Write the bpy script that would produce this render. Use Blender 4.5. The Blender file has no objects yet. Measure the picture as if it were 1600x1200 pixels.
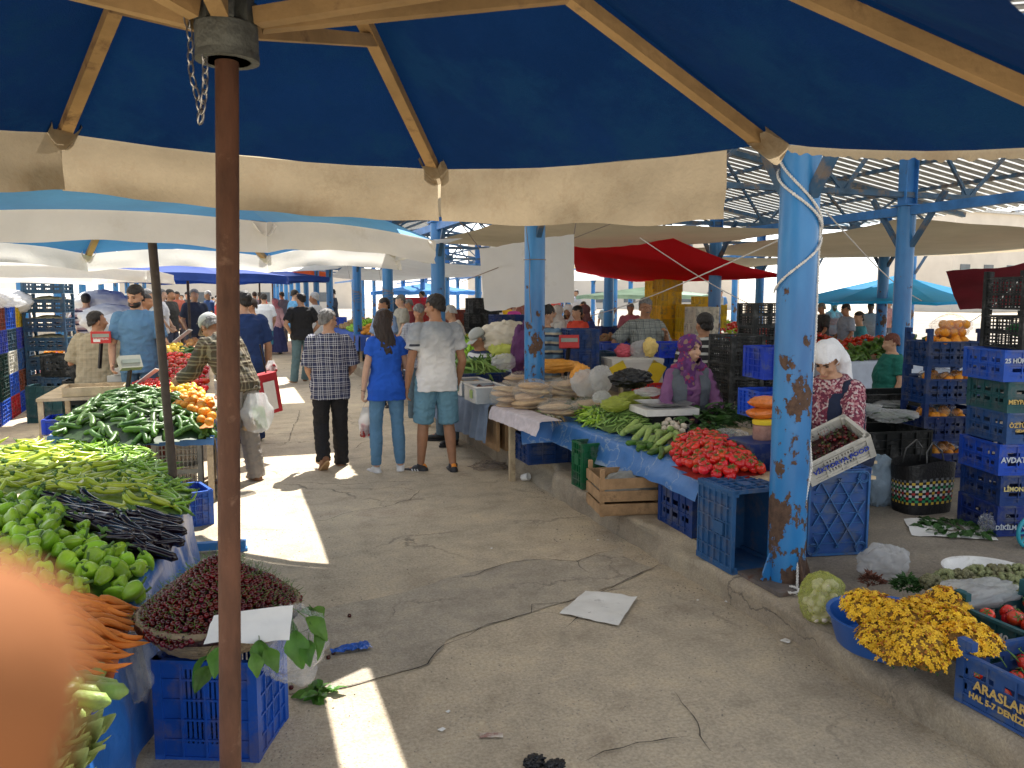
import bpy, bmesh, math, random
from math import sin, cos, pi, radians, sqrt, atan, atan2, tan, exp, hypot
from mathutils import Vector, Matrix, Euler, noise

R = random.Random(11)
V = Vector
sc = bpy.context.scene
COL = sc.collection

# ------------------------------------------------------------------ camera model (used to measure where things stand)
FPX = 1256.0
YAW = radians(19.3)
PIT = atan(137 / FPX)
CAMP = V((0, 0, 1.7))
FW = V((sin(YAW) * cos(PIT), cos(YAW) * cos(PIT), -sin(PIT)))
RT = V((cos(YAW), -sin(YAW), 0))
UPV = RT.cross(FW)
FH = V((sin(YAW), cos(YAW), 0))

def ray(px, py):
    return FW * FPX + RT * (px - 800) + UPV * (600 - py)

def G(px, py, z=0.0):
    """world point where the sight line meets the level z"""
    d = ray(px, py)
    return CAMP + d * ((z - CAMP.z) / d.z)

def D(px, py, dist):
    """world point at a horizontal forward distance"""
    d = ray(px, py)
    return CAMP + d * (dist / d.dot(FH))

def zp(y):
    """level of the raised market platform"""
    t = min(1, max(0, (y - 2.6) / 4.2))
    return 0.15 + 0.07 * t * t * (3 - 2 * t)

# ------------------------------------------------------------------ object bookkeeping
def link(o, parent=None):
    COL.objects.link(o)
    if parent is not None:
        o.parent = parent
    return o

def tag(o, label=None, cat=None, group=None, kind=None):
    if label: o['label'] = label
    if cat: o['category'] = cat
    if group: o['group'] = group
    if kind: o['kind'] = kind
    return o

def empty(name, loc, rz=0, label=None, cat=None, group=None):
    o = bpy.data.objects.new(name, None)
    o.empty_display_size = 0.1
    o.location = loc
    o.rotation_euler = (0, 0, rz)
    link(o)
    return tag(o, label, cat, group)

def copy_tree(o, parent=None, loc=None, rot=None, label=None, group=None, scale=None):
    c = o.copy()
    COL.objects.link(c)
    c.parent = parent
    if loc is not None: c.location = loc
    if rot is not None: c.rotation_euler = rot if hasattr(rot, '__len__') else (0, 0, rot)
    if scale is not None: c.scale = (scale, scale, scale) if not hasattr(scale, '__len__') else scale
    if label: c['label'] = label
    if group: c['group'] = group
    for ch in list(CH.get(o, [])):
        k = copy_tree(ch, c)
        CH.setdefault(c, []).append(k)
    return c
CH = {}

# ------------------------------------------------------------------ materials
MC = {}
def nd(nt, t, **kw):
    n = nt.nodes.new(t)
    for k, v in kw.items():
        setattr(n, k, v)
    return n

def M(name, col, rough=0.6, var=0.18, scale=6, bump=0.0, bscale=None, spec=0.4, metal=0, trans=0.0, tcol=None,
      inst=0.0, dirt=None, dscale=3, damt=0.5, alpha=1.0, coat=0.0, glass=0.0, col2=None, sss=0.0, stretch=None, detail=6):
    if name in MC: return MC[name]
    m = bpy.data.materials.new(name)
    m.use_nodes = True
    nt = m.node_tree
    nt.nodes.clear()
    out = nd(nt, 'ShaderNodeOutputMaterial')
    L = nt.links.new
    tc = nd(nt, 'ShaderNodeTexCoord')
    vec = tc.outputs['Object']
    if inst > 0:
        oi = nd(nt, 'ShaderNodeObjectInfo')
        ad = nd(nt, 'ShaderNodeVectorMath', operation='ADD')
        ml = nd(nt, 'ShaderNodeMath', operation='MULTIPLY'); ml.inputs[1].default_value = 37.0
        L(oi.outputs['Random'], ml.inputs[0]); L(vec, ad.inputs[0]); L(ml.outputs[0], ad.inputs[1])
        vec = ad.outputs[0]
    if stretch:
        mp = nd(nt, 'ShaderNodeMapping'); mp.inputs['Scale'].default_value = stretch
        L(vec, mp.inputs[0]); vec = mp.outputs[0]
    nz = nd(nt, 'ShaderNodeTexNoise')
    nz.inputs['Scale'].default_value = scale; nz.inputs['Detail'].default_value = detail; nz.inputs['Roughness'].default_value = 0.62
    L(vec, nz.inputs['Vector'])
    cr = nd(nt, 'ShaderNodeValToRGB')
    c2 = col2 if col2 else tuple(min(1, c * (1 + var)) for c in col)
    c1 = tuple(c * (1 - var) for c in col)
    cr.color_ramp.elements[0].position = 0.32; cr.color_ramp.elements[1].position = 0.68
    cr.color_ramp.elements[0].color = (*c1, 1); cr.color_ramp.elements[1].color = (*c2, 1)
    L(nz.outputs['Fac'], cr.inputs[0])
    c = cr.outputs[0]
    if inst > 0:
        hs = nd(nt, 'ShaderNodeHueSaturation')
        mr = nd(nt, 'ShaderNodeMapRange'); mr.inputs[3].default_value = 1 - inst; mr.inputs[4].default_value = 1 + inst
        L(oi.outputs['Random'], mr.inputs[0]); L(mr.outputs[0], hs.inputs['Value'])
        mr2 = nd(nt, 'ShaderNodeMapRange'); mr2.inputs[3].default_value = 0.5 - inst * 0.05; mr2.inputs[4].default_value = 0.5 + inst * 0.05
        fr = nd(nt, 'ShaderNodeMath', operation='FRACT'); m7 = nd(nt, 'ShaderNodeMath', operation='MULTIPLY'); m7.inputs[1].default_value = 7.3
        L(oi.outputs['Random'], m7.inputs[0]); L(m7.outputs[0], fr.inputs[0]); L(fr.outputs[0], mr2.inputs[0]); L(mr2.outputs[0], hs.inputs['Hue'])
        L(c, hs.inputs['Color']); c = hs.outputs[0]
    if dirt:
        n2 = nd(nt, 'ShaderNodeTexNoise'); n2.inputs['Scale'].default_value = dscale; n2.inputs['Detail'].default_value = 8; n2.inputs['Roughness'].default_value = 0.7
        L(tc.outputs['Object'], n2.inputs['Vector'])
        r2 = nd(nt, 'ShaderNodeValToRGB'); r2.color_ramp.elements[0].position = 1 - damt; r2.color_ramp.elements[1].position = min(1, 1 - damt + 0.12)
        L(n2.outputs['Fac'], r2.inputs[0])
        mx = nd(nt, 'ShaderNodeMix', data_type='RGBA')
        L(r2.outputs[0], mx.inputs[0]); L(c, mx.inputs[6]); mx.inputs[7].default_value = (*dirt, 1)
        c = mx.outputs[2]
    bs = nd(nt, 'ShaderNodeBsdfPrincipled')
    L(c, bs.inputs['Base Color'])
    bs.inputs['Roughness'].default_value = rough
    bs.inputs['Metallic'].default_value = metal
    bs.inputs['Specular IOR Level'].default_value = spec
    bs.inputs['Coat Weight'].default_value = coat
    bs.inputs['Coat Roughness'].default_value = 0.1
    if sss:
        bs.inputs['Subsurface Weight'].default_value = sss
        bs.inputs['Subsurface Radius'].default_value = (0.02, 0.008, 0.004)
    if bump > 0:
        nb = nd(nt, 'ShaderNodeTexNoise'); nb.inputs['Scale'].default_value = bscale or scale * 4; nb.inputs['Detail'].default_value = 5
        L(vec, nb.inputs['Vector'])
        bp = nd(nt, 'ShaderNodeBump'); bp.inputs['Strength'].default_value = bump; bp.inputs['Distance'].default_value = 0.02
        L(nb.outputs['Fac'], bp.inputs['Height']); L(bp.outputs[0], bs.inputs['Normal'])
    s = bs.outputs[0]
    if trans > 0:
        tr = nd(nt, 'ShaderNodeBsdfTranslucent')
        if tcol: tr.inputs[0].default_value = (*tcol, 1)
        else: L(c, tr.inputs[0])
        mx = nd(nt, 'ShaderNodeMixShader'); mx.inputs[0].default_value = trans
        L(s, mx.inputs[1]); L(tr.outputs[0], mx.inputs[2]); s = mx.outputs[0]
    if alpha < 1:
        tp = nd(nt, 'ShaderNodeBsdfTransparent')
        mx = nd(nt, 'ShaderNodeMixShader'); mx.inputs[0].default_value = alpha
        L(tp.outputs[0], mx.inputs[1]); L(s, mx.inputs[2]); s = mx.outputs[0]
    L(s, out.inputs[0])
    MC[name] = m
    return m

# ------------------------------------------------------------------ mesh builder
class MB:
    def __init__(self):
        self.v = []; self.f = []; self.mi = []; self.cur = 0
    def mat(self, i): self.cur = i; return self
    def add(self, vs, fs):
        n = len(self.v)
        self.v += [tuple(p) for p in vs]
        self.f += [tuple(i + n for i in f) for f in fs]
        self.mi += [self.cur] * len(fs)
        return self
    def box(self, c, s, rot=None):
        x, y, z = s[0] / 2, s[1] / 2, s[2] / 2
        vs = [V((a * x, b * y, e * z)) for e in (-1, 1) for b in (-1, 1) for a in (-1, 1)]
        if rot is not None:
            r = rot if isinstance(rot, Matrix) else Euler(rot).to_matrix()
            vs = [r @ p for p in vs]
        c = V(c)
        return self.add([p + c for p in vs], [(0, 2, 3, 1), (4, 5, 7, 6), (0, 1, 5, 4), (1, 3, 7, 5), (3, 2, 6, 7), (2, 0, 4, 6)])
    def bar(self, p, q, w, h=None, up=V((0, 0, 1))):
        p, q = V(p), V(q); h = h or w
        d = (q - p); L = d.length; d.normalize()
        s = d.cross(up)
        if s.length < 1e-3: s = d.cross(V((1, 0, 0)))
        s.normalize(); u = s.cross(d)
        m = Matrix((s, d, u)).transposed()
        return self.box((p + q) / 2, (w, L, h), m)
    def tube(self, pts, r, seg=8, caps=True, closed=False):
        pts = [V(p) for p in pts]; n = len(pts)
        rs = r if hasattr(r, '__len__') else [r] * n
        vs = []; fs = []
        t0 = (pts[1] - pts[0]).normalized()
        a = t0.orthogonal().normalized()
        for i in range(n):
            t = (pts[min(i + 1, n - 1)] - pts[max(i - 1, 0)])
            if closed: t = pts[(i + 1) % n] - pts[i - 1]
            t.normalize()
            a = (a - t * a.dot(t))
            if a.length < 1e-6: a = t.orthogonal()
            a.normalize(); b = t.cross(a)
            for k in range(seg):
                th = 2 * pi * k / seg
                vs.append(pts[i] + (a * cos(th) + b * sin(th)) * rs[i])
        for i in range(n if closed else n - 1):
            j = (i + 1) % n
            for k in range(seg):
                k2 = (k + 1) % seg
                fs.append((i * seg + k, i * seg + k2, j * seg + k2, j * seg + k))
        if caps and not closed:
            fs.append(tuple(range(seg))[::-1]); fs.append(tuple((n - 1) * seg + k for k in range(seg)))
        return self.add(vs, fs)
    def lathe(self, prof, seg=20, m=None):
        vs = []; fs = []
        for (r, z) in prof:
            for k in range(seg):
                th = 2 * pi * k / seg
                vs.append(V((r * cos(th), r * sin(th), z)))
        for i in range(len(prof) - 1):
            for k in range(seg):
                k2 = (k + 1) % seg
                fs.append((i * seg + k, i * seg + k2, (i + 1) * seg + k2, (i + 1) * seg + k))
        if prof[0][0] > 1e-5: fs.append(tuple(range(seg))[::-1])
        if prof[-1][0] > 1e-5: fs.append(tuple((len(prof) - 1) * seg + k for k in range(seg)))
        if m is not None: vs = [m @ p for p in vs]
        return self.add(vs, fs)
    def ell(self, c, r, rot=None, seg=12, rings=8, fn=None):
        c = V(c); vs = []; fs = []
        r = r if hasattr(r, '__len__') else (r, r, r)
        mt = None
        if rot is not None: mt = rot if isinstance(rot, Matrix) else Euler(rot).to_matrix()
        vs.append(V((0, 0, -1)))
        for i in range(1, rings):
            ph = -pi / 2 + pi * i / rings
            for k in range(seg):
                th = 2 * pi * k / seg
                vs.append(V((cos(ph) * cos(th), cos(ph) * sin(th), sin(ph))))
        vs.append(V((0, 0, 1)))
        if fn: vs = [fn(p) for p in vs]
        vs = [V((p.x * r[0], p.y * r[1], p.z * r[2])) for p in vs]
        if mt is not None: vs = [mt @ p for p in vs]
        vs = [p + c for p in vs]
        for k in range(seg):
            fs.append((0, 1 + (k + 1) % seg, 1 + k))
        for i in range(rings - 2):
            for k in range(seg):
                a = 1 + i * seg + k; b = 1 + i * seg + (k + 1) % seg
                fs.append((a, b, b + seg, a + seg))
        n = len(vs) - 1; o = 1 + (rings - 2) * seg
        for k in range(seg):
            fs.append((n, o + k, o + (k + 1) % seg))
        return self.add(vs, fs)
    def grid(self, nu, nv, fn):
        vs = [fn(i / nu, j / nv) for j in range(nv + 1) for i in range(nu + 1)]
        fs = [(j * (nu + 1) + i, j * (nu + 1) + i + 1, (j + 1) * (nu + 1) + i + 1, (j + 1) * (nu + 1) + i) for j in range(nv) for i in range(nu)]
        return self.add(vs, fs)
    def poly(self, pts): return self.add(pts, [tuple(range(len(pts)))])
    def mesh(self, name, mats, smooth=False, ang=None):
        me = bpy.data.meshes.new(name)
        me.from_pydata(self.v, [], self.f)
        for m in (mats if isinstance(mats, (list, tuple)) else [mats]): me.materials.append(m)
        if any(self.mi): me.polygons.foreach_set('material_index', self.mi)
        if smooth: me.polygons.foreach_set('use_smooth', [True] * len(self.f))
        me.update()
        if smooth and ang:
            try: me.set_sharp_from_angle(angle=radians(ang))
            except Exception: pass
        return me
    def build(self, name, mats, parent=None, smooth=False, ang=None, loc=None, rot=None, label=None, cat=None, group=None, kind=None):
        o = bpy.data.objects.new(name, self.mesh(name, mats, smooth, ang))
        link(o, parent)
        if parent is not None: CH.setdefault(parent, []).append(o)
        if loc is not None: o.location = loc
        if rot is not None: o.rotation_euler = rot if hasattr(rot, '__len__') else (0, 0, rot)
        return tag(o, label, cat, group, kind)

def inst(name, me, loc, rot=(0, 0, 0), scale=1.0, parent=None, label=None, cat=None, group=None):
    o = bpy.data.objects.new(name, me)
    o.location = loc; o.rotation_euler = rot if hasattr(rot, '__len__') else (0, 0, rot)
    o.scale = scale if hasattr(scale, '__len__') else (scale,) * 3
    link(o, parent)
    if parent is not None: CH.setdefault(parent, []).append(o)
    return tag(o, label, cat, group)

def nz3(p, s=1.0, o=0.0): return noise.noise(V((p[0] * s + o, p[1] * s - o, p[2] * s + 2 * o)))

def lettering(txt, size, mat, parent, loc, rot, name='lettering', ext=0.001, sx=1.0, bold=0.0):
    cu = bpy.data.curves.new(name, 'FONT')
    cu.body = txt; cu.size = size; cu.extrude = ext; cu.align_x = 'CENTER'; cu.align_y = 'CENTER'; cu.offset = bold
    cu.resolution_u = 2
    t = bpy.data.objects.new('tmp_text', cu); COL.objects.link(t)
    bpy.context.view_layer.update()
    me = bpy.data.meshes.new_from_object(t.evaluated_get(bpy.context.evaluated_depsgraph_get()))
    bpy.data.objects.remove(t)
    me.materials.clear(); me.materials.append(mat)
    o = bpy.data.objects.new(name, me)
    link(o, parent)
    CH.setdefault(parent, []).append(o)
    o.location = loc; o.rotation_euler = rot; o.scale = (sx, 1, 1)
    return o

# ------------------------------------------------------------------ common materials
def setup_mats():
    M('wood_light', (0.42, 0.27, 0.12), .65, .3, 3, .25, 30, stretch=(1, 1, 1), dirt=(.2, .12, .06), dscale=6, damt=.42)
    M('wood_crate', (0.36, 0.22, 0.11), .75, .3, 8, .3, 40, dirt=(.14, .09, .05), dscale=5, damt=.45)
    M('wood_pale', (0.52, 0.41, 0.26), .75, .22, 8, .3, 40, dirt=(.25, .17, .1), dscale=5, damt=.42)
    M('metal_grey', (0.22, 0.23, 0.22), .45, .2, 12, .1, metal=.6)
    M('steel', (0.5, 0.5, 0.5), .3, .1, 12, 0, metal=.9)
    M('black_plastic', (0.01, 0.01, 0.012), .45, .3, 9, spec=.25)
    M('paper_white', (0.78, 0.77, 0.74), .8, .06, 9, .2, 12)
    M('white_plastic', (0.72, 0.71, 0.68), .45, .12, 9, .1, dirt=(.42, .38, .3), dscale=5, damt=.4)
    M('plastic_film', (0.8, 0.82, 0.83), .18, .1, 9, .6, 25, alpha=.42, trans=.3, spec=.8)
    M('plastic_film_thin', (0.8, 0.82, 0.83), .15, .1, 9, .8, 22, alpha=.22, spec=.9)
    M('bag_white', (0.78, 0.79, 0.79), .22, .1, 9, .9, 28, trans=.45, alpha=.5, spec=.7)
    M('bag_blue', (0.3, 0.4, 0.5), .25, .1, 9, .9, 18, trans=.3, alpha=.8)
    M('bag_black', (0.01, 0.01, 0.012), .25, .2, 9, .6, 20)
    M('cable', (0.25, 0.2, 0.16), .6, .2, 9)
    M('rope', (0.72, 0.7, 0.66), .8, .2, 60, .5, 120)
SKY = 0.25; SUN = 11.0
setup_mats()
# ================================================================== camera, sky, sun
cam = bpy.data.cameras.new('camera'); camo = bpy.data.objects.new('camera', cam); link(camo)
camo.location = CAMP
camo.rotation_euler = (pi / 2 - PIT, 0, -YAW)
cam.sensor_width = 6.2; cam.lens = 6.2 * FPX / 1600
cam.clip_start = 0.01; cam.clip_end = 2000
cam.dof.use_dof = True; cam.dof.focus_distance = 5.0; cam.dof.aperture_fstop = 2.2
sc.camera = camo

SUN_AZ = YAW + radians(8); SUN_EL = radians(57)
w = bpy.data.worlds.new('World'); sc.world = w; w.use_nodes = True
nt = w.node_tree
bg = nt.nodes['Background']
sk = nt.nodes.new('ShaderNodeTexSky'); sk.sky_type = 'NISHITA'; sk.sun_disc = False
sk.sun_elevation = SUN_EL; sk.sun_rotation = SUN_AZ; sk.air_density = 1.0; sk.dust_density = .6; sk.ozone_density = 1.0
hsn = nt.nodes.new('ShaderNodeHueSaturation'); hsn.inputs['Saturation'].default_value = .3; hsn.inputs['Value'].default_value = 1.25
nt.links.new(sk.outputs[0], hsn.inputs['Color']); nt.links.new(hsn.outputs[0], bg.inputs[0]); bg.inputs[1].default_value = SKY
sd = bpy.data.lights.new('sun', 'SUN'); sd.energy = SUN; sd.angle = radians(.55); sd.color = (1, .95, .88)
so = bpy.data.objects.new('sun', sd); link(so)
sdir = V((sin(SUN_AZ) * cos(SUN_EL), cos(SUN_AZ) * cos(SUN_EL), sin(SUN_EL)))
so.rotation_euler = sdir.to_track_quat('Z', 'Y').to_euler(); so.location = (0, 0, 30)
sc.view_settings.view_transform = 'Standard'; sc.view_settings.look = 'None'; sc.view_settings.exposure = 0
sc.cycles.max_bounces = 8; sc.cycles.transparent_max_bounces = 12; sc.cycles.diffuse_bounces = 5
sc.cycles.use_denoising = True
sc.cycles.sample_clamp_indirect = 6

# ================================================================== ground
def ground_mat(name, base, dark, pale, scale=1.0, pebble=.5):
    m = bpy.data.materials.new(name); m.use_nodes = True; nt = m.node_tree; nt.nodes.clear(); L = nt.links.new
    out = nd(nt, 'ShaderNodeOutputMaterial'); bs = nd(nt, 'ShaderNodeBsdfPrincipled'); L(bs.outputs[0], out.inputs[0])
    tc = nd(nt, 'ShaderNodeTexCoord')
    def noi(s, det=6, ro=.6, dist=0):
        n = nd(nt, 'ShaderNodeTexNoise'); n.inputs['Scale'].default_value = s; n.inputs['Detail'].default_value = det
        n.inputs['Roughness'].default_value = ro; n.inputs['Distortion'].default_value = dist; L(tc.outputs['Object'], n.inputs['Vector']); return n
    def ramp(fac, stops):
        r = nd(nt, 'ShaderNodeValToRGB'); e = r.color_ramp.elements
        e[0].position, e[0].color = stops[0][0], (*stops[0][1], 1); e[1].position, e[1].color = stops[-1][0], (*stops[-1][1], 1)
        for p, c in stops[1:-1]:
            x = e.new(p); x.color = (*c, 1)
        L(fac, r.inputs[0]); return r.outputs[0]
    def mix(f, a, b, mode='MIX'):
        x = nd(nt, 'ShaderNodeMix', data_type='RGBA', blend_type=mode)
        if hasattr(f, 'node'): L(f, x.inputs[0])
        else: x.inputs[0].default_value = f
        L(a, x.inputs[6]) if hasattr(a, 'node') else setattr(x.inputs[6], 'default_value', (*a, 1))
        L(b, x.inputs[7]) if hasattr(b, 'node') else setattr(x.inputs[7], 'default_value', (*b, 1))
        return x.outputs[2]
    big = noi(.45 * scale, 4, .55, .4)
    c = ramp(big.outputs['Fac'], [(.3, dark), (.5, base), (.7, pale)])
    mid = noi(3.2 * scale, 8, .7, .2)
    c = mix(.7, c, ramp(mid.outputs['Fac'], [(.3, (.30, .29, .27)), (.5, (.5, .5, .5)), (.72, (.68, .66, .6))]), 'OVERLAY')
    fine = noi(60 * scale, 6, .75)
    c = mix(.75, c, ramp(fine.outputs['Fac'], [(.3, (.28, .27, .25)), (.7, (.7, .7, .7))]), 'OVERLAY')
    # pebbles showing through the worn surface
    vo = nd(nt, 'ShaderNodeTexVoronoi'); vo.inputs['Scale'].default_value = 55 * scale; L(tc.outputs['Object'], vo.inputs['Vector'])
    worn = ramp(noi(1.1 * scale, 5, .6).outputs['Fac'], [(.40, (0, 0, 0)), (.56, (1, 1, 1))])
    peb = ramp(vo.outputs['Distance'], [(.1, (1, 1, 1)), (.32, (0, 0, 0))])
    pm = nd(nt, 'ShaderNodeMath', operation='MULTIPLY'); L(worn, pm.inputs[0]); L(peb, pm.inputs[1])
    vsel = nd(nt, 'ShaderNodeSeparateColor'); L(vo.outputs['Color'], vsel.inputs[0])
    gt = nd(nt, 'ShaderNodeMath', operation='GREATER_THAN'); gt.inputs[1].default_value = 1 - pebble; L(vsel.outputs[0], gt.inputs[0])
    pm2 = nd(nt, 'ShaderNodeMath', operation='MULTIPLY'); L(pm.outputs[0], pm2.inputs[0]); L(gt.outputs[0], pm2.inputs[1])
    pm3 = nd(nt, 'ShaderNodeMath', operation='MULTIPLY'); L(pm2.outputs[0], pm3.inputs[0]); pm3.inputs[1].default_value = .85
    pc = mix(vsel.outputs[1], (.46, .40, .32), (.22, .2, .18))
    c = mix(pm3.outputs[0], c, pc)
    # stains
    st = ramp(noi(1.7 * scale, 7, .65, 1.2).outputs['Fac'], [(.6, (0, 0, 0)), (.72, (.55, .55, .55))])
    c = mix(st, c, tuple(x * .55 for x in dark))
    # hairline cracks
    wp = noi(2.2 * scale, 5, .65)
    dv = nd(nt, 'ShaderNodeMix', data_type='VECTOR'); dv.inputs[0].default_value = .28; L(tc.outputs['Object'], dv.inputs[4]); L(wp.outputs['Color'], dv.inputs[5])
    ve = nd(nt, 'ShaderNodeTexVoronoi'); ve.feature = 'DISTANCE_TO_EDGE'; ve.inputs['Scale'].default_value = .9 * scale; L(dv.outputs[1], ve.inputs['Vector'])
    ck = ramp(ve.outputs['Distance'], [(0.0, (1, 1, 1)), (.010, (0, 0, 0))])
    cm = ramp(noi(.8 * scale, 3, .5).outputs['Fac'], [(.5, (0, 0, 0)), (.6, (.7, .7, .7))])
    cx = nd(nt, 'ShaderNodeMath', operation='MULTIPLY'); L(ck, cx.inputs[0]); L(cm, cx.inputs[1])
    c = mix(cx.outputs[0], c, (.07, .06, .05))
    L(c, bs.inputs['Base Color'])
    bs.inputs['Roughness'].default_value = .8
    h = nd(nt, 'ShaderNodeMath', operation='ADD'); L(fine.outputs['Fac'], h.inputs[0])
    h2 = nd(nt, 'ShaderNodeMath', operation='MULTIPLY'); h2.inputs[1].default_value = 1.3; L(pm2.outputs[0], h2.inputs[0]); L(h2.outputs[0], h.inputs[1])
    h3 = nd(nt, 'ShaderNodeMath', operation='SUBTRACT'); L(h.outputs[0], h3.inputs[0]); L(cx.outputs[0], h3.inputs[1])
    h4 = nd(nt, 'ShaderNodeMath', operation='ADD'); L(h3.outputs[0], h4.inputs[0]); L(mid.outputs['Fac'], h4.inputs[1])
    bp = nd(nt, 'ShaderNodeBump'); bp.inputs['Strength'].default_value = .55; bp.inputs['Distance'].default_value = .012
    L(h4.outputs[0], bp.inputs['Height']); L(bp.outputs[0], bs.inputs['Normal'])
    return m

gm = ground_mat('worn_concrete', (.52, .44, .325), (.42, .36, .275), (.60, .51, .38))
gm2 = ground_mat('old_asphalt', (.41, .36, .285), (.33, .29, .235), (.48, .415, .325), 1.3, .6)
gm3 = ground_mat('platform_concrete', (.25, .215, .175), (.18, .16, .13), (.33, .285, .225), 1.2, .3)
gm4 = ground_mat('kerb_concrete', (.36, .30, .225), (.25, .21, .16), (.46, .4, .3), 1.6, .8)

b = MB()
def gz(x, y): return 0.0
xs = [-300, -80, -30] + [-14 + .5 * i for i in range(0, 72)] + [60, 150, 400]
ys = [-60, -20, -4] + [-1 + .5 * i for i in range(0, 80)] + [60, 120, 300, 900]
vs = [(x, y, 0) for y in ys for x in xs]
nx = len(xs)
b.add(vs, [(j * nx + i, j * nx + i + 1, (j + 1) * nx + i + 1, (j + 1) * nx + i) for j in range(len(ys) - 1) for i in range(nx - 1)])
b.build('ground', gm, kind='structure')

# platform with a worn rounded kerb
KX = 2.56
def plat():
    b = MB()
    ys = [-6] + [-2 + .08 * i for i in range(0, 260)] + [20 + i * 2 for i in range(40)]
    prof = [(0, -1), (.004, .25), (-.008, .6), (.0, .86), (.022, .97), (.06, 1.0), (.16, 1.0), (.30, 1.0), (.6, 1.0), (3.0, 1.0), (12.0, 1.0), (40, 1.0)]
    vs = []
    for y in ys:
        for k, (dx, t) in enumerate(prof):
            z = zp(y) * t if t > 0 else -.05
            n = noise.fractal(V((y * 3.1, k * .35, 4)), 1, 2, 5) * .036 if k < 6 else 0
            chip = max(0, noise.noise(V((y * 1.3, 7, k * .25))) - .16) * .26 if 2 <= k <= 5 else 0
            x = KX + dx + n + chip
            if 0 < k < 5: z -= chip * .35
            vs.append((x, y, z))
    n = len(prof)
    b.mat(0)
    for j in range(len(ys) - 1):
        for i in range(n - 1):
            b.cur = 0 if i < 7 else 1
            if j == 0 and i == 0: b.add(vs, [])
            b.f.append((j * n + i, (j + 1) * n + i, (j + 1) * n + i + 1, j * n + i + 1)); b.mi.append(b.cur)
    return b
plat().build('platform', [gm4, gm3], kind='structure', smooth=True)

# darker asphalt repair in the aisle
def rag(pts, step=.09, amp=.025, seed=0):
    out = []
    n = len(pts)
    for i in range(n):
        p, q = pts[i], pts[(i + 1) % n]
        k = max(1, int((q - p).length / step))
        for t in range(k):
            a = p.lerp(q, t / k)
            out.append(V((a.x + amp * nz3(a, 6, seed), a.y + amp * nz3(a, 6, seed + 9), a.z)))
    return out
pp = [(478, 1085), (590, 1060), (670, 1038), (700, 1000), (765, 975), (830, 957), (885, 940), (960, 915), (1022, 887),
      (975, 870), (970, 855), (900, 876), (825, 874), (770, 886), (690, 905), (635, 925), (510, 950), (400, 975), (330, 1010), (330, 1070), (400, 1090)]
bm_ = MB()
pts = rag([G(x, y, .004) for x, y in pp])
o = MB().poly(pts).build('asphalt_patch', gm2, kind='structure')

# cracks following the ones in the paving
CRK = [
 [(478, 814), (510, 813), (540, 801), (600, 792), (640, 780), (652, 770), (657, 764)],
 [(520, 757), (545, 763), (590, 764), (608, 761), (630, 762), (655, 768)],
 [(478, 1087), (540, 1072), (590, 1060), (640, 1047), (670, 1036), (690, 1010), (720, 997), (765, 975), (800, 966), (830, 957), (832, 944), (885, 940), (930, 928), (960, 915), (990, 900), (1022, 887), (1035, 879)],
 [(690, 905), (740, 899), (770, 887), (800, 877), (850, 873), (900, 877), (930, 866), (968, 857)],
 [(1050, 1080), (1075, 1105), (1090, 1130), (1094, 1150), (1110, 1172), (1135, 1190)],
 [(905, 1190), (945, 1175), (1000, 1160), (1050, 1153), (1094, 1150)],
 [(438, 697), (452, 688), (458, 665), (466, 655), (468, 640)],
 [(552, 703), (565, 692), (580, 688), (572, 672), (560, 660)],
 [(880, 985), (905, 965), (925, 955), (938, 960), (940, 975)],
 [(420, 1010), (480, 985), (520, 955)], [(895, 870), (905, 884), (920, 895), (942, 890)],
]
crm = M('crack_dark', (.035, .03, .025), .95, .3, 20)
b = MB()
for c in CRK:
    pts = []
    for i in range(len(c) - 1):
        p, q = G(*c[i], .0075), G(*c[i + 1], .0075)
        k = max(1, int((q - p).length / .035))
        for t in range(k): pts.append(p.lerp(q, t / k))
    pts = [V((p.x + .018 * nz3(p, 9, 3), p.y + .018 * nz3(p, 9, 8), p.z)) for p in pts]
    vs = []
    for i, p in enumerate(pts):
        t = (pts[min(i + 1, len(pts) - 1)] - pts[max(0, i - 1)]).normalized(); s = V((-t.y, t.x, 0))
        wd = (.0008 + .0062 * abs(nz3(p, 22, 5)) + .003 * abs(nz3(p, 3, 2))) * min(1, i / 4, (len(pts) - 1 - i) / 4 + .1)
        vs += [p + s * wd, p - s * wd * .7]
    b.add(vs, [(2 * i, 2 * i + 1, 2 * i + 3, 2 * i + 2) for i in range(len(pts) - 1)])
b.build('paving_crack', crm, kind='structure')

# loose grit along the kerb and over the paving: uncountable
b = MB()
for i in range(3600):
    if R.random() < .45:
        y = R.uniform(2, 12); x = KX - abs(R.gauss(0, .12)) - .01
    else:
        y = R.uniform(1.8, 9); x = R.uniform(-2.2, 2.5)
    s = R.uniform(.0015, .0055)
    b.ell((x, y, s * .4), (s, s * R.uniform(.6, 1), s * .6), (0, 0, R.uniform(0, 6)), 5, 3)
b.build('grit', M('grit', (.33, .29, .23), .9, .5, 3, 0), kind='stuff', label='loose grit and crumbs of concrete along the worn kerb', cat='grit')
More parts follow.
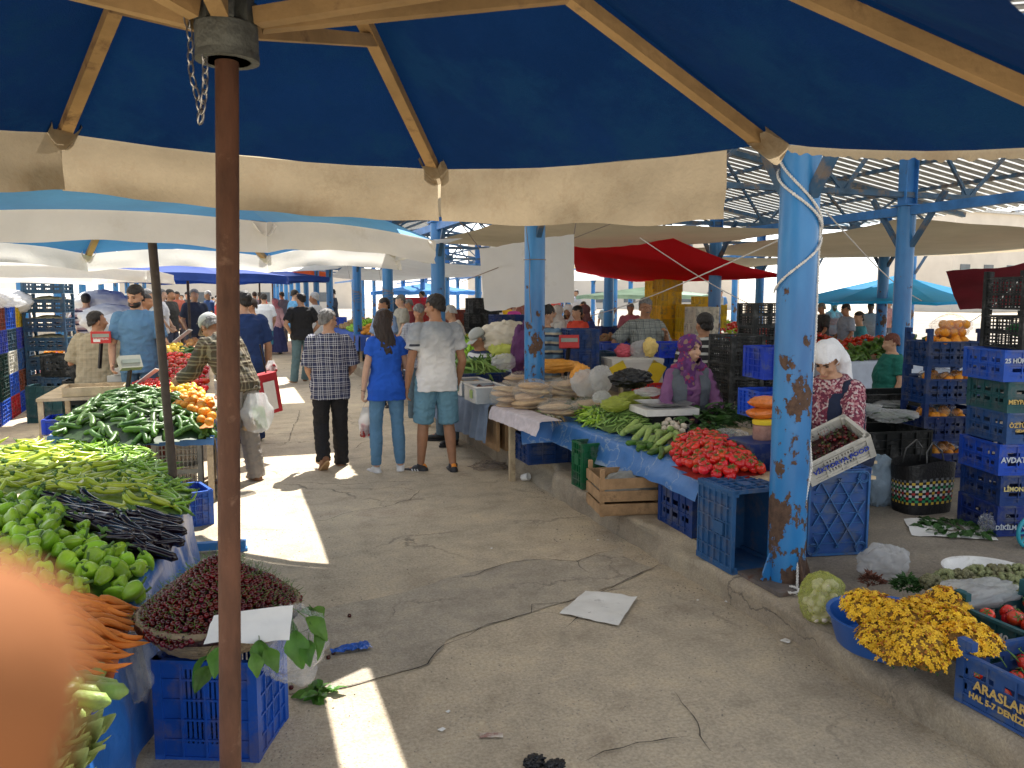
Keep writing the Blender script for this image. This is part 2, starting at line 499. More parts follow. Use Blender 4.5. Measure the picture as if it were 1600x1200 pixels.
# ================================================================== blue steel columns
def paint_mat():
    m = bpy.data.materials.new('chipped_blue_paint'); m.use_nodes = True; nt = m.node_tree; nt.nodes.clear(); L = nt.links.new
    out = nd(nt, 'ShaderNodeOutputMaterial'); bs = nd(nt, 'ShaderNodeBsdfPrincipled'); L(bs.outputs[0], out.inputs[0])
    tc = nd(nt, 'ShaderNodeTexCoord')
    def noi(s, det=6, ro=.6, st=(1, 1, 1)):
        mp = nd(nt, 'ShaderNodeMapping'); mp.inputs['Scale'].default_value = st; L(tc.outputs['Object'], mp.inputs[0])
        n = nd(nt, 'ShaderNodeTexNoise'); n.inputs['Scale'].default_value = s; n.inputs['Detail'].default_value = det; n.inputs['Roughness'].default_value = ro
        L(mp.outputs[0], n.inputs['Vector']); return n.outputs['Fac']
    def ramp(fac, stops):
        r = nd(nt, 'ShaderNodeValToRGB'); e = r.color_ramp.elements
        e[0].position, e[0].color = stops[0][0], (*stops[0][1], 1); e[1].position, e[1].color = stops[-1][0], (*stops[-1][1], 1)
        for p, c in stops[1:-1]:
            x = e.new(p); x.color = (*c, 1)
        L(fac, r.inputs[0]); return r.outputs[0]
    blue = ramp(noi(3, 6, .6, (1, 1, .35)), [(.3, (.016, .13, .36)), (.55, (.03, .21, .50)), (.75, (.08, .29, .55))])
    rust = ramp(noi(30, 5, .7), [(.3, (.045, .026, .018)), (.7, (.135, .075, .048))])
    sep = nd(nt, 'ShaderNodeSeparateXYZ'); L(tc.outputs['Object'], sep.inputs[0])
    hz = nd(nt, 'ShaderNodeMapRange'); hz.inputs[1].default_value = .0; hz.inputs[2].default_value = 1.9; hz.inputs[3].default_value = .15; hz.inputs[4].default_value = -.085
    L(sep.outputs[2], hz.inputs[0])
    n = noi(7, 8, .66, (1, 1, .7))
    ad = nd(nt, 'ShaderNodeMath', operation='ADD'); L(n, ad.inputs[0]); L(hz.outputs[0], ad.inputs[1])
    # patchiness
    n2 = noi(2.2, 3, .5); s2 = nd(nt, 'ShaderNodeMapRange'); s2.inputs[3].default_value = -.09; s2.inputs[4].default_value = .11; L(n2, s2.inputs[0])
    a2 = nd(nt, 'ShaderNodeMath', operation='ADD'); L(ad.outputs[0], a2.inputs[0]); L(s2.outputs[0], a2.inputs[1])
    mask = ramp(a2.outputs[0], [(.597, (0, 0, 0)), (.609, (1, 1, 1))])
    mx = nd(nt, 'ShaderNodeMix', data_type='RGBA'); L(mask, mx.inputs[0]); L(blue, mx.inputs[6]); L(rust, mx.inputs[7])
    L(mx.outputs[2], bs.inputs['Base Color'])
    rr = nd(nt, 'ShaderNodeMapRange'); rr.inputs[3].default_value = .3; rr.inputs[4].default_value = .85; L(mask, rr.inputs[0]); L(rr.outputs[0], bs.inputs['Roughness'])
    bp = nd(nt, 'ShaderNodeBump'); bp.inputs['Strength'].default_value = .5; bp.inputs['Distance'].default_value = .004; bp.invert = True
    L(mask, bp.inputs['Height']); L(bp.outputs[0], bs.inputs['Normal'])
    return m
PB = paint_mat()
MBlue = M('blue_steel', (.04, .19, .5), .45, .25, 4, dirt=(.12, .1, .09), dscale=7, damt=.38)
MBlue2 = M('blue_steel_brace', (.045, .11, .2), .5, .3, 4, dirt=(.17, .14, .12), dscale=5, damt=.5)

S = 3.83; X1 = 2.80; X2 = 7.35; Y0 = 3.50
BZ = 2.62  # underside of the beams
def make_column(detail=True):
    root = empty('blue_column', (0, 0, 0))
    b = MB(); b.lathe([(.1, 0), (.1, .3), (.1, 1), (.1, 1.8), (.1, 2.5)], 28)
    b.build('shaft', PB, root, True, 40)
    b = MB(); b.box((0, 0, .011), (.36, .36, .022))
    b.build('base_plate', M('rusty_plate', (.14, .12, .11), .8, .4, 9, .3, dirt=(.12, .06, .04), dscale=9, damt=.5), root)
    b = MB()
    for k in range(4):
        a = pi / 4 + k * pi / 2 if False else k * pi / 2
        d = V((cos(a), sin(a), 0)); t = V((-sin(a), cos(a), 0)) * .005
        p = [d * .098 + V((0, 0, .022)), d * .165 + V((0, 0, .022)), d * .098 + V((0, 0, .2))]
        b.add([q + t for q in p] + [q - t for q in p], [(0, 1, 2), (5, 4, 3), (0, 3, 4, 1), (1, 4, 5, 2), (2, 5, 3, 0)])
    b.build('gusset', PB, root)
    b = MB(); b.box((0, 0, 2.9), (.16, .012, .8)); b.box((.08, 0, 2.9), (.01, .12, .8)); b.box((-.08, 0, 2.9), (.01, .12, .8)); b.box((0, 0, 2.51), (.24, .24, .016))
    b.build('head_post', MBlue, root)
    for s in (-1, 1):
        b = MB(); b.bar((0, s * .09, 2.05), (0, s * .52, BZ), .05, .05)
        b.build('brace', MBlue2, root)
    return root
proto_col = make_column()
def column(x, y, label, first=[True]):
    z = zp(y) if x > 2 else 0.05
    g = 'blue painted steel columns of the market hall'
    if first[0]:
        first[0] = False; o = proto_col; o.location = (x, y, z); o['label'] = label; o['group'] = g; o['category'] = 'column'
    else:
        o = copy_tree(proto_col, None, (x, y, z), (0, 0, R.choice([0, pi])), label, g); o['category'] = 'column'
    return o
column(X1, Y0, 'chipped blue steel column nearest the camera with white rope wound round it')
column(X1, Y0 + S, 'bright blue column behind the flat bread stacks with the white sheet behind it')
column(X1, Y0 + 2 * S, 'blue column just behind the young man in the grey and white t-shirt')
column(X1, Y0 + 3 * S, 'blue column behind the woman in the blue top, wrapped with thin cord')
column(X1, Y0 + 4 * S, 'blue column to the right of the older man in the plaid shirt, cord around it')
lab = ['first', 'second', 'third', 'fourth', 'fifth', 'sixth', 'seventh', 'eighth', 'ninth', 'tenth']
for i in range(9):
    column(X1, Y0 + (5.4 + i) * S, 'far blue column beside the aisle, %s after the plaid-shirted man going away' % lab[i])
r2 = ['blue column with two braces behind the stack of orange crates', 'blue column with diagonal braces right of the red canopy behind the black crates',
      'blue column in front of the red canopy beside the white hanging sheet', 'blue column behind the white hanging sheet near the seated cap man']
for i in range(12):
    y = Y0 + (i + 1) * S + (0 if i < 4 else .4 * S)
    column(X2, y, r2[i] if i < 4 else 'blue column of the inner row behind the stalls, %s beyond the white sheet' % lab[i - 4])
X3 = 11.9; X4 = 16.5
for i in range(12):
    column(X3, Y0 + (i + 1) * S + 1.2, 'slim blue column deep in the hall, %s from the right in the third row' % (lab + ['eleventh', 'twelfth'])[i])
for i in range(9):
    column(X4, Y0 + (i + 2) * S + 1.2, 'slim blue column at the back of the hall, %s from the right in the last row' % lab[i])
XL = -4.18
for i in range(8):
    column(XL, 19.8 + i * S, 'blue column of the opposite hall on the left, %s from the near end' % lab[i])

# ------------------------------------------------------------------ roof trusses and sheets
def beam_y(x, y0, y1, z, label):
    b = MB(); b.box((x, (y0 + y1) / 2, z + .05), (.09, y1 - y0, .1))
    b.build('roof_beam', MBlue, label=label, cat='beam', group='blue beams along the column rows')
beam_y(X1, 1.0, 60, BZ, 'long blue beam on top of the column row beside the aisle')
beam_y(X2, 1.0, 60, BZ, 'long blue beam on top of the inner column row')
beam_y(X3, 4.0, 60, BZ, 'long blue beam on top of the third column row')
beam_y(XL, 18, 60, BZ, 'long blue beam over the left hall columns')
def truss(y, label, x0=X1, x1=X3, grp='blue steel trusses across the hall'):
    b = MB(); n = 5
    root = empty('roof_truss', (0, y, 0), 0, label, 'truss', grp)
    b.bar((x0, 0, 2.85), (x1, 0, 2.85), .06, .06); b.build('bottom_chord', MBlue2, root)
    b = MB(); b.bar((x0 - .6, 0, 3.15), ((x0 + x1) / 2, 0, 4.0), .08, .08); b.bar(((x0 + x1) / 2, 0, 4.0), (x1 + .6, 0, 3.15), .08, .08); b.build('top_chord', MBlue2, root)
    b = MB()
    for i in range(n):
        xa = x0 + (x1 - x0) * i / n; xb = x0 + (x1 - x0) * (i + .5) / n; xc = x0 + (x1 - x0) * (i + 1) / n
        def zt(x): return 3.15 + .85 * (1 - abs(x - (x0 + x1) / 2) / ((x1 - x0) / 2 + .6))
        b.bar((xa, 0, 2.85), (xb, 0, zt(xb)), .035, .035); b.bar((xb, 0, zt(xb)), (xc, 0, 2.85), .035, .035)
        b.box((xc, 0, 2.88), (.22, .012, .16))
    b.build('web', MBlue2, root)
tl = ['nearest the camera above the hanging rope', 'second', 'third', 'fourth', 'fifth', 'sixth', 'seventh', 'eighth', 'ninth', 'tenth', 'eleventh', 'twelfth']
for i in range(10):
    y = Y0 + i * S + (0 if i < 5 else .4 * S)
    truss(y, 'blue roof truss across the hall, %s from the front' % tl[i] if i else 'blue roof truss across the hall ' + tl[0])
# purlins
b = MB()
XM = (X1 + X3) / 2
for k in range(9):
    x = X1 - .3 + (X3 - X1 + .6) * k / 8
    z = 3.22 + .85 * (1 - abs(x - XM) / ((X3 - X1) / 2 + .6))
    b.box((x, 25, z), (.05, 50, .06))
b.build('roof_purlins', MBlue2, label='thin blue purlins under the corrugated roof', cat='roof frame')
# corrugated sheet, ridges run across the hall; pale translucent strips between grey flats
MR1 = M('roof_grey', (.45, .46, .46), .5, .25, 5, dirt=(.2, .16, .12), dscale=3, damt=.4, metal=.3)
MR2 = M('roof_clear', (.7, .72, .72), .5, .15, 5, trans=.3, tcol=(.85, .87, .85))
def roof(xa, za, xb, zb, y0, y1, label):
    b = MB(); y = y0; per = .21
    while y < y1:
        prof = [(0, 0), (.05, 0), (.075, .04), (.13, .04), (.155, 0), (per, 0)]
        for k in range(5):
            p, q = prof[k], prof[k + 1]
            b.cur = 1 if k in (2, 4) else 0
            b.add([(xa, y + p[0], za + p[1]), (xb, y + p[0], zb + p[1]), (xb, y + q[0], zb + q[1]), (xa, y + q[0], za + q[1])], [(0, 1, 2, 3)])
        y += per
    b.build('corrugated_roof', [MR1, MR2], label=label, cat='roof')
roof(X1 - .75, 3.2, XM, 4.1, 1.5, 34, 'corrugated roof slope of the hall on the aisle side')
roof(XM, 4.1, X3 + .8, 3.2, 1.5, 17.0, 'corrugated roof slope of the hall on the far side')
roof(X3 + 1.5, 3.2, X4 + 4, 4.0, 6, 11, 'corrugated roof over the back of the hall')
roof(XL - 6, 4.0, XL + .8, 3.1, 18.5, 55, 'corrugated roof of the opposite hall on the left')

# ================================================================== market umbrellas
MNavy = M('umbrella_navy', (.0035, .0165, .066), .9, .45, 1.6, .5, 220, spec=.05, trans=.05, tcol=(.01, .065, .23), dirt=(.006, .032, .075), dscale=2.4, damt=.52)
MBlueC = M('umbrella_blue', (.05, .24, .52), .75, .2, 1.5, .15, 30, trans=.12, tcol=(.03, .14, .42))
MVal = M('beige_canvas', (.32, .265, .185), .9, .3, 4, .4, 70, trans=.24, tcol=(.52, .42, .28), dirt=(.22, .15, .08), dscale=3.2, damt=.5)
MValW = M('white_canvas', (.74, .72, .68), .85, .08, 3, .25, 40, trans=.4, tcol=(.75, .73, .68), dirt=(.55, .5, .42), dscale=2, damt=.42)
MRustP = M('rusty_pole', (.115, .05, .028), .7, .35, 18, .35, 60, dirt=(.2, .11, .07), dscale=14, damt=.42, stretch=(1, 1, .3))
MDarkP = M('brown_pole', (.075, .055, .045), .55, .3, 10, .2, 50, dirt=(.16, .12, .1), dscale=12, damt=.4)

def umbrella(P, hub_z, apex_z, tips, mats, label, pole_r=.027, pole_bottom=0, val=.2, valrange=None, tilt=V((0, 0, 0)), inner=True, sag=.05, drop=None, group=None, n_strut=True, wood=True, name='market_umbrella'):
    """P: pole foot; tips: rim corner points in world space, in order round the pole"""
    mc, mv, mp = mats
    root = empty(name, P, 0, label, 'umbrella', group)
    O = V(P); apex = V((P[0], P[1], 0)) + tilt + V((0, 0, apex_z))
    hub = V((P[0], P[1], 0)) + tilt * ((hub_z) / apex_z) + V((0, 0, hub_z))
    b = MB(); b.tube([O - O, (hub - O) * .5, apex - O + V((0, 0, -.03))], pole_r, 16)
    b.build('pole', mp, root, True, 40)
    n = len(tips)
    b = MB(); segs = 8; rr = 8
    for k in range(n):
        t0, t1 = tips[k], tips[(k + 1) % n]
        def fn(u, v, t0=t0, t1=t1):
            e = t0.lerp(t1, u)
            mid = (t0 + t1) / 2
            s = 4 * u * (1 - u)
            inward = (V((apex.x, apex.y, e.z)) - e).normalized()
            e = e + (inward * sag * 1.2 * s + V((0, 0, sag * .5 * s)) if drop is None else V((0, 0, -drop * s)))
            p = apex.lerp(e, v)
            p = p + V((0, 0, -sag * s * sin(pi * v) * .9))
            return p + V((0, 0, .006 * nz3(p, 4)))- O
        b.grid(segs, rr, fn)
    can = b.build('canopy', mc, root, True)
    if val:
        for k in range(n):
            t0, t1 = tips[k], tips[(k + 1) % n]
            rng = (0, 1)
            if valrange and k in valrange:
                rng = valrange[k]
                if rng is None: continue
            b = MB()
            def fv(u, v, t0=t0, t1=t1, rng=rng, k=k):
                u2 = rng[0] + (rng[1] - rng[0]) * u
                e = t0.lerp(t1, u2); s = 4 * u2 * (1 - u2)
                inward = (V((apex.x, apex.y, e.z)) - e).normalized()
                p = e + (inward * sag * 1.2 * s + V((0, 0, sag * .5 * s)) if drop is None else V((0, 0, -drop * s)))
                out = -inward
                wav = nz3((u2 * 3 + k * 5, v * 1.2, .3), 1.4) * .035 * v + nz3((u2 * 9 + k * 3, v, 0), 1.3) * .014 * v
                return p + out * (.004 + wav) + V((0, 0, -val * v * (1 + .10 * nz3((u2 * 5, k, 1)))))- O
            b.grid(28, 6, fv)
            b.build('valance', mv, root, True)
    if wood:
        for k in range(n):
            t = tips[k]
            d = (apex - t).normalized()
            b = MB(); b.bar(t - O + V((0, 0, -.03)) + d * .02, apex - O + V((0, 0, -.08)) - d * .05, .04, .034)
            b.build('rib', MC['wood_light'], root)
            if n_strut:
                j = t.lerp(apex, .45) + V((0, 0, -.05))
                dd = (V((j.x, j.y, hub.z)) - hub).normalized()
                b = MB(); b.bar(hub + dd * .075 - O + V((0, 0, .03)), j - O, .036, .036)
                b.build('strut', MC['wood_light'], root)
            # pocket that holds the rib end
            b = MB(); q = V((-d.y, d.x, 0)).normalized()
            e = t - O
            pk = []
            for a in range(9):
                th = pi * 1.15 * (a / 8 - .5) * 1.1
                pk.append(e + q * sin(th) * .05 + V((0, 0, -.055 + (1 - cos(th)) * .03)) + d * (.1 + .012 * sin(a * 2.3)))
            pk2 = [e + q * .052 * (a / 4 - 1) + V((0, 0, -.012 - .05 * sin(pi * a / 8))) for a in range(9)]
            b.add(pk + pk2, [(a, a + 1, a + 10, a + 9) for a in range(8)])
            b.build('rib_pocket', mv, root)
    return root, hub, apex, O

_h, _l = D(354, 75, 1.86), D(360, 1180, 1.86)
_d = (_h - _l) / (_h.z - _l.z)
UP = _l - _d * _l.z; UT = _d * 2.98; UT.z = 0
tipc = [V((*D(95, 207, 3.0).xy, D(95, 207, 3.0).z)), D(684, 264, 3.3), D(1215, 224, 2.4)]
import itertools
c0 = V((UP.x + UT.x, UP.y + UT.y, 0))
def ang(t): return atan2(t.y - c0.y, t.x - c0.x)
a0, a1, a2_ = [ang(t) for t in tipc]
more = []
rr_ = 1.62
aa = a2_
rest = (2 * pi - (a0 - a2_)) / 5
for k in range(1, 5):
    th = a2_ - rest * k
    more.append(V((c0.x + rr_ * cos(th), c0.y + rr_ * sin(th), 2.18)))
more[0] = D(1820, 214, 1.5); more[1] = V((c0.x + 1.9 * cos(a2_ - 1.8), c0.y + 1.9 * sin(a2_ - 1.8), 2.0))
tips1 = tipc + more
U1, hub1, apex1, O1 = umbrella(UP, 2.28, 2.98, tips1, (MNavy, MVal, MRustP),
    'dark blue market umbrella overhead in front with torn beige valance and rusty pole', pole_r=.0255, val=.205,
    valrange={1: (.012, .885), 2: None, 3: None}, tilt=UT, sag=.05, drop=.022)
# frayed remains of the valance on the right-hand side
t0, t1 = tips1[2], tips1[3]
b = MB()
def fr(u, v):
    e = t0.lerp(t1, u); s = 4 * u * (1 - u)
    inward = (V((c0.x, c0.y, e.z)) - e).normalized()
    p = e + V((0, 0, -.022 * s))
    return p + V((0, 0, -v * (.022 + .012 * nz3((u * 40, 0, 0))))) - inward * .004 - O1
b.grid(120, 2, fr); b.build('torn_valance_edge', MVal, U1)
# hub: runner casting with rings and slots
Hc = hub1 - O1
b = MB()
b.lathe([(.031, -.01), (.064, -.01), (.068, -.004), (.068, .055), (.06, .06), (.031, .062)], 28, Matrix.Translation(Hc + V((0, 0, -.04))))
b.lathe([(.046, -.02), (.05, -.02), (.05, -.008), (.046, -.008)], 28, Matrix.Translation(Hc + V((0, 0, -.04))))
b.lathe([(.064, -.02), (.069, -.02), (.069, -.004), (.064, -.004)], 28, Matrix.Translation(Hc + V((0, 0, -.04))))
for k in range(7):
    th = k * 2 * pi / 7 + .25
    b.box(Hc + V((.05 * cos(th), .05 * sin(th), .045)), (.03, .028, .055), (0, 0, th))
b.lathe([(.0275, .05), (.037, .05), (.037, .14), (.0275, .14)], 20, Matrix.Translation(Hc + V((0, 0, -.02))))
b.build('hub', M('cast_grey', (.13, .14, .13), .55, .3, 20, .3, 80, metal=.35), U1, True, 35)
# chain loop hanging from the hub
b = MB()
cam_r = RT
A_ = Hc - cam_r * .078 - FH * .03 + V((0, 0, .03)); B_ = Hc - cam_r * .032 - FH * .05 + V((0, 0, -.05)); C_ = Hc - cam_r * .052 - FH * .04 + V((0, 0, -.2))
chain = [A_.lerp(C_, i / 9) + V((.004 * sin(i), 0, 0)) for i in range(9)] + [C_.lerp(B_, i / 7) + cam_r * .006 * sin(pi * i / 7) for i in range(8)]
for i in range(len(chain) - 1):
    p, q = chain[i], chain[i + 1]
    d = (q - p); m_ = (p + q) / 2; d.normalize(); a = d.orthogonal().normalized(); c_ = d.cross(a)
    s = a if i % 2 else c_
    ring = [m_ + d * .0155 * cos(t * 2 * pi / 12) + s * .007 * sin(t * 2 * pi / 12) for t in range(12)]
    b.tube(ring, .0021, 6, closed=True)
b.build('chain', MC['steel'], U1, True)

# second umbrella further left: sunlit blue top, white valance
def rim(c, r, n, ph, z, tl=0):
    return [V((c.x + r * cos(ph + 2 * pi * k / n), c.y + r * sin(ph + 2 * pi * k / n), z)) for k in range(n)]
PU = G(281, 866, 0.0)
top = D(238, 390, 5.05)
tl = V((top.x - PU.x, top.y - PU.y, 0))
ctr = V((PU.x, PU.y, 0)) + tl
U2 = umbrella((PU.x, PU.y, .02), 2.06, 2.75, rim(ctr, 1.78, 8, radians(20), 2.03), (MBlueC, MValW, MDarkP),
    'blue market umbrella with white valance standing beside the pepper table', pole_r=.027, val=.135, tilt=tl * 1.32, sag=.09, n_strut=False)[0]
# ================================================================== people
def capsule(mb, p, q, r1, r2, seg=12, flat1=False, flat2=False, fl=None):
    """tapered limb between p and q; rounded unless flat; fl=(axis, factor) flattens"""
    p, q = V(p), V(q); d = (q - p); L = d.length
    if L < 1e-5: d = V((0, 0, 1)); L = 1e-5
    d = d.normalized(); a = d.orthogonal().normalized(); c = d.cross(a)
    rings = []
    if not flat1:
        for t in (75, 50, 25): rings.append((p - d * r1 * sin(radians(t)), r1 * cos(radians(t))))
    n = max(2, int(L / .05))
    for i in range(n + 1): rings.append((p + d * L * i / n, r1 + (r2 - r1) * i / n))
    if not flat2:
        for t in (25, 50, 75): rings.append((q + d * r2 * sin(radians(t)), r2 * cos(radians(t))))
    vs = []
    for (o, r) in rings:
        for k in range(seg):
            th = 2 * pi * k / seg
            w = a * cos(th) * r + c * sin(th) * r
            if fl: ax = V(fl[0]); w = w - ax * w.dot(ax) * (1 - fl[1])
            vs.append(o + w)
    fs = []
    for i in range(len(rings) - 1):
        for k in range(seg):
            k2 = (k + 1) % seg
            fs.append((i * seg + k, i * seg + k2, (i + 1) * seg + k2, (i + 1) * seg + k))
    fs.append(tuple(range(seg))[::-1]); fs.append(tuple((len(rings) - 1) * seg + k for k in range(seg)))
    mb.add(vs, fs)

def loft(mb, rings, seg=20):
    """rings: (centre, xaxis, yaxis, rx, ry)"""
    vs = []
    for (c, xa, ya, rx, ry) in rings:
        for k in range(seg):
            th = 2 * pi * k / seg
            cx, sy = cos(th), sin(th)
            e = 2.4
            m = (abs(cx) ** e + abs(sy) ** e) ** (-1 / e)
            vs.append(c + xa * (cx * m * rx) + ya * (sy * m * ry))
    fs = []
    for i in range(len(rings) - 1):
        for k in range(seg):
            k2 = (k + 1) % seg
            fs.append((i * seg + k, i * seg + k2, (i + 1) * seg + k2, (i + 1) * seg + k))
    fs.append(tuple(range(seg))[::-1]); fs.append(tuple((len(rings) - 1) * seg + k for k in range(seg)))
    mb.add(vs, fs)

def remesh(mb, vox, fold=0, ff=9, smooth=2, st=(1, 1, 1), seed=0):
    me = bpy.data.meshes.new('tmp'); me.from_pydata(mb.v, [], mb.f); me.update()
    o = bpy.data.objects.new('tmp', me); COL.objects.link(o)
    md = o.modifiers.new('r', 'REMESH'); md.mode = 'VOXEL'; md.voxel_size = vox; md.use_smooth_shade = True
    if smooth:
        s = o.modifiers.new('s', 'SMOOTH'); s.iterations = smooth; s.factor = .5
    dg = bpy.context.evaluated_depsgraph_get()
    m2 = bpy.data.meshes.new_from_object(o.evaluated_get(dg))
    bpy.data.objects.remove(o); bpy.data.meshes.remove(me)
    if fold:
        n = len(m2.vertices)
        co = [0.0] * (3 * n); nr = [0.0] * (3 * n)
        m2.vertices.foreach_get('co', co); m2.vertices.foreach_get('normal', nr)
        for i in range(0, 3 * n, 3):
            q = V((co[i] * ff * st[0] + seed, co[i + 1] * ff * st[1], co[i + 2] * ff * st[2]))
            k = fold * (1 - abs(noise.noise(q) + .5 * noise.noise(q * 2.1)) * 2.2)
            co[i] += nr[i] * k; co[i + 1] += nr[i + 1] * k; co[i + 2] += nr[i + 2] * k
        m2.vertices.foreach_set('co', co)
    m2.polygons.foreach_set('use_smooth', [True] * len(m2.polygons))
    m2.update()
    return m2

class Pose: pass
def skeleton(P):
    """P: dict of overrides in metres for a 1.70 m figure, facing +Y, feet at z=0"""
    k = dict(hip=V((0, 0, .92)), lean=V((0, .0, 0)), sh=.185, female=False, fat=0.0, hy=0, hp=0, hr=0)
    k.update(P)
    hip = V(k['hip']); lean = V(k['lean'])
    neck = hip + V((0, 0, .54)) + lean
    if lean.length > .12:
        neck = hip + (neck - hip).normalized() * .54
    up = (neck - hip).normalized()
    sx = Euler((0, 0, radians(k.get('twist', 0)))).to_matrix() @ V((1, 0, 0))
    fy = up.cross(sx) * -1
    fy = (V((0, 1, 0)) - up * up.y).normalized(); fy = Euler((0, 0, radians(k.get('twist', 0)))).to_matrix() @ fy
    sx = fy.cross(up)
    k.update(hip=hip, neck=neck, up=up, sx=sx, fy=fy)
    w = k['sh']
    k['S'] = {-1: neck - up * .10 - sx * (w - .024), 1: neck - up * .10 + sx * (w - .024)}
    hx = Euler((0, 0, radians(k.get('htwist', 0)))).to_matrix() @ V((1, 0, 0))
    k['H'] = {-1: hip - hx * .092 - V((0, 0, .03)), 1: hip + hx * .092 - V((0, 0, .03))}
    for s, nm in ((-1, 'l'), (1, 'r')):
        E = k.get('e' + nm, (s * .07, -.02, -.28)); W = k.get('w' + nm, (s * .10, .05, -.53))
        k['E', s] = k['S'][s] + V(E); k['W', s] = k['S'][s] + V(W)
        K = k.get('k' + nm, (s * .01, .02, -.43)); A = k.get('a' + nm, (s * .015, -.01, -.83))
        k['K', s] = k['H'][s] + V(K); k['A', s] = k['H'][s] + V(A)
        k['F', s] = V(k.get('f' + nm, (s * .05, .16, 0))).normalized()   # toe direction
    hd = neck + up * .022 + V((0, 0, .098)) + fy * .024
    k['head'] = hd + V(k.get('hoff', (0, 0, 0)))
    k['hm'] = Euler((radians(k['hp']), radians(k['hr']), radians(k['hy']))).to_matrix()
    return k

def torso_rings(k, off=0, z0=-.09, z1=.56, flare=0, fem=None):
    fem = k['female'] if fem is None else fem
    fat = k['fat']
    if fem: tab = [(-.1, .165, .115, -.012), (-.03, .172, .122, -.012), (.06, .15, .105, 0), (.15, .128, .092, 0), (.24, .138, .102, .01), (.33, .148, .118, .02), (.39, .15, .1, .005), (.44, .135, .082, -.003), (.48, .098, .068, -.008), (.51, .066, .058, -.008), (.545, .052, .05, 0)]
    else: tab = [(-.1, .155, .11, -.01), (-.03, .162, .115, -.008), (.06, .155, .108, 0), (.15, .15, .104, .003), (.24, .16, .11, .008), (.33, .172, .116, .008), (.39, .172, .108, 0), (.44, .155, .088, -.006), (.48, .112, .075, -.01), (.51, .078, .066, -.01), (.545, .06, .058, 0)]
    L = .54
    out = []
    for (t, rx, ry, yo) in tab:
        if t < z0 - 1e-6 or t > z1 + 1e-6: continue
        tt = t / L
        c = k['hip'] + (k['neck'] - k['hip']) * max(tt, 0) + (V((0, 0, t)) if tt < 0 else V((0, 0, 0)))
        curve = sin(pi * min(1, max(0, tt))) * k.get('hunch', 0)
        c = c - k['fy'] * curve + k['fy'] * yo
        f = fat * (1.0 if t < .3 else .4) * (1 if t > -.05 else .6)
        fl = flare * max(0, (.15 - t) / .25)
        out.append((c + k['fy'] * f * .35, k['sx'], k['fy'], rx + off + f * .7 + fl, ry + off + f + fl))
    return out

def hand(mb, w, d, side, curl=.5, seg=6, k=None, grip=False):
    """palm, five fingers, thumb; d: direction of the forearm"""
    d = V(d).normalized()
    fw = V((0, 1, 0)); th = (fw - d * fw.dot(d))
    if th.length < .2: th = V((0, 0, 1)) - d * d.z
    th.normalize()                     # thumb side points forward
    n = d.cross(th) * side             # palm normal (towards the body)
    n = -V((side, 0, 0)) if False else n
    if n.dot(V((-side, 0, 0))) < 0: n = -n
    capsule(mb, w, w + d * .035, .026, .028, 8, fl=(n, .62))
    for i in range(4):
        o = (i - 1.5) * .0185
        base = w + d * .03 - th * o
        capsule(mb, base, base + d * .05, .0135, .0125, 6)
        ln = (.036, .041, .038, .03)[i]
        a = base + d * .055
        c1 = curl * (1.0 + .15 * i)
        d1 = (d * cos(c1) + n * sin(c1)); b_ = a + d1 * ln
        d2 = (d * cos(c1 * 2.1) + n * sin(c1 * 2.1)); c_ = b_ + d2 * ln * .8
        capsule(mb, a, b_, .0105, .0098, 6); capsule(mb, b_, c_, .0095, .008, 6)
    t0 = w + d * .015 + th * .022
    t1 = t0 + (d * .6 + th * .65 + n * .35).normalized() * .036
    t2 = t1 + (d * .85 + th * .1 + n * .45).normalized() * .032
    capsule(mb, t0, t1, .0135, .0115, 6); capsule(mb, t1, t2, .011, .009, 6)

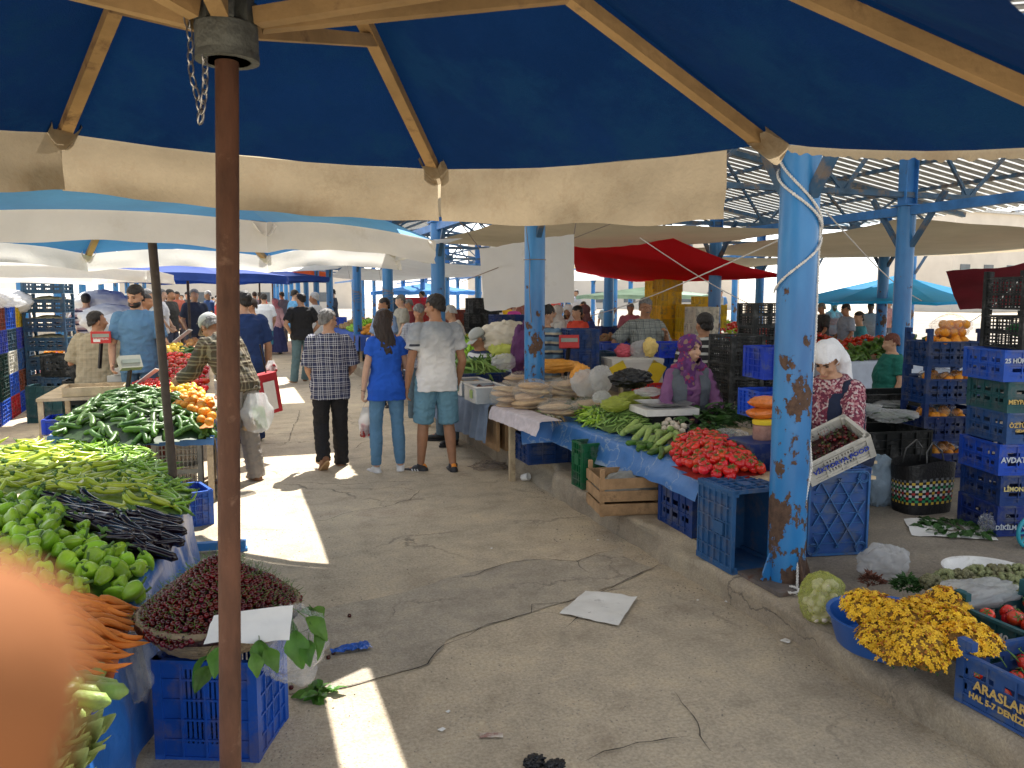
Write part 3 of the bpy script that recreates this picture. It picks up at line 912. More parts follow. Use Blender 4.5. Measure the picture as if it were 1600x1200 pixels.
def body_prims(k, lod):
    b = MB()
    fem = k['female']; sc_ = .88 if fem else 1.0
    loft(b, torso_rings(k), 18)
    hd = k['head']; hm = k['hm']
    capsule(b, k['neck'] - k['up'] * .04, hd - V((0, 0, .03)) - k['fy'] * .015, .056 * sc_ + .004, .05 * sc_ + .003, 12)
    def hp(x, y, z): return hd + hm @ V((x, y, z))
    b.ell(hp(0, -.012, .035), (.073, .092, .082), hm, 16, 12)
    b.ell(hp(0, .022, -.02), (.062, .07, .082), hm, 14, 10)
    b.ell(hp(0, .035, -.075), (.04, .045, .032), hm, 12, 8)
    b.ell(hp(0, .05, -.09), (.022, .022, .018), hm, 10, 6)
    # nose, brow, lips, cheeks, ears
    capsule(b, hp(0, .088, .018), hp(0, .112, -.022), .008, .0125, 8)
    b.ell(hp(0, .103, -.026), (.0165, .012, .009), hm, 8, 6)
    b.ell(hp(0, .078, .034), (.05, .016, .01), hm, 10, 6)
    b.ell(hp(0, .088, -.052), (.024, .012, .007), hm, 10, 6)
    b.ell(hp(0, .086, -.064), (.02, .012, .007), hm, 10, 6)
    for s in (-1, 1):
        b.ell(hp(s * .035, .066, -.02), (.022, .02, .022), hm, 8, 6)
        b.ell(hp(s * .073, -.005, -.005), (.009, .019, .031), hm, 8, 6)
    for s in (-1, 1):
        S_, E, W = k['S'][s], k['E', s], k['W', s]
        b.ell(S_, (.052 * sc_, .056 * sc_, .052 * sc_)); capsule(b, k['neck'] - k['up'] * .045, S_ + V((0, 0, .012)), .05 * sc_, .04 * sc_, 10)
        capsule(b, S_, E, .052 * sc_, .040 * sc_, 12)
        mid = E.lerp(W, .3)
        capsule(b, E, mid, .040 * sc_, .041 * sc_, 12); capsule(b, mid, W, .041 * sc_, .025 * sc_, 12)
        hd_ = k.get('hd' + ('l' if s < 0 else 'r'), (W - E))
        hand(b, W, hd_, s, k.get('curl', .5) if s < 0 else k.get('curlr', k.get('curl', .5)))
        H_, K, A = k['H'][s], k['K', s], k['A', s]
        capsule(b, H_, K, .088, .056, 14)
        calf = K.lerp(A, .3) - k['fy'] * .012
        capsule(b, K, calf, .054, .056, 14); capsule(b, calf, A, .056, .034, 14)
        f = k['F', s]
        capsule(b, A + V((0, 0, -.03)) - f * .02, A + V((0, 0, -.05)) + f * .1, .035, .03, 10)
        capsule(b, A + V((0, 0, -.055)) + f * .08, A + V((0, 0, -.06)) + f * .15, .033, .022, 10)
    return b

def person(loc, face, H=1.7, P={}, skin=None, hair=None, shirt=None, pants=None, shoes=None, label='', group=None, vox=.012, extras=(), name='person'):
    """face: heading in degrees of the direction the body faces (world, 0 = +Y, positive = to the left)"""
    k = skeleton(P)
    root = empty(name, loc, radians(face), label, 'person', group)
    s = H / 1.7; root.scale = (s, s, s)
    mats_b = [skin or MSkin]
    me = remesh(body_prims(k, 0), vox, smooth=1); me.materials.append(mats_b[0])
    body = inst('body', me, (0, 0, 0), parent=root)
    hd, hm = k['head'], k['hm']
    def hp(x, y, z): return hd + hm @ V((x, y, z))
    fine = vox <= .009
    if fine:
        for s_ in (-1, 1):
            b = MB(); b.ell(hp(s_ * .031, .079, .014), (.0125, .009, .0065), hm, 8, 6); b.build('eye', MEye, root, True)
            b = MB(); capsule(b, hp(s_ * .017, .093, .034), hp(s_ * .048, .082, .036), .0042, .003, 6); b.build('eyebrow', MHairD, root, True)
        b = MB(); b.ell(hp(0, .097, -.057), (.021, .006, .0055), hm, 10, 6)
        b.build('lips', M('lips', (.42, .17, .13), .5, .1, 5), root, True)
    # hair
    if hair:
        style, hm_ = hair
        b = MB()
        if style in ('short', 'bald'):
            b.ell(hp(0, -.018, .046), (.082, .098, .085), hm, 18, 12)
            b.ell(hp(0, -.048, -.012), (.074, .06, .06), hm, 14, 10)
            m2 = remesh(b, max(.006, vox * .8), .005, 34, 1)
            # drop the part that would lie over the face
            bmh = bmesh.new(); bmh.from_mesh(m2)
            inv = hm.inverted()
            dl = []
            for v in bmh.verts:
                q = inv @ (v.co - hd)
                lim = .052 if style == 'short' else .07
                if q.y > .0 and q.z < lim + .012 * sin(q.x * 40): 
                    if q.y > .012: dl.append(v)
                elif q.z < -.05 + (q.y + .08) * .9 and q.z < -.01: dl.append(v)
            bmesh.ops.delete(bmh, geom=dl, context='VERTS'); bmh.to_mesh(m2); bmh.free()
        elif style == 'long':
            b.ell(hp(0, -.016, .042), (.085, .1, .086), hm, 18, 12)
            for i in range(15):
                a = pi * (i / 14) - pi / 2
                x0, y0 = sin(a) * .074, -.012 - cos(a) * .083
                p = hp(x0, y0, .02)
                pts = [p, hp(x0 * 1.05, y0 * 1.05 - .004, -.06)]
                e = k['neck'] + V((x0 * 1.05, -.075 - .035 * cos(a), -.10 - .10 * cos(a) + .03 * sin(i * 2.7)))
                mid = pts[1].lerp(e, .5) + V((0, -.01, 0)) + V((.008 * sin(i * 3), 0, 0))
                capsule(b, pts[0], pts[1], .025, .025, 8); capsule(b, pts[1], mid, .025, .024, 8); capsule(b, mid, e, .025, .017, 8)
            m2 = remesh(b, max(.006, vox * .8), .004, 30, 1, st=(1, 1, .18))
            bmh = bmesh.new(); bmh.from_mesh(m2); inv = hm.inverted(); dl = []
            for v in bmh.verts:
                q = inv @ (v.co - hd)
                if q.y > .03 and q.z < .05 and abs(q.x) < .07: dl.append(v)
            bmesh.ops.delete(bmh, geom=dl, context='VERTS'); bmh.to_mesh(m2); bmh.free()
        elif style == 'scarf':
            b.ell(hp(0, -.015, .035), (.092, .108, .098), hm, 18, 12)
            b.ell(hp(0, -.005, -.06), (.082, .088, .075), hm, 16, 10)
            n_ = k['neck']
            b.ell(n_ + V((0, .01, .02)), (.1, .1, .07), None, 16, 8)
            b.ell(n_ + V((0, -.01, -.035)), (.16, .11, .06), None, 16, 8)
            if k.get('scarf_tail', True):
                capsule(b, n_ + V((.02, .09, .0)), n_ + V((.03, .13, -.22)), .06, .05, 10, fl=((0, 1, 0), .5))
            m2 = remesh(b, max(.007, vox * .8), .007, 13, 1, st=(1, 1, .7))
            bmh = bmesh.new(); bmh.from_mesh(m2); inv = hm.inverted(); dl = []
            for v in bmh.verts:
                q = inv @ (v.co - hd)
                if q.y > .02 and (q.x / .056) ** 2 + ((q.z + .022) / .082) ** 2 < 1: dl.append(v)
            bmesh.ops.delete(bmh, geom=dl, context='VERTS'); bmh.to_mesh(m2); bmh.free()
        elif style == 'wrap':      # headcloth falling down the back
            b.ell(hp(0, -.018, .05), (.095, .112, .092), hm, 18, 12)
            capsule(b, hp(.0, -.09, .04), hp(-.01, -.15, -.12), .075, .085, 14, fl=((0, 1, 0), .6))
            capsule(b, hp(-.01, -.15, -.12), k['neck'] + V((0, -.14, -.16)), .085, .10, 14, fl=((0, 1, 0), .45))
            m2 = remesh(b, max(.007, vox * .8), .008, 11, 1, st=(1, 1, .5))
            bmh = bmesh.new(); bmh.from_mesh(m2); inv = hm.inverted(); dl = []
            for v in bmh.verts:
                q = inv @ (v.co - hd)
                if q.y > .03 and q.z < .045: dl.append(v)
            bmesh.ops.delete(bmh, geom=dl, context='VERTS'); bmh.to_mesh(m2); bmh.free()
        elif style == 'cap':
            hb = MB(); hb.ell(hp(0, -.02, .035), (.08, .094, .078), hm, 16, 10); hb.ell(hp(0, -.05, -.01), (.073, .056, .06), hm, 12, 8)
            mh = remesh(hb, max(.007, vox * .8), .003, 40, 1)
            bmh = bmesh.new(); bmh.from_mesh(mh); inv = hm.inverted(); dl = [v for v in bmh.verts if (inv @ (v.co - hd)).y > .0 and (inv @ (v.co - hd)).z < .06 or (inv @ (v.co - hd)).z < -.045]
            bmesh.ops.delete(bmh, geom=dl, context='VERTS'); bmh.to_mesh(mh); bmh.free()
            mh.materials.append(MGreyHair); inst('hair', mh, (0, 0, 0), parent=root)
            cb = MB(); seg = 20
            prof = [(.088, .035), (.089, .06), (.084, .09), (.066, .118), (.035, .133), (.0001, .137)]
            cb.lathe(prof[::1], seg, Matrix.Translation(hd) @ hm.to_4x4() @ Matrix.Translation((0, -.01, 0)) @ Matrix.Diagonal((.98, 1.12, 1, 1)))
            br = []
            def bf(u, v):
                x = (u - .5) * .16; yy = .075 + v * .085 * (1 - (2 * u - 1) ** 2 * .55)
                return hp(x * (1 - .1 * v), yy - (2 * u - 1) ** 2 * .05 * (1 - v), .042 - v * .018 - (2 * u - 1) ** 2 * .018)
            cb.grid(12, 4, bf)
            cb.build('cap', hm_, root, True)
            m2 = None
        if style == 'cap':
            pass
        else:
            m2.materials.clear(); m2.materials.append(hm_)
            for pl in m2.polygons: pl.use_smooth = True
            inst('headscarf' if style in ('scarf', 'wrap') else 'hair', m2, (0, 0, 0), parent=root)
    fem = k['female']; sc_ = .88 if fem else 1
    # shirt
    if shirt:
        mt, sleeve, hem, loose = shirt[:4]
        b = MB()
        z0 = -.1 if hem <= -.05 else -.03
        rg = torso_rings(k, .012 + loose * .8, z0, .515, flare=.004 + loose * .35)
        if hem < -.1:
            c, xa, ya, rx, ry = rg[0]
            rg = [(c + V((0, 0, hem + .1)), xa, ya, rx + .006, ry + .006)] + rg
        c, xa, ya, rx, ry = rg[-1]
        rg[-1] = (c + k['up'] * .012, xa, ya, rx * .92, ry * .98)
        loft(b, rg, 20)
        for s_ in (-1, 1):
            S_, E, W = k['S'][s_], k['E', s_], k['W', s_]
            b.ell(S_ + V((0, 0, .0)), (.056 * sc_ + .008, .062 * sc_ + .006, .056 * sc_ + .006)); capsule(b, k['neck'] - k['up'] * .055, S_ + V((0, 0, .012)), .055 * sc_, .047 * sc_, 10)
            if sleeve <= 1:
                Q = S_.lerp(E, sleeve)
                capsule(b, S_, Q, .058 * sc_ + loose + .004, .053 * sc_ + loose + .008, 14, flat2=True)
            else:
                Q = E.lerp(W, sleeve - 1)
                capsule(b, S_, E, .058 * sc_ + loose, .05 * sc_ + loose, 14)
                capsule(b, E, Q, .05 * sc_ + loose, .036 * sc_ + loose + .004, 14, flat2=True)
        m2 = remesh(b, max(.007, vox * .9), .006 + loose * .15, 9, 1, st=(1, 1, 1.3), seed=R.random() * 50)
        m2.materials.append(mt)
        inst(shirt[4] if len(shirt) > 4 else 'shirt', m2, (0, 0, 0), parent=root)
    # trousers, shorts or skirt
    if pants:
        mt, kind, loose = pants[:3]
        b = MB()
        if kind == 'skirt':
            hp_ = k['hip']; f = k['fy']; sx = k['sx']
            fl = loose
            az = min(k['A', 1].z, k['A', -1].z)
            rg = [(hp_ + V((0, 0, .1)), sx, f, .15, .105), (hp_, sx, f, .18, .135), (hp_ + V((0, 0, -.25)), sx, f, .2 + fl * .4, .16 + fl * .4),
                  (V((hp_.x, hp_.y - .02, (hp_.z + az) / 2)), sx, f, .22 + fl * .8, .19 + fl * .8), (V((hp_.x, hp_.y - .04, az + .02)), sx, f, .24 + fl * 1.2, .21 + fl * 1.3)]
            loft(b, rg, 24)
            m2 = remesh(b, max(.008, vox), .018, 9, 1, st=(1, 1, .12), seed=3)
        else:
            loft(b, torso_rings(k, .009, -.1, .1), 18)
            for s_ in (-1, 1):
                H_, K, A = k['H'][s_], k['K', s_], k['A', s_]
                capsule(b, H_ + V((0, 0, .0)), K, .093 + loose * .5, .062 + loose, 14, flat2=(kind == 'shorts'))
                if kind == 'shorts': capsule(b, H_, H_.lerp(K, .98), .094 + loose, .072 + loose * 1.4, 14, flat2=True)
                elif kind == 'slim':
                    capsule(b, K, K.lerp(A, .32) - k['fy'] * .012, .066, .067, 14); capsule(b, K.lerp(A, .32) - k['fy'] * .012, K.lerp(A, .93), .067, .05, 14, flat2=True)
                else:
                    capsule(b, K, A + V((0, 0, -.03)), .062 + loose, .058 + loose, 14, flat2=True)
            m2 = remesh(b, max(.007, vox), .005 + loose * .12, 10, 1, st=(1, 1, 1.5), seed=R.random() * 50)
        m2.materials.append(mt); inst('skirt' if kind == 'skirt' else ('shorts' if kind == 'shorts' else 'trousers'), m2, (0, 0, 0), parent=root)
    if shoes:
        for s_ in (-1, 1):
            A = k['A', s_]; f = k['F', s_]; side = V((f.y, -f.x, 0))
            pitch = k.get('heel' + ('l' if s_ < 0 else 'r'), 0)
            b = MB()
            z = A + V((0, 0, -.062))
            dn = V((0, 0, -1))
            ff = f
            if pitch:
                ff = (V((f.x, f.y, 0)).normalized() * cos(pitch) + V((0, 0, -1)) * sin(pitch)).normalized()
                dn = -(side.cross(ff)) if (side.cross(ff)).z > 0 else side.cross(ff)
            up_ = -dn
            capsule(b, A + up_ * -.045 - ff * .035, A + up_ * -.04 + ff * .05, .042, .043, 12)
            capsule(b, A + up_ * -.05 + ff * .04, A + up_ * -.062 + ff * .155, .044, .034, 12, fl=(up_, .8))
            capsule(b, A + up_ * -.02, A + up_ * .012 - ff * .01, .044, .046, 12, flat2=True)
            m2 = remesh(b, max(.007, vox * .8), 0, 1, 1); m2.materials.append(shoes[0]); sh = inst('shoe', m2, (0, 0, 0), parent=root)
            b = MB(); n = 14; so_ = []
            for i in range(n):
                th = 2 * pi * i / n; x = cos(th) * .044 * (1.08 if sin(th) > 0 else .9); y = .06 + sin(th) * .14
                so_.append(A + side * x + ff * y + up_ * -.078)
            vs = so_ + [p + up_ * -.022 for p in so_]
            b.add(vs, [tuple(range(n)), tuple(range(n, 2 * n))[::-1]] + [(i, n + i, n + (i + 1) % n, (i + 1) % n) for i in range(n)])
            b.build('sole', shoes[1] if len(shoes) > 1 else shoes[0], sh)
    for ex in extras: ex(root, k, hp)
    return root, k, hp

MSkin = M('skin', (.47, .27, .17), .55, .12, 14, .12, 60, sss=.08)
MSkinD = M('skin_tanned', (.36, .18, .10), .55, .12, 14, .12, 60, sss=.08)
MSkinL = M('skin_pale', (.55, .34, .24), .55, .1, 14, .1, 60, sss=.08)
MEye = M('eye_dark', (.05, .03, .02), .2, .1, 3)
MHairD = M('hair_black', (.012, .009, .008), .45, .4, 60, .5, 150, stretch=(1, 1, .2))
MHairB = M('hair_brown', (.022, .011, .008), .38, .5, 50, .6, 120, stretch=(1, 1, .15))
MGreyHair = M('hair_grey', (.17, .165, .16), .6, .55, 50, .6, 130, stretch=(1, 1, .3))
MHairW = M('hair_white', (.5, .5, .49), .6, .2, 50, .5, 130)

def cloth(name, col, **kw):
    kw.setdefault('rough', .85); kw.setdefault('var', .12); kw.setdefault('scale', 5); kw.setdefault('bump', .25); kw.setdefault('bscale', 90)
    return M(name, col, **kw)

def pattern_mat(name, kind, cols, scale=(20, 20, 20), axis='Z'):
    """woven patterns: plaid / stripes / flowers, mapped in object space"""
    if name in MC: return MC[name]
    m = bpy.data.materials.new(name); m.use_nodes = True; nt = m.node_tree; nt.nodes.clear(); L = nt.links.new
    out = nd(nt, 'ShaderNodeOutputMaterial'); bs = nd(nt, 'ShaderNodeBsdfPrincipled'); L(bs.outputs[0], out.inputs[0]); bs.inputs['Roughness'].default_value = .85
    tc = nd(nt, 'ShaderNodeTexCoord'); wn = nd(nt, 'ShaderNodeTexNoise'); wn.inputs['Scale'].default_value = 4; L(tc.outputs['Object'], wn.inputs['Vector'])
    ad = nd(nt, 'ShaderNodeMix', data_type='VECTOR'); ad.inputs[0].default_value = .035; L(tc.outputs['Object'], ad.inputs[4]); L(wn.outputs['Color'], ad.inputs[5])
    sp = nd(nt, 'ShaderNodeSeparateXYZ'); L(ad.outputs[1], sp.inputs[0])
    def math(op, a, b=None, c=None):
        n = nd(nt, 'ShaderNodeMath', operation=op)
        for i, x in enumerate((a, b, c)):
            if x is None: continue
            if hasattr(x, 'node'): L(x, n.inputs[i])
            else: n.inputs[i].default_value = x
        return n.outputs[0]
    def mixc(f, a, b):
        x = nd(nt, 'ShaderNodeMix', data_type='RGBA')
        L(f, x.inputs[0]) if hasattr(f, 'node') else setattr(x.inputs[0], 'default_value', f)
        L(a, x.inputs[6]) if hasattr(a, 'node') else setattr(x.inputs[6], 'default_value', (*a, 1))
        L(b, x.inputs[7]) if hasattr(b, 'node') else setattr(x.inputs[7], 'default_value', (*b, 1))
        return x.outputs[2]
    def line(ax, s, w, ph=0):
        fr = math('FRACT', math('MULTIPLY_ADD', sp.outputs[ax], s, ph + 100))
        return math('LESS_THAN', fr, w)
    if kind == 'plaid':
        s = scale[0]
        x = math('MAXIMUM', line(0, s, .16), line(0, s / 2, .07, .27)); z = math('MAXIMUM', line(2, s, .16), line(2, s / 2, .07, .27))
        xb = line(0, s / 2, .5, .1); zb = line(2, s / 2, .5, .1)
        c = mixc(math('MULTIPLY', math('ADD', xb, zb), .35), cols[0], cols[1])
        c = mixc(math('MULTIPLY', math('ADD', x, z), .6), c, cols[2])
    elif kind == 'stripe':
        c = cols[0]; n = len(cols)
        fr = math('FRACT', math('MULTIPLY_ADD', sp.outputs[2], scale[0], 100))
        for i in range(1, n):
            g = math('GREATER_THAN', fr, i / n)
            c = mixc(g, c, cols[i])
    elif kind == 'zgrad':
        mr = nd(nt, 'ShaderNodeMapRange'); mr.inputs[1].default_value = scale[0]; mr.inputs[2].default_value = scale[1]
        nn = nd(nt, 'ShaderNodeTexNoise'); nn.inputs['Scale'].default_value = 9; nn.inputs['Detail'].default_value = 7; L(tc.outputs['Object'], nn.inputs['Vector'])
        L(math('MULTIPLY_ADD', nn.outputs['Fac'], .25, math('ADD', sp.outputs[2], -.125)), mr.inputs[0])
        c = mixc(mr.outputs[0], cols[0], cols[1])
    else:
        vo = nd(nt, 'ShaderNodeTexVoronoi'); vo.inputs['Scale'].default_value = scale[0]; L(ad.outputs[1], vo.inputs['Vector'])
        r = nd(nt, 'ShaderNodeValToRGB'); r.color_ramp.interpolation = 'CONSTANT'; e = r.color_ramp.elements
        n = len(cols)
        e[0].color = (*cols[0], 1); e[1].position = 1 / n; e[1].color = (*cols[1], 1)
        for i in range(2, n):
            q = e.new(i / n); q.color = (*cols[i], 1)
        s2 = nd(nt, 'ShaderNodeSeparateColor'); L(vo.outputs['Color'], s2.inputs[0]); L(s2.outputs[0], r.inputs[0]); c = r.outputs[0]
    fine = nd(nt, 'ShaderNodeTexNoise'); fine.inputs['Scale'].default_value = 7; L(tc.outputs['Object'], fine.inputs['Vector'])
    rr = nd(nt, 'ShaderNodeMapRange'); rr.inputs[3].default_value = .75; rr.inputs[4].default_value = 1.2; L(fine.outputs['Fac'], rr.inputs[0])
    hs = nd(nt, 'ShaderNodeHueSaturation'); L(rr.outputs[0], hs.inputs['Value']); L(c, hs.inputs['Color'])
    L(hs.outputs[0], bs.inputs['Base Color'])
    MC[name] = m
    return m
# ------------------------------------------------------------------ the people
denim = cloth('denim_blue', (.10, .22, .36)); denimL = cloth('denim_light', (.13, .27, .36)); denimD = cloth('denim_grey', (.09, .14, .18))
blackc = cloth('cloth_black', (.014, .014, .016)); navyc = cloth('cloth_navy', (.015, .03, .09)); greyc = cloth('cloth_greybeige', (.25, .225, .2))
whitec = cloth('cloth_white', (.72, .71, .7)); bluec = cloth('cloth_royal', (.012, .09, .50)); polo = cloth('cloth_steelblue', (.09, .20, .34))
shoeW = M('shoe_white', (.7, .7, .7), .5, .1, 9); shoeB = M('shoe_dark', (.03, .03, .035), .5, .2, 9); shoeBr = M('shoe_brown', (.2, .09, .04), .5, .2, 9)
soleT = M('sole_tan', (.42, .26, .12), .7, .2, 9)
NEAR = .0075; MIDV = .012; FARV = .018
def foot(px, py, z=0): p = G(px, py, z); return (p.x, p.y, z)
def F(deg): return deg

# older man in the plaid shirt, mid-stride, walking away
plaid = pattern_mat('plaid_navy_white', 'plaid', [(.018, .02, .06), (.05, .06, .12), (.6, .6, .62)], (24,))
def glasses(root, k, hp):
    b = MB()
    for s in (-1, 1):
        ring = [hp(s * .032 + .02 * cos(t * pi / 5), .098, .012 + .015 * sin(t * pi / 5)) for t in range(10)]
        b.tube(ring, .0016, 5, closed=True)
        b.tube([hp(s * .05, .096, .016), hp(s * .076, .05, .016), hp(s * .078, -.01, .01)], .0016, 5)
    b.tube([hp(-.012, .1, .014), hp(.012, .1, .014)], .0016, 5)
    b.build('glasses', MC['black_plastic'], root)
def moustache(m):
    def f(root, k, hp):
        b = MB(); b.ell(hp(0, .102, -.042), (.026, .008, .007), k['hm'], 10, 6); b.build('moustache', m, root, True)
    return f
person(foot(519, 729), 2, 1.57, dict(fat=.02, el=(-.06, .0, -.28), wl=(.0, .19, -.42), er=(.085, -.03, -.27), wr=(.03, .15, -.40), hy=-62, hp=-6, sh=.19,
    lean=(0, .02, 0), kl=(-.01, .03, -.42), al=(-.02, -.15, -.76), fl=(-.05, .16, 0), heell=.75, kr=(.01, .04, -.43), ar=(.02, .06, -.84)),
    MSkin, ('short', MGreyHair), (plaid, .95, -.17, .02), (blackc, 'long', .018), (shoeBr, soleT), vox=NEAR,
    label='older grey-haired man in a navy and white plaid shirt and black trousers walking away', extras=[glasses, moustache(MGreyHair)])
# woman in blue top
def bracelet(root, k, hp):
    b = MB(); W, E = k['W', -1], k['E', -1]; d = (W - E).normalized(); a = d.orthogonal().normalized(); c = d.cross(a)
    b.tube([W - d * .015 + (a * cos(t * pi / 6) + c * sin(t * pi / 6)) * .026 for t in range(12)], .0025, 5, closed=True); b.build('bracelet', MC['black_plastic'], root)
def earring(root, k, hp):
    b = MB(); b.ell(hp(.079, .0, -.035), (.005, .005, .005)); b.build('earring', MC['paper_white'], root)
person(foot(606, 736), 2, 1.575, dict(female=True, sh=.16, hy=-55, hp=-10, el=(-.075, -.02, -.27), wl=(-.105, .01, -.51), er=(.085, .0, -.26), wr=(.0, .16, -.24), curl=.9,
    kl=(-.02, .03, -.43), al=(-.03, .0, -.84), kr=(.025, .02, -.43), ar=(.045, -.0, -.84)),
    MSkinL, ('long', MHairB), (bluec, .5, -.15, .012, 'blouse'), (denim, 'slim', 0), (M('shoe_white', (.7, .7, .7)), M('shoe_white', (.7, .7, .7))), vox=NEAR,
    label='dark long-haired woman in a royal blue top and blue jeans holding a plastic bag', extras=[bracelet, earring])
# young man, grey to white t-shirt
gradt = pattern_mat('tee_grey_white', 'zgrad', [(.72, .71, .7), (.24, .27, .31)], (1.05, 1.36))
def stripes_shoe(root, k, hp):
    for s in (-1, 1):
        A = k['A', s]; f = k['F', s]; b = MB()
        capsule(b, A + V((0, 0, -.01)) - f * .03, A + V((0, 0, -.045)) - f * .048, .032, .028, 10, fl=((0, 1, 0), .7)); b.build('heel_tab', M('shoe_orange', (.85, .3, .04), .5, .1, 9), root, True)
        b = MB(); sd_ = V((f.y, -f.x, 0)) * (s)
        for i in range(3): b.bar(A + sd_ * .046 + f * (.02 + .028 * i) + V((0, 0, -.03)), A + sd_ * .048 + f * (.0 + .028 * i) + V((0, 0, -.072)), .004, .012)
        b.build('shoe_stripes', MC['shoe_white'], root)
def sleeve_mark(root, k, hp):
    b = MB(); S_, E = k['S'][-1], k['E', -1]; d = (E - S_).normalized()
    for i in range(2):
        c = S_.lerp(E, .42 + .12 * i); pts = []
        for j in range(6):
            th = -2.4 + j * .28
            pts.append(c + V((cos(th), sin(th), 0)) * .078)
        vs = pts + [p + d * .022 for p in pts]
        b.add(vs, [(j, j + 1, j + 7, j + 6) for j in range(5)])
    b.build('sleeve_print', M('print_dark', (.04, .045, .06), .8), root)
person(foot(683, 735), -2, 1.715, dict(sh=.2, hy=48, hp=-8, el=(-.075, -.03, -.29), wl=(-.10, .03, -.54), er=(.08, -.02, -.29), wr=(.055, .1, -.53),
    kl=(-.03, .05, -.42), al=(-.06, .05, -.84), fl=(-.16, .1, 0), kr=(.03, .02, -.43), ar=(.05, -.07, -.83), fr=(.0, .16, 0), curl=.45),
    MSkinD, ('short', MHairD), (gradt, .62, -.13, .018, 't_shirt'), (denimL, 'shorts', .018), (shoeB, shoeW), vox=NEAR,
    label='young black-haired man in a grey to white t-shirt and denim shorts seen from behind', extras=[stripes_shoe, sleeve_mark])
# the bag the woman carries
def carry_bag(loc, size, mat, contents, label, name='plastic_bag', rz=0, open_top=False):
    w, h, d = size
    root = empty(name, loc, rz, label, 'bag')
    b = MB()
    def fn(u, v):
        th = 2 * pi * u; z = v * h
        prof = .55 + .55 * sin(min(1, v * 1.5) * pi * .62) - .52 * max(0, v - .55) / .45
        if v < .02: prof = .25
        r = 1 + .16 * nz3((cos(th) * 1.3, sin(th) * 1.3, v * 4), 1.4, w * 40)
        return V((cos(th) * w / 2 * prof * r, sin(th) * d / 2 * prof * r, z))
    b.grid(22, 16, fn)
    # two handles
    for s in (-1, 1):
        b.grid(10, 2, lambda u, v, s=s: V(((u - .5) * w * .42, s * d * .05 + (v - .5) * .012, h + sin(pi * u) * h * .22 - .01)))
    b.build('film', mat, root, True)
    if contents: contents(root)
    return root
def red_stuff(root):
    b = MB()
    for i in range(26): b.ell((R.uniform(-.05, .05), R.uniform(-.03, .03), R.uniform(.02, .13)), R.uniform(.012, .02), seg=8, rings=6)
    b.build('contents', M('bag_red', (.32, .03, .03), .4, .5, 15), root, True)
p = G(573, 690, .0); p = D(573, 684, 7.75)
carry_bag((p.x, p.y, p.z), (.14, .3, .09), MC['bag_white'], red_stuff, 'thin white plastic bag with red contents in the hand of the woman in blue')

# man in a cap bending over the fruit table
tartan = pattern_mat('tartan_olive', 'plaid', [(.085, .055, .03), (.045, .05, .035), (.28, .24, .15)], (14,))
capM = M('cap_grey', (.42, .44, .42), .85, .1, 6, .2, 60)
def logo(root, k, hp):
    b = MB()
    for i, hgt in enumerate((.008, .013, .018)):
        b.box(hp(-.045 + .0, .0, .0) * 0 + hp(-.087, .02 + i * .009, .073 + hgt / 2 - .004), (.003, .006, hgt), k['hm'])
    b.build('cap_logo', MC['black_plastic'], root)
person(foot(372, 752), 42, 1.68, dict(lean=(0, .3, -.02), hip=(0, -.06, .9), hunch=.03, hy=-8, hp=-42, hoff=(0, .05, -.04), el=(-.05, .14, -.25), wl=(-.03, .36, -.34), er=(.06, .05, -.27), wr=(.05, .2, -.45),
    kl=(-.02, .03, -.42), al=(-.03, .05, -.82), kr=(.02, .01, -.42), ar=(.04, -.04, -.81)),
    MSkinD, ('cap', capM), (tartan, 1.75, -.1, .02), (greyc, 'long', .022), (shoeBr, soleT), vox=NEAR,
    label='man in a pale grey cap and olive checked shirt bending over the fruit table', extras=[glasses, logo])
# man in navy behind the pole
p = G(388, 690)
person((p.x, p.y, 0), 12, 1.76, dict(sh=.2, fat=.02, hy=20, er=(.09, .02, -.28), wr=(.1, .14, -.5), el=(-.07, .02, -.28), wl=(-.06, .2, -.42)),
    MSkin, ('short', MHairD), (cloth('cloth_navy2', (.012, .035, .12)), .8, -.12, .02), (navyc, 'long', .02), (shoeB,), vox=MIDV,
    label='man in a dark navy polo shirt standing behind the man in the cap')
# vendor in the steel blue polo
p = D(212, 452, 9.2)
def polo_print(root, k, hp):
    c = k['neck'] - k['up'] * .16 + k['fy'] * .13 - k['sx'] * .06
    lettering('RICARDO', .02, M('print_pale', (.55, .62, .7)), root, c + V((0, .016, 0)), (pi / 2, 0, pi), 'chest_print')
person((p.x, p.y, 0), 172, 1.82, dict(sh=.2, hy=-18, hp=-18, el=(-.07, .02, -.29), wl=(-.1, .14, -.52), er=(.08, .02, -.29), wr=(.04, .2, -.48)),
    MSkin, ('short', MHairD), (polo, .75, -.14, .012, 'polo_shirt'), (cloth('denim_steel', (.08, .17, .26)), 'long', .01), (shoeB,), vox=.009,
    label='bearded vendor in a steel blue polo shirt standing behind the left tables', extras=[lambda root, k, hp: (lambda b: (b.ell(hp(0, .045, -.062), (.066, .058, .046), k['hm']), b.build('beard', MHairD, root, True)))(MB())])
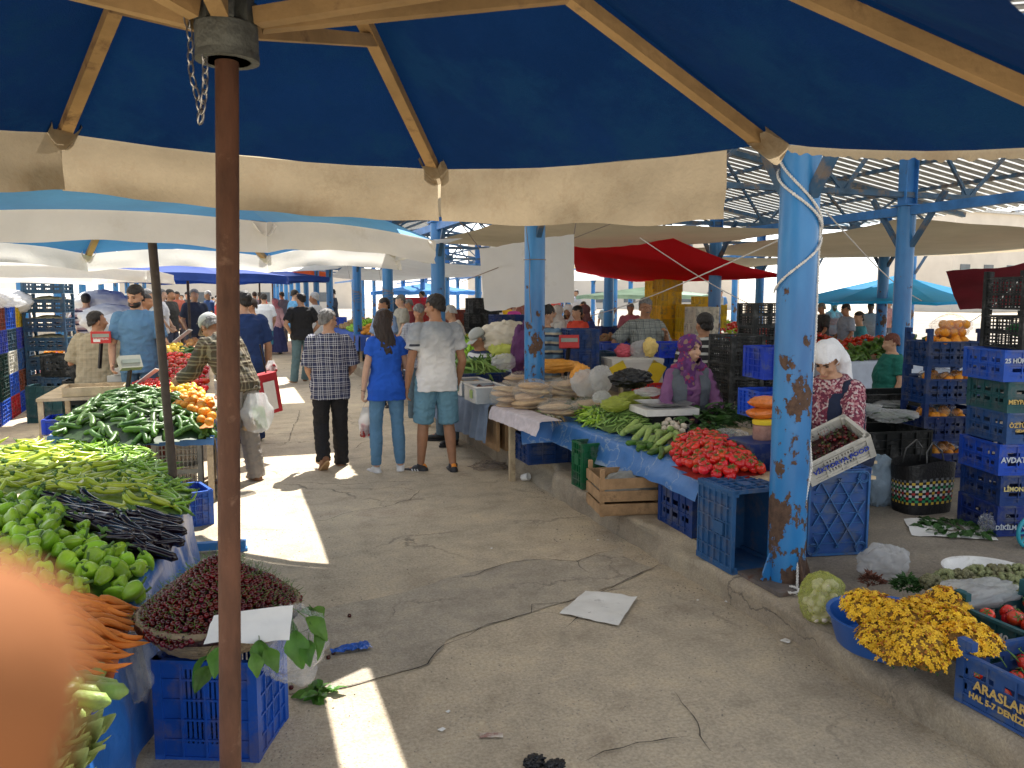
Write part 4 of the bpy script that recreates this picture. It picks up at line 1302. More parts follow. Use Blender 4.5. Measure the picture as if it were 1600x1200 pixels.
# seated man, back turned
khaki = pattern_mat('khaki_check', 'plaid', [(.30, .26, .18), (.25, .22, .15), (.36, .31, .22)], (40,))
sit = dict(hip=(0, 0, .48), kl=(-.08, .42, -.02), al=(-.1, .42, -.42), kr=(.08, .42, -.02), ar=(.1, .42, -.42))
def seated(px, py, dist, face, H, P, *a, **kw):
    q = D(px, py, dist); s = H / 1.7
    d = dict(sit); d.update(P)
    kk = skeleton(d); top = kk['head'].z + .12
    return person((q.x, q.y, q.z - top * s), face, H, d, *a, **kw)
root_, k_, h_ = seated(148, 487, 9.6, -15, 1.75, dict(fat=.05, hy=-50, lean=(.0, .03, 0), sh=.21, el=(-.12, .0, -.26), wl=(-.1, .2, -.36), er=(.12, .0, -.26), wr=(.1, .2, -.38)),
    MSkinD, ('bald', MHairD), (khaki, .9, -.1, .03), (greyc, 'long', .02), (shoeB,), vox=MIDV, label='heavy man in a khaki check shirt sitting with his back turned behind the scales')
def stool(loc, label, h=.42):
    r = empty('stool', loc, 0, label, 'stool')
    b = MB(); b.lathe([(.17, h - .03), (.18, h - .01), (.17, h)], 16); b.build('seat', MC['white_plastic'], r)
    for a in range(4):
        th = pi / 4 + a * pi / 2; b = MB(); b.bar((.12 * cos(th), .12 * sin(th), h - .02), (.17 * cos(th), .17 * sin(th), 0), .03); b.build('leg', MC['white_plastic'], r)
    return r
stool((root_.location.x, root_.location.y, 0), 'plastic stool under the man in the khaki check shirt', max(.2, root_.location.z + .41))
q = D(133, 450, 15)
person((q.x, q.y, 0), 5, 1.75, dict(el=(-.12, -.08, -.24), wl=(.02, -.16, -.36), er=(.12, -.08, -.24), wr=(-.02, -.16, -.36)), MSkin, ('short', MHairD),
    (pattern_mat('stripe_pink', 'stripe', [(.05, .04, .08), (.45, .3, .3), (.65, .6, .6)], (9,)), .9, -.12, .01), (denimD, 'long', .01), (shoeB,), vox=FARV,
    label='man in a navy, pink and white striped t-shirt with hands behind his back')
# man in black t-shirt and woman in pink headscarf
p = foot(474, 597)
person(p, 12, 1.76, dict(sh=.21, fat=.03, hy=25, el=(-.14, -.06, -.24), wl=(-.02, .02, -.42), er=(.14, -.06, -.24), wr=(.03, .04, -.42), kl=(-.03, .02, -.43), al=(-.08, .03, -.84), kr=(.02, .06, -.42), ar=(.0, .2, -.82)),
    MSkin, ('short', MHairD), (blackc, .75, -.1, .02, 't_shirt'), (cloth('denim_teal', (.10, .17, .19)), 'long', .015), (shoeBr, soleT), vox=MIDV, label='broad man in a black t-shirt and grey jeans with hands on his hips')
p = foot(432, 553)
person(p, -8, 1.63, dict(female=True, kl=(-.05, .05, -.42), al=(-.1, .1, -.82)), MSkinL, ('scarf', cloth('scarf_pink', (.55, .2, .24))), (cloth('cloth_pink', (.58, .35, .38)), 1.9, -.12, .015, 'jacket'),
    (cloth('cloth_indigo', (.03, .035, .11)), 'skirt', .09), (shoeB,), vox=.014, label='woman in a pink headscarf and pale pink jacket with a long dark blue skirt')
# hijab woman behind the vegetable stall
hijab = pattern_mat('scarf_purple', 'flower', [(.09, .02, .12), (.11, .03, .14), (.24, .02, .10), (.09, .02, .12), (.13, .04, .17), (.10, .02, .13), (.22, .14, .12), (.10, .025, .13)], (38,))
def vest(mat, sl=0):
    def f(root, k, hp):
        b = MB(); loft(b, torso_rings(k, .034, -.1, .46, flare=.03), 20)
        for s in (-1, 1): b.ell(k['S'][s] + V((-s * .02, 0, .0)), (.062, .085, .075))
        m2 = remesh(b, .009, .006, 9, 1)
        bmh = bmesh.new(); bmh.from_mesh(m2); dl = [v for v in bmh.verts if (v.co - k['neck']).dot(k['fy']) > 0 and abs((v.co - k['neck']).dot(k['sx'])) < .055]
        bmesh.ops.delete(bmh, geom=dl, context='VERTS'); bmh.to_mesh(m2); bmh.free()
        m2.materials.append(mat); inst('vest', m2, (0, 0, 0), parent=root)
    return f
def cutouts(root, k, hp):
    b = MB(); s = -1
    S_, E = k['S'][s], k['E', s]; d = (E - S_).normalized()
    out = V((-.75, .65, 0)).normalized(); out = (out - d * out.dot(d)).normalized(); sd = d.cross(out)
    for i in range(3):
        c = S_.lerp(E, .2 + .3 * i) + out * .0735
        ring = [c + (d * .034 * sin(t * pi / 3 + pi / 6) + sd * .026 * cos(t * pi / 3 + pi / 6)) for t in range(6)]
        b.poly(ring)
    b.build('sleeve_cutout', M('cutout_dark', (.02, .012, .02), .9), root)
rr, kk_, hh_ = seated(1078, 524, 6.6, 165, 1.62, dict(female=True, sh=.165, hy=28, hp=-4, el=(-.09, .06, -.25), wl=(.02, .25, -.34), er=(.09, .06, -.25), wr=(.0, .26, -.33), scarf_tail=True),
    MSkinL, ('scarf', hijab), (cloth('cloth_mauve', (.20, .085, .20)), 1.95, -.08, .012, 'blouse'), (navyc, 'long', .03), (shoeB,), vox=NEAR,
    label='young woman in a purple floral headscarf and mauve blouse sitting behind the vegetables', extras=[vest(cloth('vest_slate', (.10, .115, .14))), cutouts])
blouse_fl = pattern_mat('blouse_floral', 'flower', [(.20, .03, .06), (.5, .42, .42), (.13, .02, .05), (.42, .2, .22), (.16, .03, .06)], (75,))
rr2, k2_, h2_ = seated(1313, 536, 5.3, 108, 1.60, dict(female=True, fat=.05, sh=.19, hy=10, hp=-34, hoff=(0, .03, -.02), lean=(0, .1, 0), hunch=.03, el=(-.07, .12, -.23), wl=(.03, .34, -.3), er=(.1, .1, -.23), wr=(.02, .32, -.3)),
    MSkin, ('wrap', cloth('cloth_headwhite', (.74, .75, .78))), (blouse_fl, 1.9, -.1, .02, 'blouse'), (navyc, 'long', .03), (shoeB,), vox=NEAR,
    label='elderly woman in a white headcloth, navy vest and red floral blouse bent over her cherries', extras=[vest(cloth('vest_navy', (.012, .02, .05)))])
# hair showing under the white headcloth
# other vendors on the right
chk = pattern_mat('check_grey', 'plaid', [(.35, .36, .33), (.14, .16, .15), (.05, .07, .07)], (26,))
def at_stall(px, py, dist, face, H, P, *a, **kw):
    q = D(px, py, dist); return person((q.x, q.y, q.z - H), face, H, P, *a, **kw)
at_stall(1008, 466, 9.8, 175, 1.68, dict(fat=.03, sh=.2, hp=-5, hy=-8, el=(-.1, .06, -.25), wl=(-.02, .2, -.1), er=(.2, -.04, -.2), wr=(.08, .06, -.36)), MSkinD, ('short', MGreyHair), (chk, .9, -.1, .02), (denimD, 'long', .01), (shoeB,), vox=.01,
    label='grey-haired vendor in a checked shirt and glasses facing the camera', extras=[glasses, moustache(MGreyHair)])
at_stall(851, 476, 9.0, -60, 1.7, dict(fat=.03, sh=.2, hp=-30, hy=-20, el=(-.08, .1, -.25), wl=(-.02, .3, -.34)), MSkin, ('short', MHairD), (pattern_mat('stripe_blue', 'stripe', [(.14, .25, .36), (.14, .25, .36), (.03, .05, .09), (.5, .45, .33)], (11,)), .9, -.1, .02), (denimD, 'long', .01), (shoeB,), vox=MIDV,
    label='man in a blue striped shirt looking down just behind the bright blue column')
def sitp(px, py, dist, face, H, P, *a, **kw): return seated(px, py, dist, face, H, P, *a, **kw)
sitp(750, 514, 9.4, 95, 1.68, dict(sh=.2, fat=.02, hp=-30, el=(-.1, .08, -.25), wl=(-.02, .3, -.35), er=(.1, .08, -.25), wr=(.02, .3, -.35)), MSkinD, ('cap', capM), (pattern_mat('polo_navy_white', 'stripe', [(.015, .025, .08), (.015, .025, .08), (.015, .025, .08), (.6, .6, .62), (.02, .03, .09)], (5,)), .95, -.1, .02), (denimD, 'long', .01), (shoeB,), vox=MIDV,
    label='seated man in a grey cap and navy and white polo sorting green beans')
sitp(1105, 490, 8.2, -20, 1.74, dict(sh=.21, fat=.03, hy=20, lean=(0, .1, 0)), MSkinD, ('short', MHairD), (pattern_mat('stripe_bw', 'stripe', [(.02, .02, .022), (.02, .02, .022), (.5, .5, .47)], (14,)), .95, -.1, .02), (denimD, 'long', .01), (shoeB,), vox=MIDV,
    label='man in a black and white striped top bent over with his back to us')
at_stall(1344, 487, 14.5, 60, 1.72, dict(hy=40, el=(-.12, -.04, -.25), wl=(.0, .08, -.36), er=(.07, .02, -.28), wr=(.06, .12, -.5)), MSkin, ('short', MHairD), (cloth('cloth_teal', (.05, .25, .32)), .7, -.1, .012, 't_shirt'), (blackc, 'long', .01), (shoeB,), vox=.014,
    label='young man in a teal t-shirt with one hand on his hip at the far right')
at_stall(1396, 522, 9.2, 70, 1.52, dict(female=True, fat=.06, hp=-10, el=(-.08, .0, -.25), wl=(-.06, .08, -.5), er=(.08, .0, -.25), wr=(.06, .1, -.5)), MSkin, ('short', M('hair_henna', (.12, .03, .015), .5, .3, 40, .4)), (cloth('cloth_green', (.01, .13, .10)), .7, -.12, .02), (navyc, 'long', .02), (shoeB,), vox=MIDV,
    label='red-haired woman in a dark green top carrying a yellow bag beside the orange crates')
at_stall(655, 476, 11.2, 160, 1.68, dict(hp=-28, el=(-.09, .1, -.25), wl=(-.0, .3, -.3)), MSkinD, ('short', MGreyHair), (pattern_mat('check_pale', 'plaid', [(.35, .37, .42), (.28, .3, .34), (.12, .13, .16)], (24,)), .9, -.1, .02), (denimD, 'long', .01), (shoeB,), vox=MIDV,
    label='grey-haired man in a pale checked shirt looking down behind the couple')
at_stall(722, 475, 12.5, 80, 1.68, dict(hp=-30, lean=(0, .16, 0)), MSkin, ('short', MHairW), (whitec, .7, -.1, .02), (blackc, 'long', .01), (shoeB,), vox=MIDV,
    label='man in a white short-sleeved shirt leaning over a stall beside the young man')
# people further off: (px head x, py head top, dist, facing, height, colour, style ...)
far = [
 (412, 459, 20.5, 0, 1.72, 'w', (.66, .7, .75), 'shorts', (.04, .2, .3), 'short', MHairD, 'man in a white t-shirt and teal shorts walking away down the aisle'),
 (393, 466, 11.8, 95, 1.66, 'w', (.3, .32, .3), 'long', (.05, .06, .08), 'short', MHairB, 'short-haired customer seen in profile behind the man in navy'),
 (459, 452, 21, -70, 1.72, 'w', (.10, .3, .55), 'long', (.08, .1, .15), 'short', MHairD, 'man in a light blue shirt beside the far blue columns'),
 (492, 457, 17.6, 60, 1.66, 'f', (.7, .7, .68), 'long', (.08, .1, .15), 'short', MHairW, 'white-haired person in a white top just past the man in black'),
 (397, 437, 30, 5, 1.72, 'w', (.25, .26, .33), 'long', (.05, .06, .08), 'short', MHairD, 'man in a grey t-shirt far down the aisle'),
 (405, 435, 33, 5, 1.74, 'w', (.6, .03, .03), 'long', (.05, .06, .1), 'short', MHairD, 'man in a bright red t-shirt far down the aisle'),
 (303, 452, 17.5, 200, 1.70, 'w', (.03, .04, .07), 'long', (.05, .06, .1), 'short', MGreyHair, 'man in a navy t-shirt with white print facing us behind the cap man'),
 (325, 443, 25, 120, 1.6, 'f', (.03, .07, .2), 'long', (.05, .06, .1), 'short', MHairW, 'person in a blue top far behind between the two poles'),
 (264, 448, 19, -120, 1.7, 'w', (.03, .03, .03), 'long', (.05, .06, .1), 'short', MHairD, 'person in black beside the far green vegetable table'),
 (250, 446, 18, -90, 1.72, 'w', (.65, .66, .68), 'long', (.05, .06, .1), 'short', MGreyHair, 'person in a white top just right of the leaning umbrella pole'),
 (228, 452, 13.5, -100, 1.72, 'w', (.45, .5, .52), 'long', (.10, .14, .2), 'short', MGreyHair, 'man in a pale grey shirt partly hidden behind the vendor in blue'),
 (224, 459, 12.0, -100, 1.64, 'w', (.04, .045, .05), 'long', (.10, .14, .2), 'short', MHairD, 'person in a dark top leaning close behind the vendor in blue'),
 (601, 466, 12.4, 120, 1.66, 'w', (.18, .26, .42), 'long', (.05, .06, .1), 'short', MHairD, 'vendor in a slate blue t-shirt behind the woman in blue'),
 (627, 461, 14, 100, 1.72, 'w', (.30, .29, .25), 'long', (.05, .06, .1), 'short', MGreyHair, 'grey-haired man in a khaki shirt between two blue columns'),
 (640, 468, 15, 100, 1.70, 'w', (.13, .015, .02), 'long', (.05, .06, .1), 'short', MGreyHair, 'man in a dark red shirt between two blue columns'),
 (744, 478, 19, 10, 1.6, 'w', (.5, .03, .05), 'long', (.1, .2, .35), 'short', MHairD, 'person in a red top and jeans under the white sheet'),
 (775, 484, 19, -60, 1.55, 'f', (.66, .67, .68), 'long', (.03, .03, .05), 'short', MHairD, 'person in a white t-shirt under the white sheet'),
 (795, 480, 20, 10, 1.65, 'w', (.7, .45, .02), 'long', (.05, .06, .1), 'short', MHairD, 'person in a yellow top under the white sheet'),
 (803, 483, 18.2, -60, 1.6, 'f', (.55, .06, .3), 'long', (.1, .2, .35), 'short', MHairD, 'woman in a magenta top and jeans under the white sheet'),
 (872, 487, 11.5, 100, 1.6, 'f', (.5, .48, .45), 'long', (.1, .12, .16), 'scarf', 'sc1', 'woman in a pale headscarf seated behind the blue crates'),
 (888, 488, 12.0, 140, 1.6, 'f', (.6, .08, .03), 'long', (.05, .05, .08), 'scarf', 'sc2', 'woman in a white headscarf beside the woman in navy'),
 (903, 494, 11.0, 110, 1.56, 'f', (.6, .06, .03), 'long', (.05, .05, .08), 'short', MHairD, 'woman in a red top leaning over the onion stall'),
 (915, 492, 11.6, 100, 1.58, 'f', (.02, .04, .16), 'long', (.05, .05, .08), 'scarf', 'sc3', 'woman in a navy top with a brown headscarf at the onion stall'),
 (985, 480, 14.5, 160, 1.65, 'w', (.42, .14, .17), 'long', (.2, .2, .2), 'short', MGreyHair, 'man in a pink striped shirt beside the vendor with glasses'),
 (912, 489, 20, 100, 1.65, 'w', (.5, .42, .38), 'long', (.2, .2, .2), 'short', MHairB, 'person in beige beyond the women at the onion stall'),
 (948, 487, 21, 0, 1.65, 'w', (.35, .47, .6), 'long', (.2, .2, .22), 'short', MGreyHair, 'man in a pale blue shirt seen from behind at the blue tub'),
 (1322, 505, 13.4, 80, 1.55, 'w', (.3, .34, .42), 'long', (.1, .1, .12), 'short', MHairD, 'person in a grey-blue shirt bending beside the man in teal'),
 (1360, 497, 16, 140, 1.62, 'w', (.6, .58, .56), 'long', (.1, .1, .12), 'short', MHairB, 'man in a pale top with a hand at his chin behind the man in teal'),
 (1284, 503, 15, 90, 1.6, 'w', (.05, .05, .055), 'long', (.1, .1, .12), 'short', MGreyHair, 'grey-haired man in a dark top behind the headcloth woman'),
 (1302, 508, 18, 150, 1.6, 'f', (.5, .25, .22), 'long', (.1, .1, .12), 'scarf', 'sc1', 'woman in a reddish top far behind the headcloth woman'),
 (1388, 508, 22, 100, 1.6, 'w', (.42, .22, .2), 'long', (.1, .1, .12), 'short', MHairD, 'person in a faded pink top far off beside the green woman'),
 (1172, 498, 14, 100, 1.6, 'w', (.35, .3, .3), 'long', (.1, .1, .12), 'short', MHairD, 'person whose head shows just above the stacked black crates'),
 (660, 455, 26, 60, 1.68, 'w', (.55, .53, .5), 'long', (.1, .1, .12), 'short', MHairD, 'person in beige far behind between two columns'),
 (520, 452, 24, 90, 1.66, 'w', (.06, .07, .1), 'long', (.1, .1, .12), 'short', MHairD, 'person in dark clothes behind the plaid-shirted man'),
 (440, 445, 30, 30, 1.7, 'w', (.12, .14, .2), 'long', (.1, .1, .12), 'short', MHairD, 'person in dark blue far down the aisle beyond the pink headscarf'),
 (276, 444, 28, 160, 1.7, 'w', (.5, .15, .1), 'long', (.1, .1, .12), 'short', MHairD, 'person in rust red far off left of the brown pole'),
 (292, 443, 31, 160, 1.7, 'w', (.1, .1, .1), 'long', (.1, .1, .12), 'short', MHairD, 'person in charcoal far off left of the brown pole'),
 (385, 441, 27, 20, 1.7, 'w', (.6, .58, .62), 'long', (.1, .1, .12), 'short', MHairD, 'person in a pale lilac top far down the aisle'),
]
scs = {'sc1': cloth('scarf_pale', (.5, .46, .42)), 'sc2': cloth('scarf_white', (.72, .7, .68)), 'sc3': cloth('scarf_brown', (.12, .05, .05))}
for i, (px, py, ds, fc, H, sx_, c, kind, pc, st, hm_, lb) in enumerate(far):
    q = D(px, py, ds)
    z = q.z - H
    lo = zp(q.y) if q.x > 2.6 else 0
    if z < lo:
        z = lo
    elif z > lo + .02:
        z = lo
    H2 = max(1.35, min(1.86, q.z - z))
    P = dict(female=(sx_ == 'f'), hp=-R.uniform(0, 20), el=(-.08, R.uniform(-.03, .1), -.27), wl=(-.05, R.uniform(.1, .28), -.42), er=(.08, R.uniform(-.03, .08), -.27), wr=(.05, R.uniform(.05, .28), -.45),
             kl=(-.02, .03, -.42), al=(-.04, R.uniform(-.1, .12), -.83))
    person((q.x, q.y, z), fc, H2, P, R.choice([MSkin, MSkinD, MSkinL]), (st, scs[hm_] if isinstance(hm_, str) else hm_), (cloth('shirt_%d' % i, c), .8, -.12, .018),
           (cloth('pants_%d' % i, pc), kind, .012), (shoeB,), vox=FARV, label=lb)
# denser crowd a long way down the aisle: small figures, each its own object
crowd = []
for i in range(5):
    r_, _, _ = person((40 + i, -30, 0), 0, 1.7, dict(female=i % 2 == 0, al=(-.04, R.uniform(-.1, .15), -.83)), MSkin, ('short' if i != 2 else 'scarf', MHairD if i != 2 else scs['sc2']),
        (cloth('crowd_%d' % i, [(.5, .5, .52), (.03, .05, .12), (.45, .06, .05), (.08, .2, .4), (.05, .05, .05)][i]), .8, -.12, .018), (cloth('crowdp_%d' % i, [(.05, .05, .07), (.1, .15, .22)][i % 2]), 'long', .012), (shoeB,), vox=.03)
    crowd.append(r_)
used = set()
spots = []
for i in range(50):
    if i < 26: x, y = R.uniform(-3.4, 2.2), R.uniform(27, 60)
    elif i < 38: x, y = R.uniform(-14, -5), R.uniform(18, 40)
    else: x, y = R.uniform(9, 24), R.uniform(24, 40)
    spots.append((x, y))
cl = ['walking among the far crowd in the aisle', 'in the far crowd']
for i, (x, y) in enumerate(spots):
    j = i % 5
    lb = ['person in a grey top in the far crowd', 'person in navy in the far crowd', 'person in a red top in the far crowd', 'person in a blue top in the far crowd', 'person in black in the far crowd'][j]
    if j not in used: o = crowd[j]; used.add(j); o.location = (x, y, 0 if x < 2.5 else .2); o.rotation_euler = (0, 0, R.uniform(0, 6)); o['label'] = lb; o['category'] = 'person'; o['group'] = lb.replace('person', 'people')
    else: o = copy_tree(crowd[j], None, (x, y, 0 if x < 2.5 else .2), R.uniform(0, 6), lb, lb.replace('person', 'people'))
    s = R.uniform(.92, 1.06); o.scale = (s, s, s)
# ================================================================== crates
def crate_mb(w, d, h, kind='slot', post=0.0, floor=True):
    """open plastic crate, footprint w (x) by d (y), centred, standing on z=0"""
    b = MB(); t = .006
    def side(cx, cy, L, along):
        # panel centre, length, along x or y
        def bx(u0, u1, z0, z1, th=t, out=0):
            uc = (u0 + u1) / 2; ul = u1 - u0
            if along == 'x': b.box((cx + uc, cy + out * (1 if cy > 0 else -1), (z0 + z1) / 2), (ul, th, z1 - z0))
            else: b.box((cx + out * (1 if cx > 0 else -1), cy + uc, (z0 + z1) / 2), (th, ul, z1 - z0))
        hL = L / 2 - .012
        if kind == 'slot':
            rows = [(.012, .30 * h, 0), (.30 * h, .42 * h, 1), (.42 * h, .60 * h, 0), (.60 * h, .72 * h, 1), (.72 * h, h - .014, 0)]
            n = 4 if L > .45 else 3
            for (z0, z1, s) in rows:
                if not s: bx(-hL, hL, z0, z1)
                else:
                    m = hL * .9; sw = 2 * m / n
                    bx(-hL, -m, z0, z1); bx(m, hL, z0, z1)
                    for i in range(n + 1): bx(-m + sw * i - sw * .16, -m + sw * i + sw * .16, z0, z1)
            for i in range(6): bx(-hL + (i + .0) * 2 * hL / 5 - .003, -hL + i * 2 * hL / 5 + .003, .02, h * .95, .008, .006)
            bx(-hL, hL, h * .50, h * .50 + .006, .012, .006); bx(-hL, hL, .04, .046, .01, .006)
        elif kind == 'grid':
            bx(-hL, hL, .012, h * .16); bx(-hL, hL, h * .9, h - .014)
            n = 6 if L > .45 else 4
            for i in range(n + 1): bx(-hL + i * 2 * hL / n - .004, -hL + i * 2 * hL / n + .004, .01, h - .01, .014, .004)
            for j in range(1, 5): bx(-hL, hL, h * j / 5 - .004, h * j / 5 + .004, .013, .003)
            # slotted infill in the middle bays, solid in the outer ones
            sw = 2 * hL / n
            bx(-hL, -hL + sw, h * .16, h * .9); bx(hL - sw, hL, h * .16, h * .9)
            for i in range(1, n - 1):
                for k in range(5):
                    u = -hL + sw * i + sw * (k + .5) / 5
                    bx(u - sw * .055, u + sw * .055, h * .16, h * .9)
        elif kind == 'shell':
            bx(-hL, hL, .012, h - .014)
            n = 5 if L > .45 else 4
            for i in range(n + 1): bx(-hL + i * 2 * hL / n - .003, -hL + i * 2 * hL / n + .003, .01, h - .01, .016, .008)
            for j in range(1, 6): bx(-hL, hL, h * j / 6 - .003, h * j / 6 + .003, .014, .008)
            bx(-.035, .035, h * .5, h * .75, .012, .012)
        else:  # fine lattice
            n = int(L / .032)
            for i in range(n + 1): bx(-hL + i * 2 * hL / n - .0035, -hL + i * 2 * hL / n + .0035, .01, h - .01)
            for j in range(1, 9): bx(-hL, hL, h * j / 9 - .0035, h * j / 9 + .0035, .008)
            bx(-hL, hL, h * .45, h * .52, .007)
            for i in range(n): 
                u = -hL + (i + .5) * 2 * hL / n
        # rims
        bx(-hL - .01, hL + .01, h - .014, h, .022, .004); bx(-hL - .01, hL + .01, 0, .012, .014, .002)
    side(0, -d / 2 + .006, w, 'x'); side(0, d / 2 - .006, w, 'x'); side(-w / 2 + .006, 0, d, 'y'); side(w / 2 - .006, 0, d, 'y')
    for sx in (-1, 1):
        for sy in (-1, 1):
            x, y = sx * (w / 2 - .012), sy * (d / 2 - .012)
            b.box((x, y, (h + post) / 2), (.036, .036, h + post))
            if post: b.box((x, y - sy * .02, h + post - .02), (.03, .05, .035))
    if floor:
        if kind == 'mesh' or kind == 'grid':
            for i in range(9): b.box((-w / 2 + .02 + (w - .04) * i / 8, 0, .008), (.012, d - .03, .006))
            for i in range(6): b.box((0, -d / 2 + .02 + (d - .04) * i / 5, .0085), (w - .03, .012, .006))
        else: b.box((0, 0, .008), (w - .03, d - .03, .007))
    return b
CM = {}
PC = dict(navy=(.009, .035, .16), blue=(.012, .07, .48), blue2=(.02, .10, .55), slate=(.035, .085, .15), teal=(.02, .085, .10), dgreen=(.012, .05, .045), brown=(.22, .055, .03), yellow=(.75, .50, .02),
          white=(.62, .60, .54), red=(.5, .02, .02), black=(.012, .014, .014), cream=(.55, .52, .42), green=(.01, .13, .05), steelb=(.03, .10, .28), violet=(.05, .07, .45))
def pcm(c): return M('crate_' + c, PC[c], .5, .14, 7, .06, 60, dirt=tuple(x * .45 + .07 for x in PC[c]), dscale=7, damt=.5, inst=.22, spec=.3)
def crate_mesh(kind, w, d, h, post, c):
    key = (kind, w, d, h, post, c)
    if key not in CM:
        CM[key] = crate_mb(w, d, h, kind, post).mesh('crate', pcm(c), False)
    return CM[key]
def crate(loc, rz=0, kind='grid', size=(.6, .4, .3), post=0, c='blue', label='', group=None, rot=None, text=None, tcol=None, tface='-y', tsize=.06, tz=.5, tx=0):
    me = crate_mesh(kind, size[0], size[1], size[2], post, c)
    o = inst('crate', me, loc, rot or (0, 0, rz), 1, None, label, 'crate', group)
    if text:
        m = M('print_%s' % (tcol or 'pale'), {'pale': (.5, .55, .6), 'yellow': (.6, .5, .2), 'white': (.7, .7, .7), 'navy': (.02, .05, .35), 'gold': (.55, .38, .12)}[tcol or 'pale'], .6)
        lines = text if isinstance(text, list) else [text]
        for i, l in enumerate(lines):
            tz_ = size[2] * tz - i * tsize * .85
            if tface == '-y': lettering(l, tsize * (1 if i == 0 else .62), m, o, (tx, -size[1] / 2 - .014, tz_), (pi / 2, 0, 0), bold=.0012)
            elif tface == '-x': lettering(l, tsize * (1 if i == 0 else .62), m, o, (-size[0] / 2 - .014, tx, tz_), (pi / 2, 0, -pi / 2), bold=.0012)
    return o

# ================================================================== produce
MTom = M('tomato_red', (.62, .025, .012), .22, .25, 5, inst=.15, spec=.6, sss=.05)
MStem = M('stem_green', (.10, .20, .04), .6, .3, 20)
MPep = M('pepper_green', (.30, .54, .03), .3, .3, 7, inst=.22, spec=.5)
MPepL = M('pepper_lime', (.52, .60, .05), .3, .25, 7, inst=.18, spec=.5)
MPepD = M('chili_green', (.30, .50, .04), .32, .3, 9, inst=.25, spec=.5)
MEgg = M('aubergine', (.008, .003, .010), .15, .3, 6, spec=.7)
MCuc = M('cucumber', (.03, .10, .012), .38, .5, 9, .25, 40, inst=.25, col2=(.10, .22, .03))
MCucP = M('zucchini_pale', (.26, .38, .10), .4, .25, 14, .2, 60, inst=.15)
MCar = M('carrot', (.72, .22, .03), .5, .18, 10, .25, 50, inst=.1, stretch=(1, 1, 3))
MCher = M('cherry', (.03, .001, .003), .09, .6, 8, inst=.4, spec=.5, col2=(.15, .004, .006))
MOr = M('orange_peel', (.80, .30, .02), .45, .1, 10, .25, 160, inst=.1)
MLem = M('lemon', (.82, .56, .06), .45, .12, 10, .25, 120, inst=.1)
MGar = M('garlic', (.68, .60, .50), .6, .15, 12, .3, 40, inst=.1)
MBread = M('bread_crust', (.52, .37, .22), .8, .25, 9, .4, 30, inst=.12, dirt=(.3, .17, .08), dscale=7, damt=.42)
MBean = M('bean_green', (.22, .36, .09), .5, .25, 12, inst=.25)
MOnion = M('onion', (.42, .20, .07), .4, .3, 8, inst=.2)

def mk_tomato(r=.033, calyx=True):
    b = MB(); b.ell((0, 0, 0), (r, r, r * .84), None, 12, 8, lambda p: V((p.x, p.y, p.z - .25 * max(0, 1 - (p.x ** 2 + p.y ** 2) * 4) * (1 if p.z > 0 else 0))))
    if calyx:
        b.mat(1)
        for k in range(5):
            a = k * 2 * pi / 5; d = V((cos(a), sin(a), 0)); s = V((-sin(a), cos(a), 0))
            b.add([V((0, 0, r * .68)), d * r * .3 + s * r * .12 + V((0, 0, r * .8)), d * r * .72 + V((0, 0, r * .72)), d * r * .3 - s * r * .12 + V((0, 0, r * .8))], [(0, 1, 2, 3)])
        b.tube([(0, 0, r * .65), (r * .1, 0, r * 1.05)], r * .06, 5)
    return b.mesh('tomato', [MTom, MStem], True)
def mk_bell(seed, m=None):
    b = MB(); rr = random.Random(seed); k = rr.choice([3, 4]); ph = rr.random() * 6; el = rr.uniform(1.05, 1.5)
    def fn(p):
        a = atan2(p.y, p.x); r = hypot(p.x, p.y)
        lobe = 1 + .2 * cos(k * a + ph) * min(1, r * 1.5) + .06 * sin(2 * a + seed)
        tp = .86 + .14 * p.z
        z = p.z - (.3 * max(0, 1 - r * 2.4) if p.z > 0 else -.18 * max(0, 1 - r * 2))
        return V((p.x * lobe * tp, p.y * lobe * tp, z + .12 * nz3(p, 1.6, seed)))
    b.ell((0, 0, 0), (.038, .038, .042 * el), None, 16, 12, fn)
    b.mat(1); b.tube([(0, 0, .026 * el), (.003, .002, .045 * el), (.012, .004, .062 * el)], [.008, .005, .0055], 6)
    return b.mesh('bell_pepper', [m or MPep, MStem], True)
def mk_chili(seed, L=.15, r=.012, m=None, curve=.5):
    rr = random.Random(seed); b = MB(); pts = []; rs = []
    n = 9; c = rr.uniform(-curve, curve); c2 = rr.uniform(-curve, curve)
    x = y = 0; a = 0; z = 0
    for i in range(n):
        t = i / (n - 1)
        pts.append(V((L * (t - .5), c * L * (t - .5) ** 2 * 2 + .012 * sin(t * 5 + seed), c2 * L * t * t * .35)))
        rs.append(r * (1.0 - .10 * sin(t * 9 + seed)) * (1 - t ** 2.2) ** .8 * (.75 + .25 * min(1, t * 6)) + .0012)
    b.tube(pts, rs, 8)
    b.mat(1); d = (pts[0] - pts[1]).normalized()
    b.tube([pts[0] + d * -.006, pts[0] + d * .004, pts[0] + d * .018 + V((0, 0, .004)), pts[0] + d * .034 + V((0, .004, .01))], [r * 1.02, r * .85, .003, .0028], 7)
    return b.mesh('green_chili', [m or MPepD, MStem], True)
